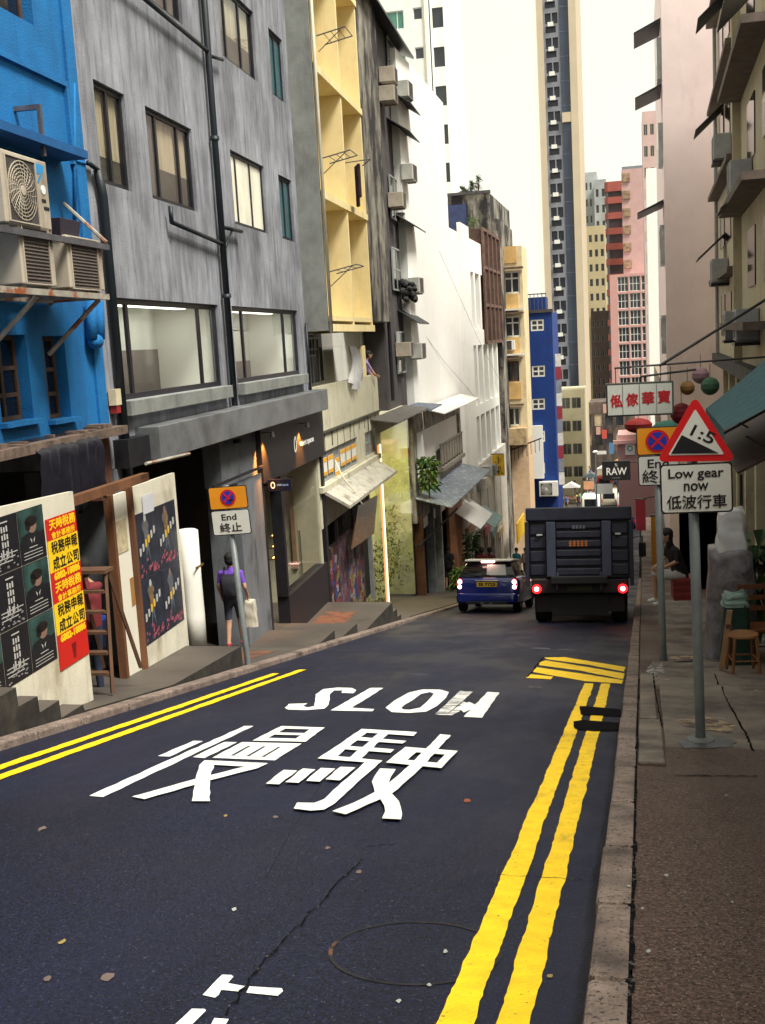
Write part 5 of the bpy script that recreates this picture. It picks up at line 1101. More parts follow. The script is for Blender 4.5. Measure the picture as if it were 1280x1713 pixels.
MB().box(.1, w_, .1, 5, zt_k, zt_k+.5).build('roof_parapet', m_tgr, t)
y = 204; A = atY(1022, 550, y); Bp = atY(1094, 550, y); fr = Fr((A.x, y, road_z(y)), d=(1, 0, 0)); w = Bp.x-A.x; zt = fr.sz(1050, 458)[1]
pk = thing('pink_block', 'salmon pink block with rows of wide dark windows at the street end', 'building', fr.o, fr.rot)
m_pk2 = M('pink_paint', (.55, .31, .29), .8, .06, .6, bump=0); mb = MB(); hs = []; pit = 2.95
for r in range(7):
    for c in range(3): hs.append((w*.18+c*w*.275, w*.18+(c+1)*w*.275-.18, zt-1.0-(r+1)*pit+.9, zt-1.0-r*pit+.55, .4))
grid_wall(mb, 0, w, -1, zt, hs, 0, .4); shell(mb, 0, w, -1, zt, 10); mb.build('wall', m_pk2, pk)
for h in hs: window(pk, h, m_wf, g_far, (.33, .66), (.5,), y=.2, t=.09)
t, fr, w, zt = far_block('pink_high_block', 'tall pink residential block with bay windows seen above the pink tower', 170, 1078, 1110, 185, M('pink_far', (.55, .40, .39), .8, .1, .4, bump=0), 3, 3.0, (.6, .5), bars=(.5,), rows=10)
t, fr, w, zt = far_block('white_slab_building', 'plain white slab wall beside the near pink gable', 120, 1083, 1122, 280, m_whit, 1, 3.0, (.02, .02), rows=1)
# ------------------------------------------------------------------ right side buildings
dR = (-math.sin(.0133), -math.cos(.0133), 0)
fR = Fr((2.75, 40.5, road_z(40.5)), d=dR)          # x runs uphill towards the camera
m_beige = M('beige_render', (.47, .42, .31), .85, .12, 2.5, bump=.25, stain=(.22, .17, .12), st_scale=1.4, st_stretch=(1.5, 1, .25), st_lo=.55, st_hi=.75)
m_beiged = M('beige_soffit', (.16, .13, .10), .9, .2, 2)
rb = thing('beige_building', 'beige building at the right edge with dark projecting ledges and wall air conditioners', 'building', fR.o, fR.rot)
L_ = 18; zfl = fR.sz(1262, 612)[1]; HH = 20
xc = fR.sz(1239, 300)[0]
mb = MB(); mb.box(0, L_, .0, 9, zfl, HH); mb.box(0, L_, 4.0, 9, -2, zfl-.003); mb.build('wall', m_beige, rb)
lv = [fR.sz(1260, 284, -.3)[1], fR.sz(1223, 388, -.3)[1], fR.sz(1220, 125, -.3)[1]]
zA = fR.sz(1260, 284, -.35)[1]; pit = 2.8
mb = MB()
for k in range(-1, 6): z = zA+k*pit; (mb.box(xc+.15, L_, -.55, -.001, z-.16, z) if z > zfl+.3 else None)
mb.build('floor_ledge', M('dark_ledge', (.13, .10, .085), .85, .3, 3), rb)
mb = MB()
for k in range(-1, 6): z = zA-1.35+k*pit; (mb.box(.05, xc-.1, -.34, -.001, z-.14, z) if z > zfl+.3 else None)
mb.build('bay_ledge', M('dark_ledge', (.13, .10, .085)), rb)
mb = MB(); mb.box(xc-.09, xc+.14, -.20, -.001, zfl, HH-.2); mb.build('corner_fin', m_beige, rb)
hs = []
for k in range(-1, 6):
    z = zA+k*pit
    for x0 in (xc+2.4, xc+6.2): hs.append((x0, x0+1.9, z+.8, z+2.1))
    hs.append((1.6, 3.6, z-.4, z+.9)); hs.append((4.6, 6.6, z-.4, z+.9))
for h in hs:
    if h[2] < zfl+.2: continue
    MB().box(h[0], h[1], -.03, .03, h[2], h[3]).build('window', g_dk, rb)
mb = MB(); mb.tube([(.25, -.08, zfl), (.25, -.08, HH)], .06, 8); mb.build('drain_pipe', M('grey_pipe', (.25, .26, .27), .6, .2), rb)
mb = MB(); mb.box(0, L_, -.25, 0, zfl-.35, zfl-.002); mb.build('fascia', M('soot_fascia', (.05, .045, .05), .8, .4, 3), rb)
for i in range(6):
    x = 2+i*3.0; MB().box(x, x+.45, -.02, 4, -1, zfl-.355).build('pier', m_beige, rb)
MB().box(0, L_, 3.8, 3.95, -1.5, zfl-.36).build('shop_back', M('recess_dark', (.02, .019, .022)), rb)
def raw(u, v, dep): x, z = fR.sz(u, v, -dep); return x, z
for k, (u, v, w, l) in enumerate(((1222, 300, 1.0, 'pale air conditioner box high on the beige wall beside the pink wall'), (1214, 545, .8, 'left of two boxed air conditioners low on the beige wall'), (1232, 545, .9, 'right of two boxed air conditioners low on the beige wall'), (1195, 250, .9, 'grey air conditioner under the upper dark awning at the pink wall'), (1192, 455, .9, 'grey air conditioner under the lower dark awning at the pink wall'))):
    x, z = raw(u, v, .45); t = ac_unit(fR, (x-w/2, x+w/2, z-.36, z+.36), .5, .48, l, True, 'air conditioners on the right hand wall', mats=M('ac_grey', (.33, .34, .36), .6, .2))
    MB().box(-.05, w+.05, -.02, .5, -.07, -.002).build('bracket', m_black, t)
for (u, v) in ((1192, 25), (1186, 208), (1190, 418)):
    x, z = raw(u, v, .4); awning(fR, x-.6, x+1.0, z+.45, .85, .75, rb, name='window_awning')
x, z = raw(1222, 330, .4); awning(fR, x-.7, x+1.2, z+.15, .7, .5, rb, name='window_awning')
x, z = raw(1256, 20, .5); awning(fR, x-1, x+2.4, z+.9, 1.0, .9, rb, name='window_awning')
# pink gable
fK2 = Fr((atY(1113, 420, 42).x, 42, road_z(42)), d=(1, 0, 0)); wK = 2.95-fK2.o.x
pkb = thing('pink_building', 'pale pink plastered gable wall with dark awnings on its street side', 'building', fK2.o, fK2.rot)
m_pkw = M('pale_pink_plaster', (.80, .66, .66), .85, .05, 1.2, bump=.2, stain=(.64, .48, .50), st_scale=.9, st_stretch=(1.5, 1, .35), st_lo=.55, st_hi=.8)
mb = MB(); mb.box(0, wK, 0, 14, 1, 24); mb.box(.35, wK, .0, 14, -1, .998); mb.build('wall', m_pkw, pkb)
for (u, v) in ((1092, 52), (1100, 160), (1103, 352)):
    z = fK2.sz(u, v, .6)[1]
    mb = MB(); mb.prism([(-.02, .3, z+.35), (-.95, .3, z-.05), (-.95, .3, z-.10), (-.02, .3, z+.25)], (0, 2.2, 0)); mb.build('street_awning', m_awn, pkb)
for k, z in enumerate([fK2.sz(1104, v, .6)[1] for v in (98, 240, 410, 560)]):
    MB().box(-.16, -.002, .5, 2.0, z-.7, z+.7).build('bay_window', M('pale_bay', (.35, .38, .38), .4, .3), pkb)
    MB().box(-.165, -.161, .55, 1.9, z-.1, z+.6).build('bay_glass', g_far, pkb)
# teal awning over the stalls
ya, yb_, za, xo = 20.5, 16.2, .17, 1.15
ta = thing('teal_awning', 'teal striped canvas awning sloping from the right wall over the stalls', 'awning', (2.72, 18.3, road_z(18.3)), 0)
g0 = road_z(18.3); mb = MB(); n = 16; vs = []
for i in range(n+1):
    y = (yb_-18.3)+(ya-yb_)*i/n
    for j in range(7): f = j/6; vs.append((0-(2.72-xo)*f, y, (1.05+.45*i/n)-((1.05+.45*i/n)-za)*f-.04*math.sin(math.pi*f)-g0+.012*(i % 2)))
    vs.append((xo-2.72+.01, y, za-.16-g0))
mb.add(vs, [(i*8+j, i*8+j+1, (i+1)*8+j+1, (i+1)*8+j) for i in range(n) for j in range(7)])
mb.build('canvas', M('teal_canvas_stripes', (.02, .10, .13), .75, .35, 14, (.15, 1, 1), bump=.2), ta)
for y in (yb_-18.3+.05, ya-18.3-.05): MB().tube([(0, y, (1.05 if y < 0 else 1.5)-g0-.1), (xo-2.72, y, za-g0-.05)], .02, 6).build('rafter', m_black, ta); MB().tube([(0, y, za-.9-g0), (xo-2.72+.3, y, za-.1-g0)], .018, 6).build('strut', m_black, ta)
# dark corrugated eave above the camera-side stalls
a2 = thing('lower_awning', 'dark lower sheet awning half hidden behind the warning triangle', 'awning', (2.7, 19, road_z(19)), 0)
mb = MB(); g1 = road_z(19); mb.prism([(0, -2.6, .25-g1), (-1.35, -2.6, -.45-g1), (-1.35, -2.6, -.49-g1), (0, -2.6, .2-g1)], (0, 5.5, 0)); mb.build('sheet', M('brown_sheet', (.06, .04, .035), .7, .4, 4), a2); MB().tube([(-1.3, -2.5, -.5-g1), (-1.3, -2.5, .05)], .025, 6).build('prop', m_black, a2)

# shop signboard on rods
ys = 21.0; tl, tr_, bl, br = [atY(u, v, ys) for u, v in ((1013, 646), (1127, 634), (1016, 701), (1128, 690))]
cx, cz_ = (tl.x+br.x)/2, (tl.z+br.z)/2; w = (tr_.x-tl.x+br.x-bl.x)/2; h = (tl.z-bl.z+tr_.z-br.z)/2
sb = thing('shop_signboard', 'white lightbox sign with four red Chinese characters hanging over the right pavement', 'sign', (cx, ys, cz_), 0)
MB().box(-w/2, w/2, 0, .26, -h/2, h/2).build('box', M('sign_edge', (.05, .055, .05), .6), sb)
MB().box(-w/2+.03, w/2-.03, -.012, -.001, -h/2+.03, h/2-.03).build('panel', M('sign_milky', (.58, .60, .55), .45, .06, 3, bump=0), sb)
for i, chh in enumerate('俬傢華寶'): lettering(chh, .28, M('sign_red', (.42, .012, .02), .6), sb, face_y(-w/2+w*(.13+.235*i)+.03, -.014, .015*(i-1)), off=.010, fit=(.21, .23), name='character', fat=.0075)
for k in range(1, 4): x = -w/2+w*k/4; MB().box(x-.004, x+.004, -.016, -.0125, -h/2+.03, h/2-.03).build('panel_seam', m_steel, sb)
W_ = lambda u, v, y=ys: atY(u, v, y)-Vector((cx, ys, cz_))
m_rod = M('black_iron', (.01, .01, .012), .5, .2)
for nm, a, b, r in (('rod', W_(1028, 616), Vector((2.75-cx, .1, W_(1240, 598).z)), .02), ('rod', W_(1072, 630, ys+.2), W_(1165, 618, ys+.2), .022), ('stay', W_(1103, 612), Vector((2.75-cx, .5, W_(1268, 476, ys+.5).z)), .028)):
    MB().tube([a, b], r, 6).build(nm, m_rod, sb)
for u in (1030, 1072, 1105, 1122): p = W_(u, 640); MB().tube([(p.x, .1, h/2), (p.x, .05, W_(1072, 620).z+.05)], .008, 5).build('hanger', m_rod, sb)
# paper lanterns / round decorations hanging behind the signs
def ball(u, v, y, r, col, lab, sq=1.0):
    P = atY(u, v, y); t = thing('paper_lantern', lab, 'lantern', (P.x, P.y, P.z), 0, 'coloured lanterns under the signboard')
    mb = MB(); prof = []
    for k in range(13): a = math.pi*k/12; prof.append((max(.02, r*math.sin(a))*(1+.04*(k % 2)), -r*sq*math.cos(a)))
    mb.lathe(prof, (0, 0, 0), 18); mb.build('shade', M('lantern_%d' % int(u), col, .7, .15, 5), t, smooth=False); MB().tube([(0, 0, r*sq), (0, 0, r*sq+.25)], .006, 5).build('cord', m_rod, t)
ball(1150, 649, 21.3, .13, (.22, .11, .03), 'orange paper lantern beside the end of the white signboard'); ball(1188, 646, 22, .17, (.05, .13, .08), 'pale green paper lantern nearest the teal awning'); ball(1140, 692, 21.5, .2, (.20, .01, .02), 'dark red round lantern above the warning triangle')
ball(1068, 712, 21.8, .26, (.28, .015, .015), 'wide red lantern directly under the signboard', .55); ball(1118, 716, 22.2, .30, (.02, .12, .09), 'wide dark green lantern under the signboard', .5); ball(1172, 628, 22.5, .16, (.28, .17, .20), 'pink paper lantern high between signboard and teal awning')

# ------------------------------------------------------------------ sign posts
m_pole = M('galvanised_pole', (.16, .18, .19), .5, .2, 6, bump=.1, metal=.2)
m_swh = M('sign_face_white', (.62, .63, .60), .5, .05, 5, bump=0); m_sbk = M('sign_black_ink', (.008, .008, .012), .5, bump=0); m_srd = M('sign_red_film', (.58, .008, .012), .45, .05, bump=0)
m_sor = M('sign_orange_film', (.72, .27, .012), .5, .06, bump=0); m_sbl = M('sign_blue_film', (.015, .03, .36), .5, .05, bump=0)
def rrect(x0, x1, z0, z1, r, n=5):
    P = []
    for cx_, cz2, a0 in ((x1-r, z1-r, 0), (x0+r, z1-r, 90), (x0+r, z0+r, 180), (x1-r, z0+r, 270)):
        for k in range(n+1): a = math.radians(a0+90*k/n); P.append((cx_+r*math.cos(a), cz2+r*math.sin(a)))
    return P
def plate(root, x0, x1, z0, z1, name='plate', face=None, edge=None, y=-.06, r=.03):
    MB().prism([(x, y, z) for x, z in rrect(x0, x1, z0, z1, r)], (0, .006, 0)).build(name+'_back', edge or m_sbk, root)
    b = .012; return MB().prism([(x, y-.004, z) for x, z in rrect(x0+b, x1-b, z0+b, z1-b, r*.8)], (0, .0035, 0)).build(name, face or m_swh, root)
def post(lab, base, top, cat='road sign'):
    """pole leaning as the photo's does; children use the pole's own upright"""
    d = Vector(top)-Vector(base); lean = math.atan2(d.x, d.z)
    return thing('road_sign', lab, cat, base, rot=(0, lean, 0), group=None), d.length, lean
def inv(root_base, lean, P):
    v = Vector(P)-Vector(root_base); c, s = math.cos(-lean), math.sin(-lean)
    return (v.x*c+v.z*s, v.z*c-v.x*s)
# near triangle sign
yb0 = 8.554; base = (.411, yb0, road_z(yb0)+.13); top = atY(1156, 700, yb0)
ts, Lp, ln = post('red bordered gradient triangle sign 1:5 above a low gear plate on a grey pole', base, top)
MB().lathe([(.038, 0), (.038, Lp-.02), (0, Lp)], (0, 0, 0), 16).build('pole', m_pole, ts, smooth=True)
MB().lathe([(.12, -.02), (.10, .015), (.04, .03)], (0, 0, 0), 14).build('footing', m_conc2, ts)
P3 = [inv(base, ln, atY(u, v, yb0)) for u, v in ((1098, 771), (1231, 769), (1162, 661))]
def rtri(P, r, n=6):
    c = [sum(p[i] for p in P)/3 for i in (0, 1)]; o = []
    for i in range(3):
        p = Vector(P[i]); a = (Vector(P[i-1])-p).normalized(); b = (Vector(P[(i+1) % 3])-p).normalized(); bis = (a+b).normalized()
        half = math.acos(max(-1, min(1, a.dot(b))))/2; cc = p+bis*(r/math.sin(half)); t0 = p+a*(r/math.tan(half)); t1 = p+b*(r/math.tan(half))
        a0 = math.atan2((t0-cc).y, (t0-cc).x); a1 = math.atan2((t1-cc).y, (t1-cc).x); dl = (a1-a0+math.pi) % (2*math.pi)-math.pi
        for k in range(n+1): o.append((cc.x+r*math.cos(a0+dl*k/n), cc.y+r*math.sin(a0+dl*k/n)))
    return o
MB().prism([(x, -.066, z) for x, z in rtri(P3, .03)], (0, .006, 0)).build('triangle', m_srd, ts)
cc = Vector((sum(p[0] for p in P3)/3, sum(p[1] for p in P3)/3)); IN = [tuple(cc+(Vector(p)-cc)*.70) for p in P3]
MB().prism([(x, -.0695, z) for x, z in rtri(IN, .008)], (0, .003, 0)).build('triangle_face', m_swh, ts)
A, B_, T_ = [Vector(p) for p in IN]; l1 = A.lerp(T_, .44)+Vector((.012, 0)); MB().prism([(p.x, -.0725, p.y) for p in (A+Vector((.022, .012)), B_+Vector((-.04, .012)), l1)], (0, .0025, 0)).build('slope_symbol', m_sbk, ts)
sl_ = math.atan2((B_-l1).y, (B_-l1).x); mt = Vector((l1.lerp(B_, .42)))+Vector((.028, .062))
lettering('1:5', .12, m_sbk, ts, face_y(mt.x, -.0705, mt.y) @ Matrix.Rotation(sl_, 4, 'Z'), off=.0012, ext=.001, fit=(.175, .085))
Q = [inv(base, ln, atY(u, v, yb0)) for u, v in ((1103, 776), (1226, 854))]; x0, x1, z1, z0 = Q[0][0], Q[1][0], Q[0][1], Q[1][1]
plate(ts, x0, x1, z0, z1, 'low_gear_plate'); w = x1-x0; h = z1-z0; cxp = (x0+x1)/2
lettering('Low gear', .1, m_sbk, ts, face_y(cxp, -.066, z1-h*.22), off=.0015, ext=.001, fit=(w*.76, h*.25), fat=0); lettering('now', .1, m_sbk, ts, face_y(cxp, -.066, z1-h*.47), off=.0015, ext=.001, fit=(w*.34, h*.155)); lettering('低波行車', .1, m_sbk, ts, face_y(cxp, -.066, z0+h*.23), off=.003, ext=.001, fit=(w*.82, h*.27), fat=.0016)
for z in (z1-.05, z0+.06, cc.y+.02): MB().box(-.05, .05, -.058, -.03, z-.012, z+.012).build('clamp', m_steel, ts)
def roundel(root, cx_, cz2, R, y, arms=2):
    MB().lathe([(0, -.001), (R, -.001), (R, .002)], (cx_, y, cz2), 32, axis='y').build('roundel_rim', m_srd, root)
    MB().lathe([(0, -.0035), (R*.80, -.0035), (R*.80, -.0012)], (cx_, y, cz2), 32, axis='y').build('roundel_face', m_sbl, root)
    for k in range(arms):
        a = math.radians(45+90*k); d = Vector((math.cos(a), math.sin(a))); nn = Vector((-d.y, d.x))*R*.10; e = d*R*.82
        MB().prism([(cx_+p.x, y-.0055-.0012*k, cz2+p.y) for p in (e+nn, -e+nn, -e-nn, e-nn)], (0, .0012, 0)).build('roundel_bar', m_srd, root)
# second pole behind it
yb2 = 14.44; base2 = (.239, yb2, road_z(yb2)+.12); top2 = atY(1098, 720, yb2)
ps2, Lp2, ln2 = post('orange no stopping sign with an end plate, half hidden behind the warning triangle', base2, top2)
MB().lathe([(.045, 0), (.045, Lp2), (0, Lp2)], (0, 0, 0), 14).build('pole', m_pole, ps2, smooth=True)
Q = [inv(base2, ln2, atY(u, v, yb2)) for u, v in ((1064, 715), (1136, 759), (1068, 812))]; x0, x1 = Q[0][0], Q[1][0]
plate(ps2, x0, x1, Q[1][1]+.004, Q[0][1], 'no_stopping_plate', m_sor); roundel(ps2, (x0+x1)/2+.0, (Q[0][1]+Q[1][1])/2, .145, -.068)
plate(ps2, x0+.01, x1, Q[2][1], Q[1][1]-.004, 'end_plate'); hh = Q[1][1]-Q[2][1]
lettering('End', .1, m_sbk, ps2, face_y((x0+x1)/2, -.066, Q[1][1]-hh*.27), off=.0012, ext=.001, fit=(.26, .11)); lettering('終止', .1, m_sbk, ps2, face_y((x0+x1)/2, -.066, Q[2][1]+hh*.30), off=.002, ext=.001, fit=(.40, .17), fat=.002)
# left sign
yb3 = 14.38; base3 = (-5.50, yb3, road_z(yb3)+.05); top3 = atY(378, 812, yb3)
s3_, Lp3, ln3 = post('orange no parking sign with white end plate on a leaning pole by the left kerb', base3, top3)
MB().lathe([(.042, 0), (.042, Lp3), (0, Lp3)], (0, 0, 0), 14).build('pole', m_pole, s3_, smooth=True)
Q = [inv(base3, ln3, atY(u, v, yb3)) for u, v in ((350, 814), (415, 849), (358, 897), (421, 890), (414, 811))]; x0 = Q[0][0]; x1 = Q[4][0]
plate(s3_, x0, x1, Q[1][1]+.004, (Q[0][1]+Q[4][1])/2, 'no_parking_plate', m_sor); zc_ = (Q[0][1]+Q[1][1])/2; roundel(s3_, (x0+x1)/2, zc_, .115, -.068)
MB().box((x0+x1)/2+.02, (x0+x1)/2+.07, -.0775, -.0745, zc_-.05, zc_-.02).build('small_patch', m_sbk, s3_)
zb3 = (Q[2][1]+Q[3][1])/2; plate(s3_, x0, x1, zb3, Q[1][1]-.006, 'end_plate'); hh = Q[1][1]-zb3
lettering('End', .1, m_sbk, s3_, face_y((x0+x1)/2-.02, -.066, Q[1][1]-hh*.29), off=.0012, ext=.001, fit=(.22, .085)); lettering('終止', .1, m_sbk, s3_, face_y((x0+x1)/2-.01, -.066, zb3+hh*.30), off=.002, ext=.001, fit=(.32, .13), fat=.002)

# ------------------------------------------------------------------ stalls on the right pavement
def onR(u, v, h=.12): return on_road(u, v, h)
# plastic draped goods: two wrapped stacks
def drape(name, lab, P, w, d, h, mat, seed, cat='covered goods', top=None):
    rng = random.Random(seed); mb = MB(); n, k = 54, 22; vs = []; ph = [rng.uniform(0, 6) for _ in range(4)]
    for j in range(k+1):
        t = j/k
        for i in range(n):
            a = 2*math.pi*i/n; sx = math.copysign(abs(math.cos(a))**.5, math.cos(a)); sy = math.copysign(abs(math.sin(a))**.5, math.sin(a))
            f = (1.12-.22*t)*(1+.05*math.sin(a*5+t*3+ph[0])+.035*abs(math.sin(a*9+t*5+ph[1]))-.03*abs(math.sin(a*14-t*7+ph[2]))+.05*math.sin(t*11+a*2+ph[3])*(t*(1-t)*4)+rng.uniform(-.012, .012)); vs.append((sx*w/2*f, sy*d/2*f, h*t+.035*math.sin(a*3+ph[1])*t))
    vs.append((0, 0, h*1.06)); fs = [(j*n+i, j*n+(i+1) % n, (j+1)*n+(i+1) % n, (j+1)*n+i) for j in range(k) for i in range(n)]+[(k*n+i, k*n+(i+1) % n, len(vs)-1) for i in range(n)]
    o = mb.add(vs, fs).build(name, mat, smooth=True); o.location = P; tag(o, lab, cat); return o
m_wrap = M('grey_wrapping', (.16, .15, .17), .3, .6, 5, bump=.8, bscale=9, spec=.5); m_wrap2 = M('clear_wrapping', (.34, .34, .38), .3, .3, 4, bump=.4, bscale=9, spec=.5)
drape('wrapped_goods', 'tall bundle of goods under wrinkled grey plastic behind the two sign poles', (1.12, 14.9, road_z(14.9)+.14), .60, .7, 1.5, m_wrap, 1)
drape('plastic_bag', 'white plastic sheet draped over the top of the wrapped bundle', (1.14, 14.85, road_z(14.9)+1.6), .36, .4, .56, M('white_plastic', (.62, .63, .66), .35, .1, 4, bump=.3, bscale=9), 2, 'plastic sheet')
drape('wrapped_goods', 'large bundle under bluish grey plastic at the right edge beside the orange stool', (1.83, 12.9, road_z(12.9)+.14), .62, .8, 1.35, M('blue_wrapping', (.13, .14, .22), .35, .35, 4, bump=.4, bscale=9), 3)
pb = thing('blue_pole', 'bright blue pole leaning against the plastic bundle at the right edge', 'pole', (1.42, 12.4, road_z(12.4)+.15), 0); MB().tube([(0, 0, 0), (.06, .1, .95)], .022, 8).build('shaft', M('blue_plastic', (.02, .05, .45), .5), pb); MB().lathe([(.03, 0), (.03, .04), (.022, .05)], (0, 0, 0), 8).build('foot', m_black, pb)
ppole = thing('prop_pole', 'thin tan pole leaning diagonally over the bundle at the right edge', 'pole', (1.42, 13.0, road_z(13.0)+.3), 0); MB().tube([(0, 0, 0), (.45, .2, 1.9)], .016, 6).build('shaft', M('bamboo', (.35, .24, .12), .6, .2, 6), ppole); MB().lathe([(.022, -.01), (.022, .02)], (0, 0, 0), 8).build('foot', m_black, ppole)
def stool(lab, x, y, col, h=.48, w=.34, back=False, group=None):
    t = thing('wooden_chair' if back else 'wooden_stool', lab, 'chair' if back else 'stool', (x, y, road_z(y)+.15), .15, group); m = M('orange_wood_%d' % int(col[0]*100), col, .45, .25, 8, (1, 1, .2))
    MB().lathe([(0, h), (w/2, h), (w/2+.01, h-.02), (w/2, h-.035), (0, h-.035)], (0, 0, 0), 20).build('seat', m, t) if not back else MB().box(-w/2, w/2, -w/2, w/2, h-.04, h).build('seat', m, t, bevel=.008)
    for sx in (-1, 1):
        for sy in (-1, 1): MB().tube([(sx*w*.36, sy*w*.36, h-.03), (sx*w*.46, sy*w*.46, 0)], .018, 8).build('leg', m, t)
    mb = MB(); r = w*.42; mb.tube([(-r, -r, .18), (r, -r, .18), (r, r, .18), (-r, r, .18), (-r, -r, .18)], .011, 6); mb.build('stretcher', m, t)
    if back:
        for sx in (-1, 1): MB().tube([(sx*w*.42, w*.45, h), (sx*w*.42, w*.55, h+.5)], .02, 8).build('back_post', m, t)
        mb = MB()
        for z in (.18, .32, .46): mb.box(-w*.42, w*.42, w*.48, w*.52, h+z-.03, h+z+.03)
        mb.build('back_slats', m, t)
    return t
stool('orange wooden stool with round seat in front of the dark plastic bag', 1.13, 13.2, (.22, .09, .025)); stool('reddish wooden chair with slatted back behind the stool', 1.38, 14.2, (.14, .05, .02), .5, .4, True)
drape('bin_bag', 'dark green plastic bag standing behind the orange stool', (1.12, 14.1, road_z(14.1)+.2), .34, .34, .75, M('dark_green_plastic', (.015, .04, .03), .3, .4, 6), 5, 'bag')
drape('bag_liner', 'pale green bag mouth on top of the dark green bag', (1.12, 14.1, road_z(14.1)+.93), .30, .3, .14, M('pale_green_plastic', (.16, .24, .21), .4, .2, 6), 6, 'bag')
ob_ = thing('wooden_board', 'brown board leaning against the stool', 'board', (.86, 13.3, road_z(13.3)+.15), 0); MB().prism([(0, 0, 0), (.06, 0, 0), (.17, .1, .72), (.11, .1, .72)], (0, .03, 0)).build('plank', M('tan_plank', (.30, .17, .09), .6, .25, 6), ob_); MB().box(.09, .16, .07, .09, .5, .56).build('batten', m_wood, ob_)
def potted(lab, P, h, r, n=160, leaf=.2, pot=True, group='potted plants on the pavements', droop=.2, pal=None):
    t = thing('potted_plant', lab, 'plant', P, 0, group); rng = random.Random(int(abs(P[0]*37+P[1]*11)))
    if pot: MB().lathe([(0, 0), (.13, 0), (.18, .30), (.16, .30), (.15, .26), (0, .26)], (0, 0, 0), 16).build('pot', M('dark_pot', (.06, .035, .03), .7, .3), t)
    MB().tube([(0, 0, .2), (.02, 0, h*.5), (0, 0, h*.8)], [.025, .02, .01], 6).build('stem', m_wood, t)
    mb = MB()
    for k in range(n):
        a = rng.uniform(0, 6.28); rr = r*rng.uniform(.1, 1); z = h*rng.uniform(.35, 1.0); p = Vector((rr*.4*math.cos(a), rr*.4*math.sin(a), z))
        d = Vector((math.cos(a), math.sin(a), rng.uniform(-.5, .9)-droop)).normalized(); s_ = d.cross(Vector((0, 0, 1))).normalized(); L = leaf*rng.uniform(.6, 1.3); w = L*.16
        q = p+d*L*.55+Vector((0, 0, .03)); e = p+d*L-Vector((0, 0, L*.25)); mb.poly([p, q+s_*w, e], k % 2); mb.poly([p, e, q-s_*w], k % 2)
    mb.build('foliage', pal or [M('leaf_dark', (.02, .05, .015), .7, .3), M('leaf_mid', (.04, .08, .02), .7, .3)], t); return t
potted('spiky dark palm plant behind the red chair at the right edge', (1.50, 15.2, road_z(15.2)+.5), 1.25, .55, 150, .5)
# yellow fabric bundle hanging and a white parasol at the frame edge
drape('yellow_bundle', 'yellow streaked cloth bundle hanging at the right edge below the teal awning', (1.80, 14.6, -.85), .34, .5, .95, M('yellow_cloth', (.30, .22, .03), .7, .7, 5, (3, 1, .3), stain=(.05, .03, .02), st_scale=3, st_lo=.45, st_hi=.6), 8, 'cloth bundle')
pr = thing('parasol', 'corner of a white parasol at the right edge above the yellow bundle', 'parasol', (2.35, 15.5, road_z(15.5)+.15), 0); H_ = -.02-(road_z(15.5)+.15)
MB().lathe([(0, H_+.45), (.55, H_+.22), (.62, H_+.18), (.60, H_+.17), (0, H_+.42)], (0, 0, 0), 8).build('canopy', M('white_canvas', (.72, .72, .70)), pr); MB().tube([(0, 0, 0), (0, 0, H_+.43)], .02, 8).build('pole', m_steel, pr)
# ------------------------------------------------------------------ vehicles
m_tyre = M('tyre_rubber', (.010, .010, .011), .85, .3, 8); m_rim = M('wheel_rim', (.25, .25, .27), .35, .1, metal=.7)
m_red_on = M('brake_lamp_red', (.6, .01, .01), .3, emit=(1, .006, .008), estr=2.5, bump=0); m_red_hot = M('brake_lamp_core', (1, .7, .6), .3, emit=(1, .50, .42), estr=5, bump=0)
m_carglass = M('car_glass', (.012, .013, .018), .05, .2, bump=0, spec=.6); m_chrome = M('chrome', (.75, .75, .78), .15, .02, metal=1, bump=0)
tilt = -math.atan(SLOPE)
def wheel(t, x, y, r=.30, w=.19, s=1):
    o = MB().lathe([(r*.62, -w/2), (r*.92, -w/2), (r, -w*.35), (r, w*.35), (r*.92, w/2), (r*.62, w/2)], (0, 0, 0), 24, axis='x').build('tyre', m_tyre, None, smooth=True)
    e = MB().lathe([(0, w*.30), (r*.2, w*.36), (r*.62, w*.42), (r*.62, -w*.42), (0, -w*.40)], (0, 0, 0), 20, axis='x').build('wheel', m_rim, t)
    e.location = (x, y, r); o.parent = e
    if s < 0: e.rotation_euler = (0, 0, math.pi)
def section(y, w, zb, zt, r, n=6, tum=0.0):
    """rounded-box ring in xz at y; tum narrows the top"""
    P = []
    for (sx, sz_, a0) in ((1, 1, 0), (-1, 1, 90), (-1, -1, 180), (1, -1, 270)):
        for k in range(n+1):
            a = math.radians(a0+90*k/n); x = sx*(w-r)+r*math.cos(a); z = (zt-r if sz_ > 0 else zb+r)+r*math.sin(a)
            f = 1-tum*max(0, (z-zb)/(zt-zb)); P.append((x*f, y, z))
    return P
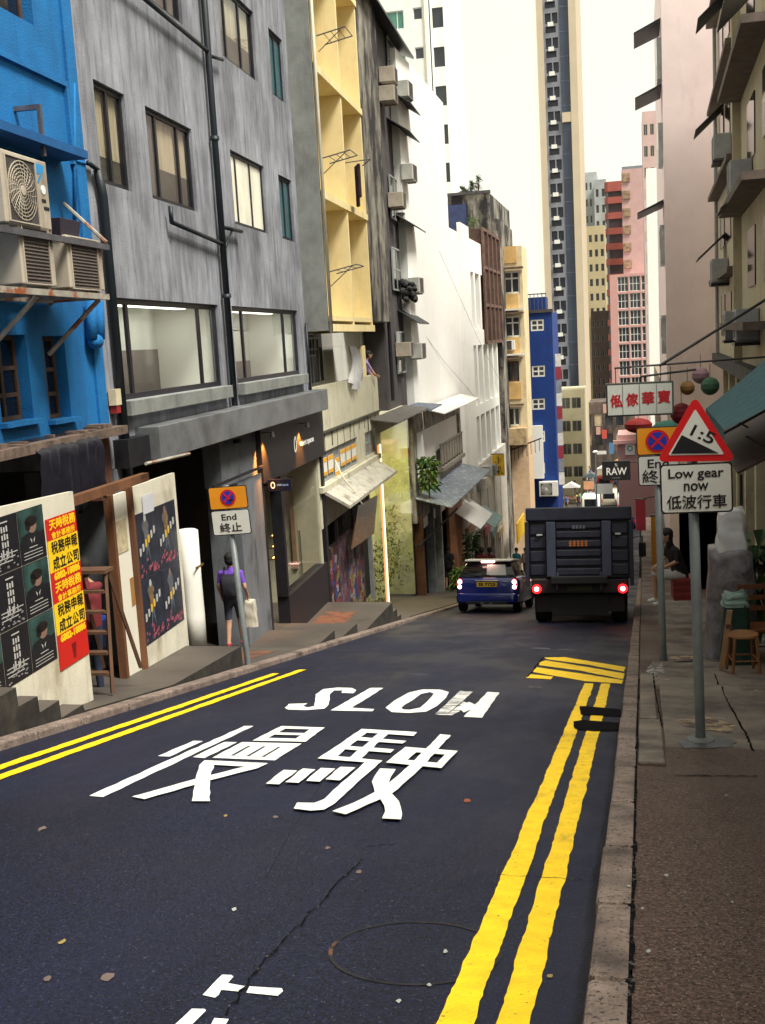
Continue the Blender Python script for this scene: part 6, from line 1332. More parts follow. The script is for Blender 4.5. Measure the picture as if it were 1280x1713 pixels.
def hatchback(lab, x, y, body, roof, det=True, L=3.65, name='hatchback_car', cat='car', group=None, plate_txt=None, yaw=0, tl=tilt, hs=1.0):
    t = thing(name, lab, cat, (x, y, road_z(y)+.006), group=group, rot=(tl, 0, yaw)); W2 = .84
    rings = [section(.10, W2*.90, .30, .80, .10), section(.03, W2*.94, .27, .84, .12), section(.0, W2*.95, .30, .80, .14)]
    rings = [section(0.0, W2*.88, .34, .78, .13), section(.05, W2*.965, .24, .90, .14), section(.28, W2, .20, .94, .14), section(1.2, W2, .19, .95, .13), section(2.5, W2, .19, .93, .13), section(3.1, W2*.98, .20, .88, .14), section(3.5, W2*.92, .22, .78, .14), section(3.65, W2*.78, .28, .66, .12)]
    rings = [[(p[0], p[1]*L/3.65, p[2]) for p in r] for r in rings]
    MB().loft(rings).build('body', body, t, smooth=True)
    def gh(y, w, zt): return [(-w, y, .90), (w, y, .90), (w*.82, y, zt), (-w*.82, y, zt)]
    g = [section(.12, .76, .86, .95, .04), section(.22, .745, .86, 1.16, .06, tum=.10), section(.34, .735, .86, 1.31*hs, .08, tum=.16), section(.8, .74, .86, 1.345*hs, .08, tum=.17), section(1.9, .735, .86, 1.33*hs, .08, tum=.17), section(2.35, .72, .86, 1.12, .06, tum=.12), section(2.65, .70, .86, .95, .04)]
    MB().loft(g).build('cabin_glass', m_carglass, t, smooth=True)
    rf = [section(.20, .60, 1.335*hs, 1.365*hs, .014), section(.30, .635, 1.335*hs, 1.385*hs, .02), section(.9, .64, 1.34*hs, 1.405*hs, .025), section(1.8, .63, 1.325*hs, 1.385*hs, .025), section(2.0, .60, 1.31*hs, 1.35*hs, .018)]
    MB().loft(rf).build('roof', roof, t, smooth=True)
    for s in (-1, 1):
        MB().prism([(s*.735, .20, .90), (s*.755, .42, .92), (s*.635, .50, 1.33*hs), (s*.60, .36, 1.33*hs)], (-s*.03, -.004, 0)).build('rear_pillar', body if not det else m_carglass, t)
        wheel(t, s*.73, .55, s=s); wheel(t, s*.73, 3.0*L/3.65, s=s)
        if det:
            lamp = MB(); lamp.prism([(s*.72+p[0], .020, .735+p[1]) for p in [(.078*math.cos(k*.3927), .150*math.sin(k*.3927)) for k in range(16)]], (0, .10, 0)); lamp = lamp.build('tail_lamp', m_red_on, t, bevel=.02)
            for dz in (-.065, .065): MB().ell((s*.72, .012, .735+dz), .056, .024, .060, 12, 6).build('lamp_core', m_red_hot, lamp)
            MB().tube([(s*.72, .025, .735+.18), (s*.72, .02, .735+.17)], .02, 6)
            mi = MB(); mi.ell((s*.93, 2.05, .98), .09, .05, .065, 10, 6); mi.build('wing_mirror', body, t, smooth=True)
    if det:
        MB().loft([section(-.07, .70, .28, .46, .07), section(-.045, .80, .25, .50, .08), section(.12, .835, .24, .52, .08)]).build('bumper', body, t, smooth=True)
        mb = MB(); mb.box(-.55, .55, -.078, -.03, .22, .30); mb.build('diffuser', m_black, t, bevel=.01)
        for s in (-1, 1): MB().lathe([(.035, -.10), (.035, .05), (.026, .05), (.026, -.10), (.035, -.10)], (s*.12, 0, .235), 12, axis='y').build('exhaust', m_chrome, t)
        MB().box(-.27, .27, -.012, .02, .67, .80).build('number_plate', M('plate_yellow', (.72, .45, .02), .5, .05, bump=0), t, bevel=.005)
        if plate_txt: lettering(plate_txt, .1, m_sbk, t, face_y(0, -.014, .735), off=.004, ext=.001, fit=(.45, .085), name='plate_lettering')
        MB().box(-.31, .31, -.030, .03, .815, .85).build('boot_handle', m_chrome, t, bevel=.01)
        MB().box(.42, .55, .012, .03, .80, .825).build('badge_strip', m_chrome, t)
        th = MB(); th.box(-.17, .17, .16, .24, 1.305, 1.35); th.build('high_brake_lamp', m_red_hot, t, bevel=.01)
        mb = MB(); mb.prism([(-.02, .118, .975), (.50, .118, .975), (.46, .235, 1.25), (-.02, .235, 1.25)], (0, -.004, .003)); mb.build('window_reflection_panel', M('rear_window_reflection', (.55, .57, .55), .2, .1, bump=0), t)  # pale panel paints a reflection onto the rear window
        mb = MB(); mb.tube([(-.35, .105, .95), (.05, .12, .99)], .008, 5); mb.build('rear_wiper', m_black, t)
    return t
m_bluecar = M('car_blue_paint', (.010, .024, .20), .16, .1, bump=0, coat=.6, spec=.5); m_whiteroof = M('car_white_roof', (.80, .80, .78), .3, .03, bump=0)
pm = on_road(815, 1026)
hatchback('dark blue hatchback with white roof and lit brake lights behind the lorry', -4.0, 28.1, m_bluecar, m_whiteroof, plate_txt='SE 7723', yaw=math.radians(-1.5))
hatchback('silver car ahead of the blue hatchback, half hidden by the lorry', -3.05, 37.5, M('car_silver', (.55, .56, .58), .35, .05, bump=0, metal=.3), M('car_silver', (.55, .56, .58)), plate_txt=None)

# refuse lorry
TX, TY = -1.36, 23.9
tk = thing('lorry', 'dark refuse lorry with ribbed tailgate and two red tail lamps driving downhill', 'lorry', (TX, TY, road_z(TY)+.006), rot=(tilt, 0, math.radians(.6)))
m_tk = M('lorry_navy', (.017, .019, .035), .45, .35, 3, bump=.1, stain=(.010, .010, .014), st_scale=2, st_stretch=(1, 1, .4)); m_tk2 = M('lorry_rail', (.045, .052, .085), .5, .2, 3); m_tkb = M('lorry_black', (.006, .006, .008), .6, .3)
hw = 1.13; zb, zt = .98, 2.56
MB().box(-hw, hw, .12, 4.2, zb, zt-.12).build('body', m_tk, tk, bevel=.03)
MB().box(-hw-.02, hw+.02, -.02, .45, zt-.30, zt).build('top_hood', m_tk, tk, bevel=.03)
for s in (-1, 1):
    MB().box(s*hw-.045, s*hw+.045, -.03, .2, zb-.15, zt-.31).build('corner_frame', m_tk, tk, bevel=.01)
    MB().box(s*.60-.10, s*.60+.10, -.06, .115, zb+.05, zt-.32).build('rail', m_tk2, tk, bevel=.012)
    MB().tube([(s*.60-s*.13, -.05, zb+.15), (s*.60-s*.13, -.05, zb-.25)], .035, 8).build('hydraulic_ram', m_tk2, tk)
    b = MB(); b.box(s*.85-.06, s*.85+.06, -.03, 0.02, zt-.62, zt-.585); b.build('handle', M('handle_pale', (.5, .5, .52), .5), tk)
    MB().tube([(s*hw, 4.3, 1.9), (s*(hw+.28), 4.35, 1.95), (s*(hw+.28), 4.35, 1.4)], .018, 6).build('mirror_arm', m_tkb, tk)
    MB().box(s*(hw+.28)-.09, s*(hw+.28)+.09, 4.32, 4.38, 1.42, 1.78).build('mirror', m_tkb, tk, bevel=.02)
    lm = MB().lathe([(0, -.03), (.085, -.02), (.10, .03)], (s*.93, -.06, .76), 20, axis='y').build('tail_lamp', m_red_on, tk); MB().ell((s*.93, -.085, .76), .05, .02, .05, 12, 6).build('lamp_core', m_red_hot, lm)
    MB().box(s*.78-.18, s*.78+.18, .2, .24, .25, .62).build('mudflap', m_tkb, tk)
    for y_, nm in ((.75, 'w'), (3.9, 'f')):
        w_ = MB().lathe([(.10, -.17), (.40, -.17), (.42, -.12), (.42, .12), (.40, .17), (.10, .17)], (0, 0, 0), 24, axis='x').build('wheel', m_tyre, tk, smooth=True); w_.location = (s*.84, y_, .42)
        MB().lathe([(0, s*.13), (.2, s*.15), (.24, s*.175)], (0, 0, 0), 16, axis='x').build('hub', m_tkb, w_)
for k in range(6): z = zb+.08+k*.205; MB().box(-.495, .495, .02, .11, z, z+.15).build('tailgate_rib', m_tk, tk, bevel=.02)
for s in (-1, 1):
    for k in range(4): z = zb+.08+k*.30; MB().box(s*.89-.18, s*.89+.18, .05, .112, z, z+.24).build('side_rib', m_tk, tk, bevel=.02)
MB().box(-1.05, 1.05, -.02, .25, .66, .97).build('bumper_beam', m_tkb, tk, bevel=.02); MB().box(-.62, .62, -.20, .1, .86, 1.05).build('hopper_sill', m_tkb, tk, bevel=.03)
MB().box(-.62, .62, .16, .22, .18, .64).build('gap_shade_panel', m_tkb, tk); MB().box(-.7, .7, .3, 4.0, .30, .655).build('chassis', m_tkb, tk); MB().box(-1.05, 1.05, 4.4, 5.9, .55, 2.35).build('cab', m_tk, tk, bevel=.08); MB().lathe([(.08, -.9), (.08, .9)], (0, .75, .42), 10, axis='x').build('axle', m_tkb, tk)  # black panel added to darken the bright gap under the body
mb = MB(); rng = random.Random(17)
for k in range(5):
    x = -.21+k*.085
    for j in range(3): mb.box(x, x+.06, .010, .0185, zb+.72+j*.04, zb+.745+j*.04)
    mb.box(x+.022, x+.04, .006, .0095, zb+.71, zb+.85)
mb.build('orange_characters', M('lorry_orange', (.45, .13, .02), .6), tk)
mb = MB()
for k in range(4): mb.box(-.13+k*.075, -.08+k*.075, .009, .0185, zb+1.10, zb+1.18)
mb.build('pale_characters', M('lorry_faded', (.10, .10, .13), .6), tk)
MB().box(-.26, .26, -.03, -.021, .72, .82).build('number_plate', M('dirty_plate', (.05, .04, .015), .7), tk)
# far vehicles
def van(lab, x, y, col, h=2.0, w=.85, L=4.6, group='vehicles at the foot of the street', tl=0):
    t = thing('parked_van', lab, 'van', (x, y, road_z(y)), group=group, rot=(math.atan((road_z(y+2)-road_z(y))/2), 0, 0)); m = M('van_%d_%d' % (int(col[0]*99), int(col[2]*99)), col, .4, .08, bump=0)
    MB().loft([section(0, w*.95, .35, h*.96, .12), section(.1, w, .3, h, .15), section(L-1.4, w, .3, h, .15), section(L-.5, w*.96, .3, h*.62, .12), section(L, w*.9, .35, h*.5, .1)]).build('body', m, t, smooth=True)
    MB().box(-w*.72, w*.72, -.015, .02, h*.55, h*.88).build('rear_window', m_carglass, t, bevel=.02)
    for s in (-1, 1):
        MB().box(s*w*.86-.06, s*w*.86+.06, -.02, .03, h*.36, h*.52).build('tail_lamp', m_srd, t)
        for y_ in (.8, L-.9): wheel(t, s*w*.88, y_, .32, .2, s)
    return t
for l, x, y, c, h in (('white minibus far down the street, left of the others', -5.0, 112, (.75, .76, .74), 2.3), ('cream van far down the street in the middle', -3.4, 120, (.62, .58, .48), 1.9), ('pale grey van far down the street near the right kerb', -1.6, 116, (.5, .52, .55), 1.8), ('red delivery van at the foot of the street', -4.2, 132, (.42, .03, .03), 2.2), ('dark blue van at the foot of the street by the right kerb', -1.4, 104, (.04, .06, .16), 1.9)): van(l, x, y, c, h)
# ------------------------------------------------------------------ hoardings on the left pavement
fH = FLp(9.0, -5.2, z=-1.72)
m_ply = M('white_hoarding', (.58, .55, .45), .8, .10, 2.5, bump=.2, stain=(.33, .29, .20), st_scale=2, st_stretch=(1, 1, .4), st_lo=.50, st_hi=.72, stain2=((.2, .16, .1), 5, (2, 1, .3), .62, .74, .7))
hb = thing('hoarding', 'white hoarding with black portrait posters and a red and yellow notice strip', 'hoarding', fH.o, fH.rot)
xR = (fH.sz(118, 823)[0]+fH.sz(160, 1165)[0])/2; zT = fH.sz(118, 823)[1]; zB = fH.sz(160, 1165)[1]-.02
mb = MB(); mb.add([(-.9, 0, zB+.28), (xR, 0, zB), (xR, .05, zB), (-.9, .05, zB+.28), (-.9, 0, zT+.1), (xR, 0, zT), (xR, .05, zT), (-.9, .05, zT+.1)], [(0, 3, 2, 1), (4, 5, 6, 7), (0, 1, 5, 4), (1, 2, 6, 5), (2, 3, 7, 6), (3, 0, 4, 7)]); mb.build('board', m_ply, hb)
m_pblack = M('poster_black', (.010, .010, .014), .45, .3, 4, bump=0); m_pwhite = M('poster_white', (.40, .40, .39), .6, .1, bump=0); m_pgreen = M('poster_green', (.022, .055, .052), .5, .9, 2.5, bump=0); m_skin = M('skin', (.20, .12, .09), .6, .08, 6, bump=0); m_hair = M('black_hair', (.010, .008, .008), .5, .2, 9, bump=0)
m_pgrey = M('poster_grey', (.10, .10, .11), .6, .3, bump=0); m_pmid = M('poster_print', (.22, .21, .22), .6, .4, 30, bump=0)
px_strip = fH.sz(74, 868)[0]; rowz = [fH.sz(30, 851)[1]-.02, fH.sz(42, 945)[1], fH.sz(55, 1035)[1]]; ph = rowz[0]-rowz[1]; rowz = [rowz[0]-ph*i for i in range(3)]; pw_ = fH.sz(74, 848)[0]-fH.sz(30, 851)[0]
rng = random.Random(77)
def poster_text(root, x0, x1, z0, z1, y=-.004):
    p = MB().box(x0+.004, x1-.004, y, y+.003, z0+.004, z1-.004).build('text_poster', m_pblack, root); w, h = x1-x0, z1-z0; b = MB(); cx = (x0+x1)/2; zc = z0+h*.66
    for i in range(3):
        xx = cx-.045+i*.045
        for j in range(3): b.box(xx-.012, xx+.012, y-.002, y-.0003, zc+.05-j*.07-.025, zc+.05-j*.07+.03-.008*((i+j) % 2))
    for k in range(7): xx = cx-.09+k*.03; b.box(xx, xx+.014+.01*(k % 2), y-.002, y-.0003, zc-.22+.02*(k % 3), zc-.17+.02*((k+1) % 3))
    b.box(cx-.07, cx+.07, y-.002, y-.0003, zc+.11, zc+.122)
    for k in range(3): b.box(x0+.05, x1-.05-.05*k, y-.002, y-.0003, z0+.16-.035*k, z0+.168-.035*k)
    b.build('print', m_pwhite, p)
    b = MB(); 
    for k in range(24): xx = rng.uniform(x0+.02, x1-.06); zz = z0+rng.uniform(.02, .13); b.box(xx, xx+.03, y-.0018, y-.0004, zz, zz+.012)
    b.build('small_print', m_pmid, p)
def poster_portrait(root, x0, x1, z0, z1, y=-.004):
    p = MB().box(x0+.004, x1-.004, y, y+.003, z0+.004, z1-.004).build('portrait_poster', m_pblack, root); w, h = x1-x0, z1-z0; cx = (x0+x1)/2
    MB().poly([(x0+.01, y-.0008, z0+h*.42), (x1-.01, y-.0008, z0+h*.52), (x1-.01, y-.0008, z1-.01), (x0+.01, y-.0008, z1-.01)]).build('backdrop', m_pgreen, p)
    b = MB(); b.poly([(x0+.02, y-.0014, z0+h*.30), (x1-.02, y-.0014, z0+h*.30), (x1-.03, y-.0014, z0+h*.46), (cx+.06, y-.0014, z0+h*.56), (cx-.06, y-.0014, z0+h*.56), (x0+.04, y-.0014, z0+h*.50)]); b.build('figure_coat', m_pblack, p)
    el = lambda c, z, rx, rz, yy: [(c+rx*math.cos(k*.449)*(1+.06*math.sin(k*2.2)), yy, z+rz*math.sin(k*.449)) for k in range(14)]
    MB().poly(el(cx+.01, z0+h*.66, w*.17, h*.135, y-.0020)).build('figure_face', m_skin, p); MB().poly(el(cx-.005, z0+h*.75, w*.24, h*.10, y-.0026)).add(el(cx-.07, z0+h*.68, w*.10, h*.10, y-.0026), [list(range(14))]).build('figure_hair', m_hair, p)
    b = MB(); b.poly([(cx-.05, y-.002, z0+h*.45), (cx-.015, y-.002, z0+h*.40), (cx-.02, y-.002, z0+h*.34)]); b.poly([(cx+.05, y-.002, z0+h*.45), (cx+.015, y-.002, z0+h*.40), (cx+.02, y-.002, z0+h*.34)]); b.box(cx-.08, cx+.08, y-.002, y-.0010, z0+h*.265, z0+h*.28)
    for k in range(3): b.box(x0+.06, x1-.08, y-.002, y-.001, z0+.10-.03*k, z0+.106-.03*k)
    b.build('print', m_pwhite, p)
for r in range(3):
    x = px_strip-.02-pw_*1
    poster_portrait(hb, x, x+pw_, rowz[r]-ph, rowz[r]); poster_text(hb, x-pw_, x, rowz[r]-ph, rowz[r])
    poster_portrait(hb, x-2*pw_, x-pw_, rowz[r]-ph, rowz[r])
# red / yellow notice strip
sx0, sx1 = px_strip, xR-.01; zt = fH.sz(98, 862)[1]; zb_ = fH.sz(125, 1104)[1]; hS = zt-zb_; unit = hS/9.7
m_nr = M('notice_red', (.50, .014, .010), .5, .08, bump=0); m_ny = M('notice_yellow', (.80, .52, .01), .5, .05, bump=0); m_nk = M('notice_black', (.01, .008, .008), .5, bump=0)
z = zt; wS = sx1-sx0; cxS = (sx0+sx1)/2
for rep in range(2):
    for s_, hh, bg, fg, body in ((0, .85, m_nr, m_ny, '天時稅務'), (1, .55, m_nr, m_ny, '會計事務所'), (2, 1.02, m_ny, m_nk, '稅務申報'), (3, 1.02, m_ny, m_nk, '成立公司'), (4, .62, m_nr, m_ny, '6882-18886')):
        H = hh*unit; MB().box(sx0, sx1, -.010, -.006, z-H+.0005, z).build('notice_band', bg, hb)
        lettering(body, .1, fg, hb, face_y(cxS+.02, -.011, z-H/2), off=.004 if s_ != 1 else .002, ext=.0008, fit=(wS*(.86 if s_ != 1 else .78), H*.78), fat=.0035 if s_ in (0, 2, 3) else .0015); z -= H
MB().box(sx0, sx1, -.010, -.006, zb_-.02, z-.0005).build('notice_band', m_nr, hb); MB().poly([(cxS-.05, -.011, z-.06), (cxS+.06, -.011, z-.06), (cxS+.03, -.011, z-.22), (cxS-.02, -.011, z-.22)]).build('notice_mark', M('notice_maroon', (.15, .005, .005), .5), hb)
# doorway timber, white leaf, second hoarding
fH2 = FLp(12.5, -5.58, z=-2.4)
h2 = thing('plywood_hoarding', 'brown edged plywood hoarding with four dark concert posters by the grey building', 'hoarding', fH2.o, fH2.rot)
xl = (fH2.sz(208, 812)[0]+fH2.sz(255, 1125)[0])/2; xr_ = (fH2.sz(292, 797)[0]+fH2.sz(317, 1085)[0])/2; z1 = fH2.sz(250, 805)[1]; z0 = fH2.sz(255, 1125)[1]-.03
MB().box(xl, xr_, 0, .05, z0-.06, z1).build('board', m_ply, h2); MB().box(xl-.075, xl-.001, -.03, .07, z0-.05, z1+.02).build('edge_post', m_wood, h2)
a, b = fH2.sz(226, 850), fH2.sz(300, 830); q0 = (fH2.sz(222, 862)[0], fH2.sz(250, 1075)[1]); xx0 = xl+.05; xx1 = xr_-.10; zt4 = fH2.sz(222, 860)[1]-.02; zb4 = fH2.sz(250, 1078)[1]
m_pnavy = M('poster_navy', (.015, .02, .035), .45, .6, 6, bump=0); m_pgold = M('poster_gold', (.16, .10, .04), .5, .6, 14, bump=0); m_pflow = M('poster_flowers', (.24, .06, .09), .6, .9, 26, bump=0); m_pice = M('poster_pale', (.09, .11, .14), .5, .8, 14, bump=0); m_pyel = M('poster_yellow', (.6, .38, .03), .5, bump=0)
for r in range(2):
    for c in range(2):
        w = (xx1-xx0)/2; h = (zt4-zb4)/2; x0 = xx0+c*w; z0_ = zt4-(r+1)*h; y = -.005
        p = MB().box(x0+.003, x0+w-.003, y, y+.004, z0_+.003, z0_+h-.003).build('concert_poster', m_pnavy, h2); cx = x0+w*.42
        MB().poly([(cx-.05, y-.001, z0_+h*.2), (cx+.0, y-.001, z0_+h*.55), (cx-.11, y-.001, z0_+h*.8), (cx-.03, y-.001, z0_+h*.90), (cx+.05, y-.001, z0_+h*.90), (cx+.12, y-.001, z0_+h*.78), (cx+.06, y-.001, z0_+h*.55), (cx+.10, y-.001, z0_+h*.2), (cx+.03, y-.001, z0_+h*.45)]).build('figure_outline', m_pice, p)
        MB().poly([(cx-.04, y-.0018, z0_+h*.5), (cx+.05, y-.0018, z0_+h*.5), (cx+.08, y-.0018, z0_+h*.85), (cx-.07, y-.0018, z0_+h*.85)]).build('figure_coat', m_pgold if (r+c) % 2 else m_pgrey, p)
        MB().poly([(cx+.005+.04*math.cos(k*.785), y-.0024, z0_+h*.90+.05*math.sin(k*.785)) for k in range(8)]).build('figure_head', m_skin if c else m_pwhite, p)
        f = MB(); g = MB(); gy = MB()
        for k in range(26): a_ = rng.uniform(x0+.02, x0+w-.07); zz = z0_+.02+rng.uniform(0, h*.22)*(1 if a_ < cx else .6); f.poly([(a_, y-.0012-.00002*k, zz), (a_+.045, y-.0012-.00002*k, zz+.01), (a_+.05, y-.0012-.00002*k, zz+.05), (a_+.01, y-.0012-.00002*k, zz+.045)])
        f.build('flowers', m_pflow, p)
        for k in range(6):
            xx = x0+.05+k*(w-.1)/6; zz = z0_+h*(.36+.05*k); (gy if k in (2, 3) else g).box(xx, xx+.045, y-.0036, y-.0026, zz, zz+.10); (gy if k == 2 else g).box(xx+.05, xx+.06, y-.0036, y-.0026, zz+.02, zz+.10)
        g.build('print', m_pwhite, p); gy.build('yellow_print', m_pyel, p)
nb_ = fH2.rect(230, 822, 251, 850); MB().box(nb_[0]+.1, nb_[1]+.1, -.012, -.009, zt4-.04, zt4+.20).build('paper_notice', M('pale_notice', (.55, .56, .62), .7, .08), h2)
dl = thing('white_door', 'white door leaf in a brown timber frame beside the plywood hoarding', 'door', fH2.o, fH2.rot)
lx0 = fH2.sz(190, 838)[0]; MB().box(lx0, xl-.08, .03, .07, z0-.05, z1-.03).build('leaf', M('door_white', (.66, .63, .54), .7, .05, 2), dl); MB().box(lx0-.07, lx0-.002, .0, .10, z0-.06, z1-.01).build('frame_post', m_wood, dl); MB().box(xl-.20, xl-.10, .022, .0285, z0+1.0, z0+1.35).build('lock_plate', M('lock_tan', (.30, .16, .05), .6), dl); MB().box(lx0+.05, xl-.16, .022, .0285, z1-.75, z1-.35).build('stickers', M('faded_sticker', (.45, .38, .25), .7, .3, 12), dl)
bm_ = thing('timber_beam', 'brown timber beam across the doorway above the step ladder', 'beam', fH.o, fH.rot); a = fH.sz(118, 837, .1); b = fH2.W(xl, .1, z1-.02)-fH.o; bx = b.dot(fH.d)
MB().box(a[0]-.1, bx, .12, .22, a[1]-.08, a[1]+.02).build('beam', m_wood, bm_); MB().tube([(bx-.3, .02, a[1]+.16), (bx+1.2, .02, a[1]+.12)], .022, 6).build('rusty_bar', m_rust, bm_)
P = on_road(328, 1088, .22); rs = thing('white_roll', 'tall white roll of sheeting standing at the end of the plywood hoarding', 'roll', fH2.W(xr_+.24, -.02, z0-.12), fH2.rot)
MB().lathe([(0, 0), (.15, 0), (.155, .5), (.15, 1.0), (.155, 1.72), (.12, 1.74), (0, 1.70)], (0, 0, 0), 22).build('sheet_roll', M('roll_white', (.72, .71, .66), .6, .05, 2), rs, smooth=True); MB().box(-.16, .16, -.152, -.14, 1.2, 1.23).build('tape', m_pgold, rs)
# step ladder
fL2 = FLp(11.3, -5.35, z=-2.14); x, z = fL2.sz(158, 955); lad = thing('step_ladder', 'wooden A-frame step ladder standing in the dark doorway', 'ladder', fL2.W(x, 0, 0), fL2.rot); hL = z
lx = fL2.sz(163, 1160)[0]-x; rx = fL2.sz(213, 1135)[0]-x; zl_ = fL2.sz(163, 1160)[1]
m_lw = M('ladder_wood', (.10, .05, .028), .7, .3, 7, (1, 1, .2))
for y_, nm in ((-.18, 'rail'), (.28, 'rail')):
    MB().tube([(lx, y_, zl_), (0, y_*.7, hL)], .026, 4).build('rail', m_lw, lad); MB().tube([(rx, y_, zl_+.05), (.06, y_*.7, hL)], .026, 4).build('rail', m_lw, lad)
for k in range(1, 6): f = k/6; MB().box(lx*(1-f)-.05, lx*(1-f)+.05, -.16+.04*f, .26-.06*f, zl_+(hL-zl_)*f-.015, zl_+(hL-zl_)*f+.015).build('tread', m_lw, lad)
MB().box(-.08, .14, -.16, .24, hL-.02, hL+.02).build('cap', m_lw, lad)
bk = thing('bucket', 'blue plastic bucket on the floor behind the step ladder', 'bucket', fL2.W(x+.75, .45, zl_+.25), 0); MB().lathe([(0, 0), (.13, 0), (.17, .34), (.18, .35), (.16, .34), (.12, .02), (0, .02)], (0, 0, 0), 18).build('tub', M('bucket_blue', (.02, .06, .30), .5), bk, smooth=True); MB().tube([(-.17, 0, .34), (-.1, .02, .2), (.1, .02, .2), (.17, 0, .34)], .006, 5).build('handle', m_steel, bk)
# ------------------------------------------------------------------ people
def person(label, P, heading, h=1.65, shirt=(.1, .1, .1), legs=(.05, .05, .06), skin=(.42, .24, .16), hair=(.012, .01, .01), pose='stand', shorts=False, sleeves='short', vox=.022, group=None, longhair=False, extras=None, shoe=(.03, .03, .03), stride=.0, arm=None, lean=0.0, skirt=False):
    """one continuous body (capsules fused by a remesh), coloured by region; hair and things worn are children"""
    t = thing('person', label, 'person', P, heading, group); k = h/1.7
    V_ = lambda x, y, z: Vector((x, y, z))*k
    S = []     # (a, b, ra, rb, region)
    if pose == 'sit':
        pel = V_(0, 0, .50); hips = [V_(s*.09, .02, .50) for s in (-1, 1)]; knees = [V_(s*.13, .44, .52) for s in (-1, 1)]; ank = [V_(s*.12, .42, .09) for s in (-1, 1)]
    else:
        pel = V_(0, 0, .93); hips = [V_(s*.09, 0, .90) for s in (-1, 1)]; knees = [V_(s*.09, stride*s*.55+.03, .48) for s in (-1, 1)]; ank = [V_(s*.09, stride*s-(.10*stride if s < 0 else 0), .085 + (.05 if stride and s < 0 else 0)) for s in (-1, 1)]
    z0 = pel.z/k; ln = lambda z: lean*(z-z0)
    ch = V_(0, ln(z0+.36), z0+.36); nk = V_(0, ln(z0+.54), z0+.54); hd = V_(0, ln(z0+.68)+.02, z0+.68)
    S += [(pel, V_(0, ln(z0+.16), z0+.16), .135, .125, 0), (V_(-.07, 0, z0+.0), V_(-.09, ln(z0+.36), z0+.36), .10, .105, 0), (V_(.07, 0, z0), V_(.09, ln(z0+.36), z0+.36), .10, .105, 0), (V_(-.13, ln(z0+.45), z0+.45), V_(.13, ln(z0+.45), z0+.45), .075, .075, 0),
          (ch, nk, .10, .058, 0), (nk, hd, .052, .055, 3), (hd+V_(0, .0, -.02), hd+V_(0, .01, .05), .082, .095, 3), (hd+V_(0, .045, -.06), hd+V_(0, .05, -.03), .05, .06, 3)]
    for s, hp, kn, an in ((-1, hips[0], knees[0], ank[0]), (1, hips[1], knees[1], ank[1])):
        S += [(hp, kn, .088, .062, 1), (kn, an, .058, .04, 1 if not shorts else 3), (an+V_(0, -.03, -.035), an+V_(0, .13, -.05), .042, .036, 4)]
    if skirt: S += [(V_(0, 0, z0), V_(0, .0, z0-.30), .15, .19, 1)]
    arm = arm or {}
    for s in (-1, 1):
        sh = V_(s*.185, ln(z0+.47), z0+.465)
        el_, wr = arm.get(s, (V_(s*.235, ln(z0+.2)-.04, z0+.17), V_(s*.24, ln(z0)+.08, z0-.06)))
        if not isinstance(el_, Vector): el_ = V_(*el_); wr = V_(*wr)
        S += [(sh, el_, .05, .04, 0), (el_, wr, .037, .028, 3 if sleeves == 'short' else 0)]
        d = (wr-el_).normalized(); S.append((wr, wr+d*.075*k, .030, .036, 3))
    mb = MB()
    for a, b, ra, rb, rg in S:
        ra *= k; rb *= k; d = b-a; n = 10
        mb.tube([a-d.normalized()*ra*.8, a-d.normalized()*ra*.4, a, b, b+d.normalized()*rb*.4, b+d.normalized()*rb*.8], [ra*.55, ra*.9, ra, rb, rb*.9, rb*.55], n)
    o = mb.build('tmp', m_hair); r = o.modifiers.new('r', 'REMESH'); r.mode = 'VOXEL'; r.voxel_size = vox; sm = o.modifiers.new('s', 'SMOOTH'); sm.iterations = 3; sm.factor = .5
    bpy.context.view_layer.update(); dg = bpy.context.evaluated_depsgraph_get(); me = bpy.data.meshes.new_from_object(o.evaluated_get(dg)); bpy.data.objects.remove(o)
    me.materials.clear(); nm = lambda p, c: M(p+'_%02d%02d%02d' % tuple(int(99*x) for x in c), c, .8, .12, 9, bump=.1)
    for m in (nm('cloth', shirt), nm('trousers', legs), nm('skin', skin), nm('skin', skin), nm('shoe', shoe)): me.materials.append(m)
    for p in me.polygons:
        c = p.center; best = 9; rg = 0
        for a, b, ra, rb, g in S:
            ab = b-a; f = max(0, min(1, (c-a).dot(ab)/max(1e-9, ab.length_squared))); dd = (c-(a+ab*f)).length-(ra+(rb-ra)*f)*k
            if dd < best: best = dd; rg = g; fb = f; gi = (a, b)
        if rg == 0 and sleeves == 'short' and abs(c.x) > .2*k and c.z < (z0+.28)*k: rg = 3
        if rg == 0 and c.z < (z0+.02)*k and pose != 'sit': rg = 1
        if rg == 1 and shorts and pose != 'sit' and c.z < .53*k: rg = 3
        p.material_index = rg; p.use_smooth = True
    # fingers: four and a thumb on each hand, rooted in the palm
    fb_ = MB()
    for i in range(2):
        a, b = S[-1-3*(1-i)][0], S[-1-3*(1-i)][1]; d = (b-a).normalized(); s = (-1, 1)[i]; side = d.cross(Vector((s, 0, 0))); side = side.normalized() if side.length > .1 else Vector((0, 1, 0))
        for f in range(4):
            q = b+side*(f-1.5)*.019*k; L = (.065, .075, .07, .055)[f]*k; cu = Vector((-s, 0, 0))*L*.25
            fb_.tube([q-d*.01, q+d*L*.5+cu*.3, q+d*L+cu], [.0095*k, .0085*k, .006*k], 6, 2)
        q = a+d*.03*k+side*.03*k; fb_.tube([q, q+side*.03*k+d*.03*k, q+side*.035*k+d*.06*k], [.011*k, .010*k, .007*k], 6, 2)
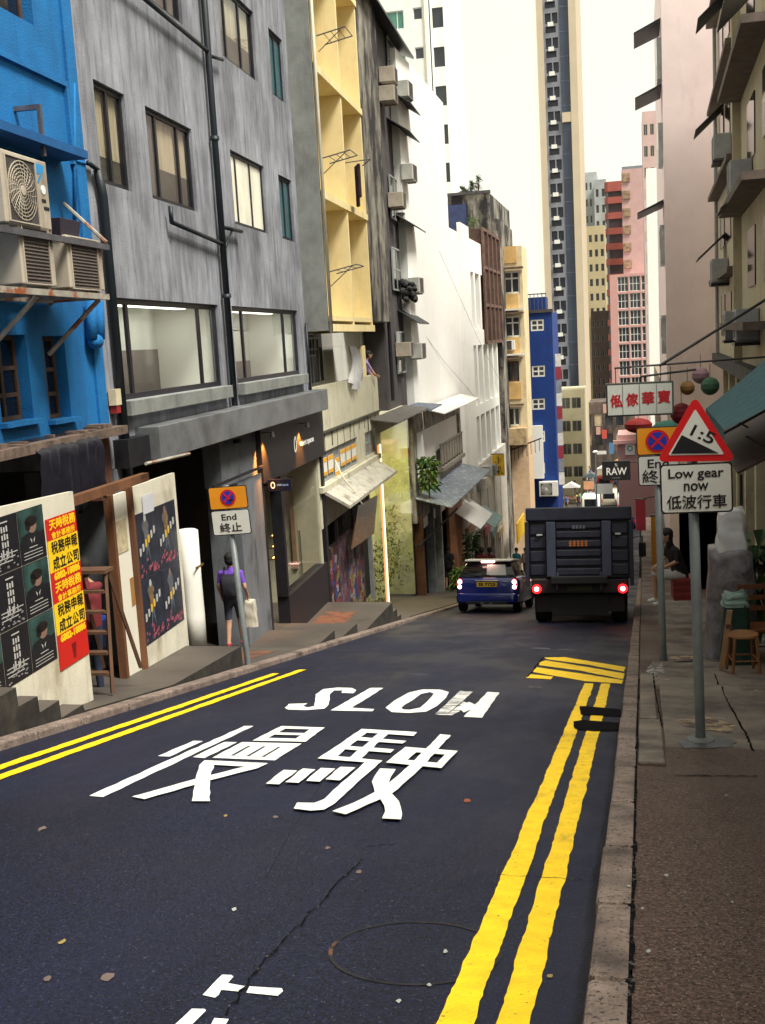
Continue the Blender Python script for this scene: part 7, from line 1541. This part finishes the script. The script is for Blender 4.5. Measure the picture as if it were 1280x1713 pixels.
    # face: nose, eyes, mouth, ears
    hc = hd+V_(0, .01, .02); fb_.tube([hc+V_(0, .095, .03), hc+V_(0, .125, -.012), hc+V_(0, .10, -.02)], [.009*k, .014*k, .010*k], 6, 2)
    for s in (-1, 1): fb_.ell(hc+V_(s*.088, 0, 0), .012*k, .022*k, .032*k, 8, 5, 2); fb_.ell(hc+V_(s*.033, .088, .018), .012*k, .008*k, .007*k, 8, 5, 5)
    fb_.ell(hc+V_(0, .088, -.055), .026*k, .010*k, .007*k, 8, 5, 6)
    n0 = len(me.vertices); me.materials.append(nm('eye', (.02, .015, .015))); me.materials.append(nm('lip', (.30, .10, .09)))
    bm = bmesh.new(); bm.from_mesh(me); vs_ = [bm.verts.new(v) for v in fb_.v]
    for f, mi in zip(fb_.f, fb_.m):
        try: ff = bm.faces.new([vs_[q] for q in f]); ff.material_index = mi; ff.smooth = True
        except ValueError: pass
    bm.to_mesh(me); bm.free()
    b = bpy.data.objects.new('body', me); COL.objects.link(b); b.parent = t
    hm = MB(); hm.ell(hc+V_(0, -.018, .045), .101*k, .112*k, .098*k, 16, 10)
    hm.ell(hc+V_(0, -.045, -.005), .094*k, .085*k, .10*k, 14, 8)
    if longhair: hm.ell(hc+V_(0, -.06, -.10), .085*k, .06*k, .16*k, 14, 8)
    hm.build('hair', nm('hair', hair), t, smooth=True)
    if extras: extras(t, k, z0)
    return t
def backpack(col):
    def f(t, k, z0):
        m = M('backpack_fabric', col, .8, .2, 8); MB().loft([section(-.14*k-.0, .15*k, (z0+.03)*k, (z0+.46)*k, .05*k), section(-.25*k, .14*k, (z0+.05)*k, (z0+.42)*k, .06*k), section(-.29*k, .10*k, (z0+.08)*k, (z0+.30)*k, .05*k)]).build('backpack', m, t, smooth=True)
        for s in (-1, 1): MB().tube([(s*.10*k, -.13*k, (z0+.45)*k), (s*.11*k, 0, (z0+.555)*k), (s*.12*k, .10*k, (z0+.42)*k), (s*.14*k, .02, (z0+.15)*k)], .017*k, 6).build('strap', m, t)
    return f
def pav(y):
    for (a, za), (b, zb) in zip(prof, prof[1:]):
        if a <= y <= b: return za+(zb-za)*(y-a)/(b-a)
    return road_z(y)+.09
# pedestrian with the backpack
yp = 16.9; pp = atY(391, 1000, yp)
hand = (.27, .10, .86)
man = person('pedestrian in a purple t-shirt with a black backpack walking by the leaning sign', (pp.x-.02, yp, pav(yp)), math.radians(8), 1.56, (.14, .055, .42), (.035, .04, .065), pose='stand', shorts=True, stride=.16, extras=backpack((.010, .010, .016)), shoe=(.35, .03, .05), vox=.018, arm={1: ((.255, -.05, 1.12), (.26, .12, .92)), -1: ((-.25, .02, 1.12), (-.22, .12, .92))})
d_ = Matrix.Rotation(math.radians(8), 3, 'Z') @ Vector((.25, .13, .80)); drape('shopping_bag', 'white carrier bag hanging from the hand of the purple shirted pedestrian', (pp.x-.02+d_.x, yp+d_.y, pav(yp)+.32), .22, .12, .44, M('white_bag', (.50, .46, .38), .5, .1, 6), 9, 'bag')
# woman in black with folded umbrella
yw = 42; pw2 = atY(750, 950, yw)
wom = person('woman in black clothes carrying a folded black umbrella on the left pavement', (pw2.x, yw, road_z(yw)+.09), math.radians(5), 1.75, (.010, .010, .012), (.012, .012, .014), pose='stand', shorts=True, stride=.12, vox=.024)
um = thing('umbrella', 'folded black umbrella held point down by the woman in black', 'umbrella', (pw2.x-.36, yw-.05, road_z(yw)+.22), 0); MB().lathe([(0, 0), (.02, .05), (.10, .45), (.07, .62), (.015, .66)], (0, 0, 0), 10).build('canopy', m_black, um); MB().tube([(0, 0, .6), (0, 0, .86), (.04, 0, .90)], .012, 6).build('handle', m_wood, um)
y_ = 41.5
for u, l, c in ((806, 'person in a maroon top walking behind the blue hatchback, nearer the shops', (.13, .012, .016)), (819, 'person in a dark red top beside the other maroon walker behind the blue hatchback', (.11, .015, .02))):
    q = atY(u, 920, y_); person(l, (q.x, y_, road_z(y_)+.09), math.radians(-3), 1.66, c, (.05, .04, .05), vox=.026, group='people on the left pavement'); y_ += .5
for u, y_, l, c, lc in ((864, 56, 'pedestrian in a teal top far along the left pavement', (.03, .25, .30), (.5, .45, .4)), (879, 57, 'pedestrian in a pale top beside the teal one far along the left pavement', (.45, .33, .30), (.1, .08, .1))):
    q = atY(u, 920, y_); person(l, (q.x, y_, road_z(y_)+.09), math.pi*.9, 1.66, c, lc, vox=.03, group='people on the left pavement')
# seated vendor on the right
ysd = 18.6; q = atY(1139, 930, ysd); zsd = atY(1139, 1003, ysd).z
box = thing('crate', 'small crate the black shirted vendor sits on', 'crate', (q.x+.05, ysd, zsd), .1); MB().box(-.2, .2, -.2, .2, .03, .40).build('box', M('crate_red', (.25, .03, .03), .6, .2), box, bevel=.01)
for i in range(3): MB().box(-.205+.0, .205, -.206, -.2005, .06+.11*i, .13+.11*i).build('slat', M('crate_red2', (.16, .02, .02), .6, .2), box)
person('vendor in a black top and pale shorts seated on a crate on the right pavement', (q.x, ysd, zsd-.04), math.radians(112), 1.62, (.012, .010, .012), (.45, .42, .42), pose='sit', shorts=True, lean=.35, vox=.018, arm={-1: ((-.24, .18, .78), (-.12, .40, .66)), 1: ((.24, .18, .78), (.12, .40, .66))}, shoe=(.6, .6, .6), longhair=True)
# person on the terrace
tpx = fC.sz(626, 632, -.05); tp = fC.W(tpx[0], .32, zp-.5); person('person in a lilac top leaning on the cream terrace parapet', (tp.x, tp.y, tp.z-.42), math.radians(-62), 1.6, (.30, .22, .45), (.05, .05, .06), vox=.022, lean=.35, arm={-1: ((-.22, .36, 1.05), (-.03, .48, 1.0)), 1: ((.22, .36, 1.05), (.06, .48, 1.0))})
# worker in the dark doorway
q = fL2.W(fL2.sz(184, 990)[0]+.1, .35, 0); person('worker in a dark red shirt raising both hands behind the step ladder', (q.x, q.y, -2.32), math.radians(60), 1.68, (.14, .015, .02), (.02, .025, .05), vox=.02, arm={-1: ((-.26, .22, 1.38), (-.12, .42, 1.62)), 1: ((.26, .22, 1.36), (.10, .42, 1.58))})
# ------------------------------------------------------------------ street end: crowd, signs, lamp, clutter
rng = random.Random(42)
cols = [((.5, .04, .05), 'red'), ((.6, .6, .6), 'white'), ((.05, .10, .35), 'blue'), ((.03, .03, .035), 'black'), ((.45, .30, .08), 'mustard'), ((.10, .30, .18), 'green'), ((.35, .12, .25), 'plum'), ((.30, .32, .36), 'grey')]
base_p = {}
for i in range(30):
    c, n = cols[i % 8]; side = rng.random() < .5; y = 116+i*1.1; x = rng.uniform(-8.6, .6)
    lab = '%s topped pedestrian in the distant crowd at the foot of the street' % n
    if n not in base_p: base_p[n] = person(lab, (x, y, road_z(y)+.09), rng.uniform(0, 6.28), 1.65, c, (.04, .04, .06), vox=.05, group='distant crowd')
    else: o = copy_tree(base_p[n]); o.location = (x, y, road_z(y)+.09); o.rotation_euler = (0, 0, rng.uniform(0, 6.28)); o['label'] = lab
# black RAW sign
ysg = 62; a = atY(1007, 772, ysg); b = atY(1055, 803, ysg); w = b.x-a.x; h = a.z-b.z
t = thing('shop_sign', 'black signboard with white letters RAW over the far right pavement', 'sign', ((a.x+b.x)/2, ysg, (a.z+b.z)/2), 0)
MB().box(-w/2, w/2, 0, .2, -h/2, h/2).build('board', M('sign_black2', (.015, .015, .017), .5), t, bevel=.01); lettering('RAW', .4, m_signw, t, face_y(.02, -.004, -.03), off=.006, fit=(w*.72, h*.38)); lettering('%', .2, m_signw, t, face_y(0, -.004, h*.30), off=.0, fit=(.16, .16)); lettering('HAIR', .1, M('sign_dim', (.3, .3, .3), .5), t, face_y(.0, -.004, -h*.37), fit=(w*.3, .06))
MB().tube([(w/2, .1, h*.4), (2.6-(a.x+b.x)/2, .1, h*.4)], .03, 6).build('arm', m_rod, t)
# pink low shop with a white sign under it
y = 78; a = atY(1033, 728, y); b = atY(1064, 775, y)
t = thing('pink_shop', 'small pink shop front low on the right with a white round emblem sign', 'shop', (a.x, y, b.z-2.2), 0); w = b.x-a.x
MB().box(0, w+1.5, 0, 4, -1.6, a.z-b.z+2.2).build('wall', m_pk2, t); MB().box(-.3, w+.4, -.3, -.005, a.z-b.z+1.6, a.z-b.z+1.85).build('canopy', m_pk2, t); MB().box(w*.42, w*.95, -.12, -.01, 2.5+.3, 2.5+1.2).build('sign_panel', m_whit, t)
MB().lathe([(.12, -.001), (.2, -.001), (.2, -.006), (.12, -.006), (.12, -.001)], (w*.68, -.122, 2.5+.75), 16, axis='y').build('emblem', M('emblem_green', (.05, .35, .25), .6), t)
# street lamp
yl_ = 96; a = atY(996, 756, yl_); t = thing('street_lamp', 'slim distant street lamp standing over the crowd', 'street lamp', (a.x, yl_, road_z(yl_)), 0); H = a.z-road_z(yl_)
MB().tube([(0, 0, 0), (0, 0, H)], [.09, .05], 8).build('pole', m_pole, t); MB().ell((0, 0, H), .22, .22, .14, 12, 8).build('lantern', m_whit, t)
# far shop signs (plain coloured boards, lit shopfront panel)
for i, (u, v, w, h, c, l, yy) in enumerate(((1010, 818, 1.6, .9, (.62, .63, .66), 'white lit shop board low at the street end', 100), (985, 812, 1.0, .8, (.7, .35, .2), 'warm coloured shop board left at the street end', 110), (1046, 745, 1.3, .8, (.55, .08, .06), 'small red shop board beyond the pink shop', 92), (1022, 790, 2.6, .5, (.45, .40, .30), 'long cream striped shop canopy board at the street end', 108), (1058, 805, .8, 1.3, (.72, .55, .05), 'yellow vertical board at the far right pavement', 84), (1072, 862, .4, 1.3, (.35, .03, .05), 'tall red banner beside the far right pavement', 47), (1094, 905, .14, 1.3, (.6, .25, .03), 'narrow orange banner post on the right pavement', 30))):
    P = atY(u, v, yy); t = thing('shop_board', l, 'sign', (P.x, P.y, P.z), 0, 'coloured boards at the street end'); MB().box(-w/2, w/2, 0, .12, -h/2, h/2).build('board', M('board_%d' % i, c, .6, .1, 2), t); MB().box(-w/2-.03, w/2+.03, .02, .14, h/2, h/2+.05).build('frame', m_steel, t)
    if P.x > -1: MB().tube([(0, .06, h/2+.02), (max(.6, 1.6-P.x), .06, h/2+.3)], .02, 5).build('arm', m_rod, t)
# right side far shop fronts below the pink gable and beyond
y = 52; fS = Fr((1.35, 64, road_z(64)), d=(0, -1, 0)); t = thing('right_shop_row', 'dark low row of shops along the right pavement beyond the pink building', 'shop', fS.o, fS.rot)
mb = MB(); hs = [(1+i*4.2, 4.2+i*4.2, .3+i*.7, 3.0+i*.7, .6) for i in range(5)]; grid_wall(mb, 0, 22, -1, 8, hs, 0, .6); shell(mb, 0, 22, -1, 8, 6); mb.poly([(0, .6, -1), (22, .6, -1), (22, .6, 8), (0, .6, 8)], 1); mb.build('wall', [M('tan_shop_wall', (.32, .24, .15), .85, .3, 2), m_dark], t)
fS2 = Fr((1.3, 100, road_z(100)), d=(0, -1, 0)); t = thing('right_far_terrace', 'shadowed far terrace of buildings on the right beyond the shops', 'building', fS2.o, fS2.rot)
mb = MB(); hs = [(1+i*4, 3.6+i*4, 1+j*3.2, 2.8+j*3.2, .2) for i in range(8) for j in range(4)]; grid_wall(mb, 0, 35, -1, 15, hs); shell(mb, 0, 35, -1, 15, 8); mb.build('wall', M('brown_terrace', (.22, .17, .13), .85, .3, 1), t)
for h in hs: MB().box(h[0], h[1], .05, .1, h[2], h[3]).build('window', g_far, t)
fS3 = Fr((-9.2, 95, road_z(95)), 0.0); t = thing('left_far_terrace', 'pale far terrace with shop awnings on the left beyond the blue building', 'building', fS3.o, fS3.rot)
mb = MB(); hs = [(1+i*4, 3.6+i*4, 1+j*3.2, 2.8+j*3.2, .2) for i in range(9) for j in range(2)]; grid_wall(mb, 0, 38, -1, 8, hs); shell(mb, 0, 38, -1, 8, 5); mb.build('wall', M('far_cream_wall', (.60, .54, .38)), t)
for h in hs: MB().box(h[0], h[1], .05, .1, h[2], h[3]).build('window', g_far, t)
# plants on the left
fq_ = fP.sz(717, 800, -.4); potted('lush green plant spilling over the tin awning of the shophouse', fP.W(fq_[0], -.4, fq_[1]-1.0), 1.7, .62, 420, .24, False, pal=[M('leaf_bright', (.10, .16, .03)), M('leaf_green', (.035, .10, .02), .7, .3)])
P = on_road(772, 985, .1)
potted('bushy potted plant on the left pavement behind the blue hatchback', (atY(771, 960, 36).x, 36, road_z(36)+.09), .95, .45, 260, .26, True, pal=[M('leaf_bright', (.10, .16, .03)), M('leaf_green', (.035, .10, .02))])
potted('tall slender potted shrub by the white shop row', (atY(790, 930, 44).x, 44, road_z(44)+.09), 2.3, .6, 260, .25, True)
a = fq_; 
# overhead wires
w1 = thing('overhead_wire', 'thin dark overhead wire slanting down along the white buildings', 'wire', (0, 0, 0)); Pa, Pb = atY(735, 420, 40), atY(838, 640, 62); MB().tube([Pa, Pa.lerp(Pb, .5)+Vector((0, 0, -.25)), Pb], .006, 5).build('cable', m_rod, w1)
w2 = thing('overhead_wire', 'thin wire drooping from the stained building down to the shop awning', 'wire', (0, 0, 0)); Pa, Pb = atY(660, 490, 36), atY(800, 670, 52); MB().tube([Pa, Pa.lerp(Pb, .5)+Vector((0, 0, -.2)), Pb], .006, 5).build('cable', m_rod, w2)
# market stalls and the dark terrace that closes the view
def stall(lab, x, y, col, w=2.0):
    t = thing('market_stall', lab, 'stall', (x, y, road_z(y)), 0, 'market stalls at the street end'); m = M('stall_%d' % int(100*sum(col)), col, .7, .1, bump=0)
    MB().prism([(-w/2, -.8, 2.0), (0, -.8, 2.55), (w/2, -.8, 2.0)], (0, 1.6, 0)).build('canopy', m, t)
    for sx in (-1, 1):
        for sy in (-1, 1): MB().tube([(sx*w*.46, sy*.7, 0), (sx*w*.46, sy*.7, 2.0)], .03, 5).build('leg', m_steel, t)
    MB().box(-w*.45, w*.45, -.6, .6, .7, .95).build('counter', M('stall_goods', (.25, .15, .10), .8, .9, 8), t)
for l, x, y, c in (('white canopied stall left in the distant street market', -7.6, 124, (.75, .76, .78)), ('pale blue canopied stall in the distant street market', -5.8, 134, (.35, .48, .62)), ('red canopied stall in the distant street market', -7.9, 138, (.5, .06, .06)), ('cream canopied stall right in the distant street market', -.7, 128, (.66, .60, .48)), ('white canopied stall in the middle of the distant street market', -4.4, 142, (.78, .76, .72)), ('green canopied stall right in the distant street market', -1.2, 140, (.10, .28, .18)), ('orange canopied stall far back in the street market', -2.9, 147, (.62, .30, .08))): stall(l, x, y, c)
y = 156; A = atY(972, 700, y); Bp = atY(1062, 700, y); fE = Fr((A.x, y, road_z(y)), d=(1, 0, 0)); wE = Bp.x-A.x; zE = fE.sz(1015, 672)[1]
t = thing('street_end_building', 'dark brown old building with shop boards closing the foot of the street', 'building', fE.o, fE.rot)
mb = MB(); hs = [(.4+i*1.45, 1.4+i*1.45, 3.6+j*2.7, 5.2+j*2.7, .25) for i in range(int((wE-1.2)/1.45)) for j in range(int((zE-4)/2.7))]; grid_wall(mb, 0, wE, -1, zE, hs); shell(mb, 0, wE, -1, zE, 8); mb.build('wall', M('end_brown_wall', (.13, .10, .085), .85, .5, 1.2, stain=(.05, .04, .04), st_scale=1, st_lo=.45, st_hi=.6), t)
for i, h in enumerate(hs): MB().box(h[0], h[1], .1, .14, h[2], h[3]).build('window', g_far if i % 3 else M('lit_far_window', (.5, .42, .3), .6, bump=0), t)
rng = random.Random(9)
for i in range(8):
    x = rng.uniform(0, wE-1.2); z = rng.uniform(2.2, min(9, zE-1)); c = rng.choice([(.6, .6, .58), (.5, .08, .06), (.55, .42, .06), (.08, .2, .4), (.5, .3, .25)]); MB().box(x, x+rng.uniform(.5, 1.4), -.7-.06*i, -.6-.06*i, z, z+rng.uniform(.4, 1.6)).build('shop_board', M('end_board_%d' % i, c, .6, .1, bump=0), t)
# ------------------------------------------------------------------ unseen buildings added uphill of the camera to shade the street
def row_building(name, lab, fr, L, H, mat, seed):
    t = thing(name, lab, 'building', fr.o, fr.rot); rng = random.Random(seed); hs = []
    x = 1.2
    while x < L-2.4:
        for k in range(int((H-4)/3)): hs.append((x, x+1.5, 3.6+3*k, 5.0+3*k, .15))
        x += 3.2
    mb = MB(); grid_wall(mb, 0, L, -3, H, hs); shell(mb, 0, L, -3, H, 9); mb.build('wall', mat, t)
    mb = MB(); mb.box(0, L, -.25, -.002, 3.0, 3.3); mb.build('canopy', m_conc2, t)
    for h in hs: MB().box(h[0], h[1], .08, .12, h[2], h[3]).build('window', g_dk, t)
o = Vector((2.75+.31, 22.2, road_z(22.2))); row_building('added_brown_tenement', 'unseen brown grey tenement added on the right to shade the near pavement', Fr(o, d=dR), 24, 9.5, M('tenement_brown', (.16, .13, .11), .85, .25, 2, stain=(.07, .06, .055), st_scale=1.4), 1)
row_building('added_grey_tenement', 'unseen grey tenement added uphill behind the camera to shade the street', Fr((2.9, -2.2, road_z(-2.2)), d=dR), 30, 7, M('tenement_grey', (.17, .17, .17), .85, .25, 2, stain=(.08, .08, .08), st_scale=1.4), 2)
row_building('added_ochre_tenement', 'unseen ochre tenement added uphill of the blue building to shade the street', FLp(-30, -5.85, z=road_z(-30)), 34.9, 13, M('tenement_ochre', (.26, .20, .12), .85, .25, 2, stain=(.12, .10, .07), st_scale=1.4), 3)
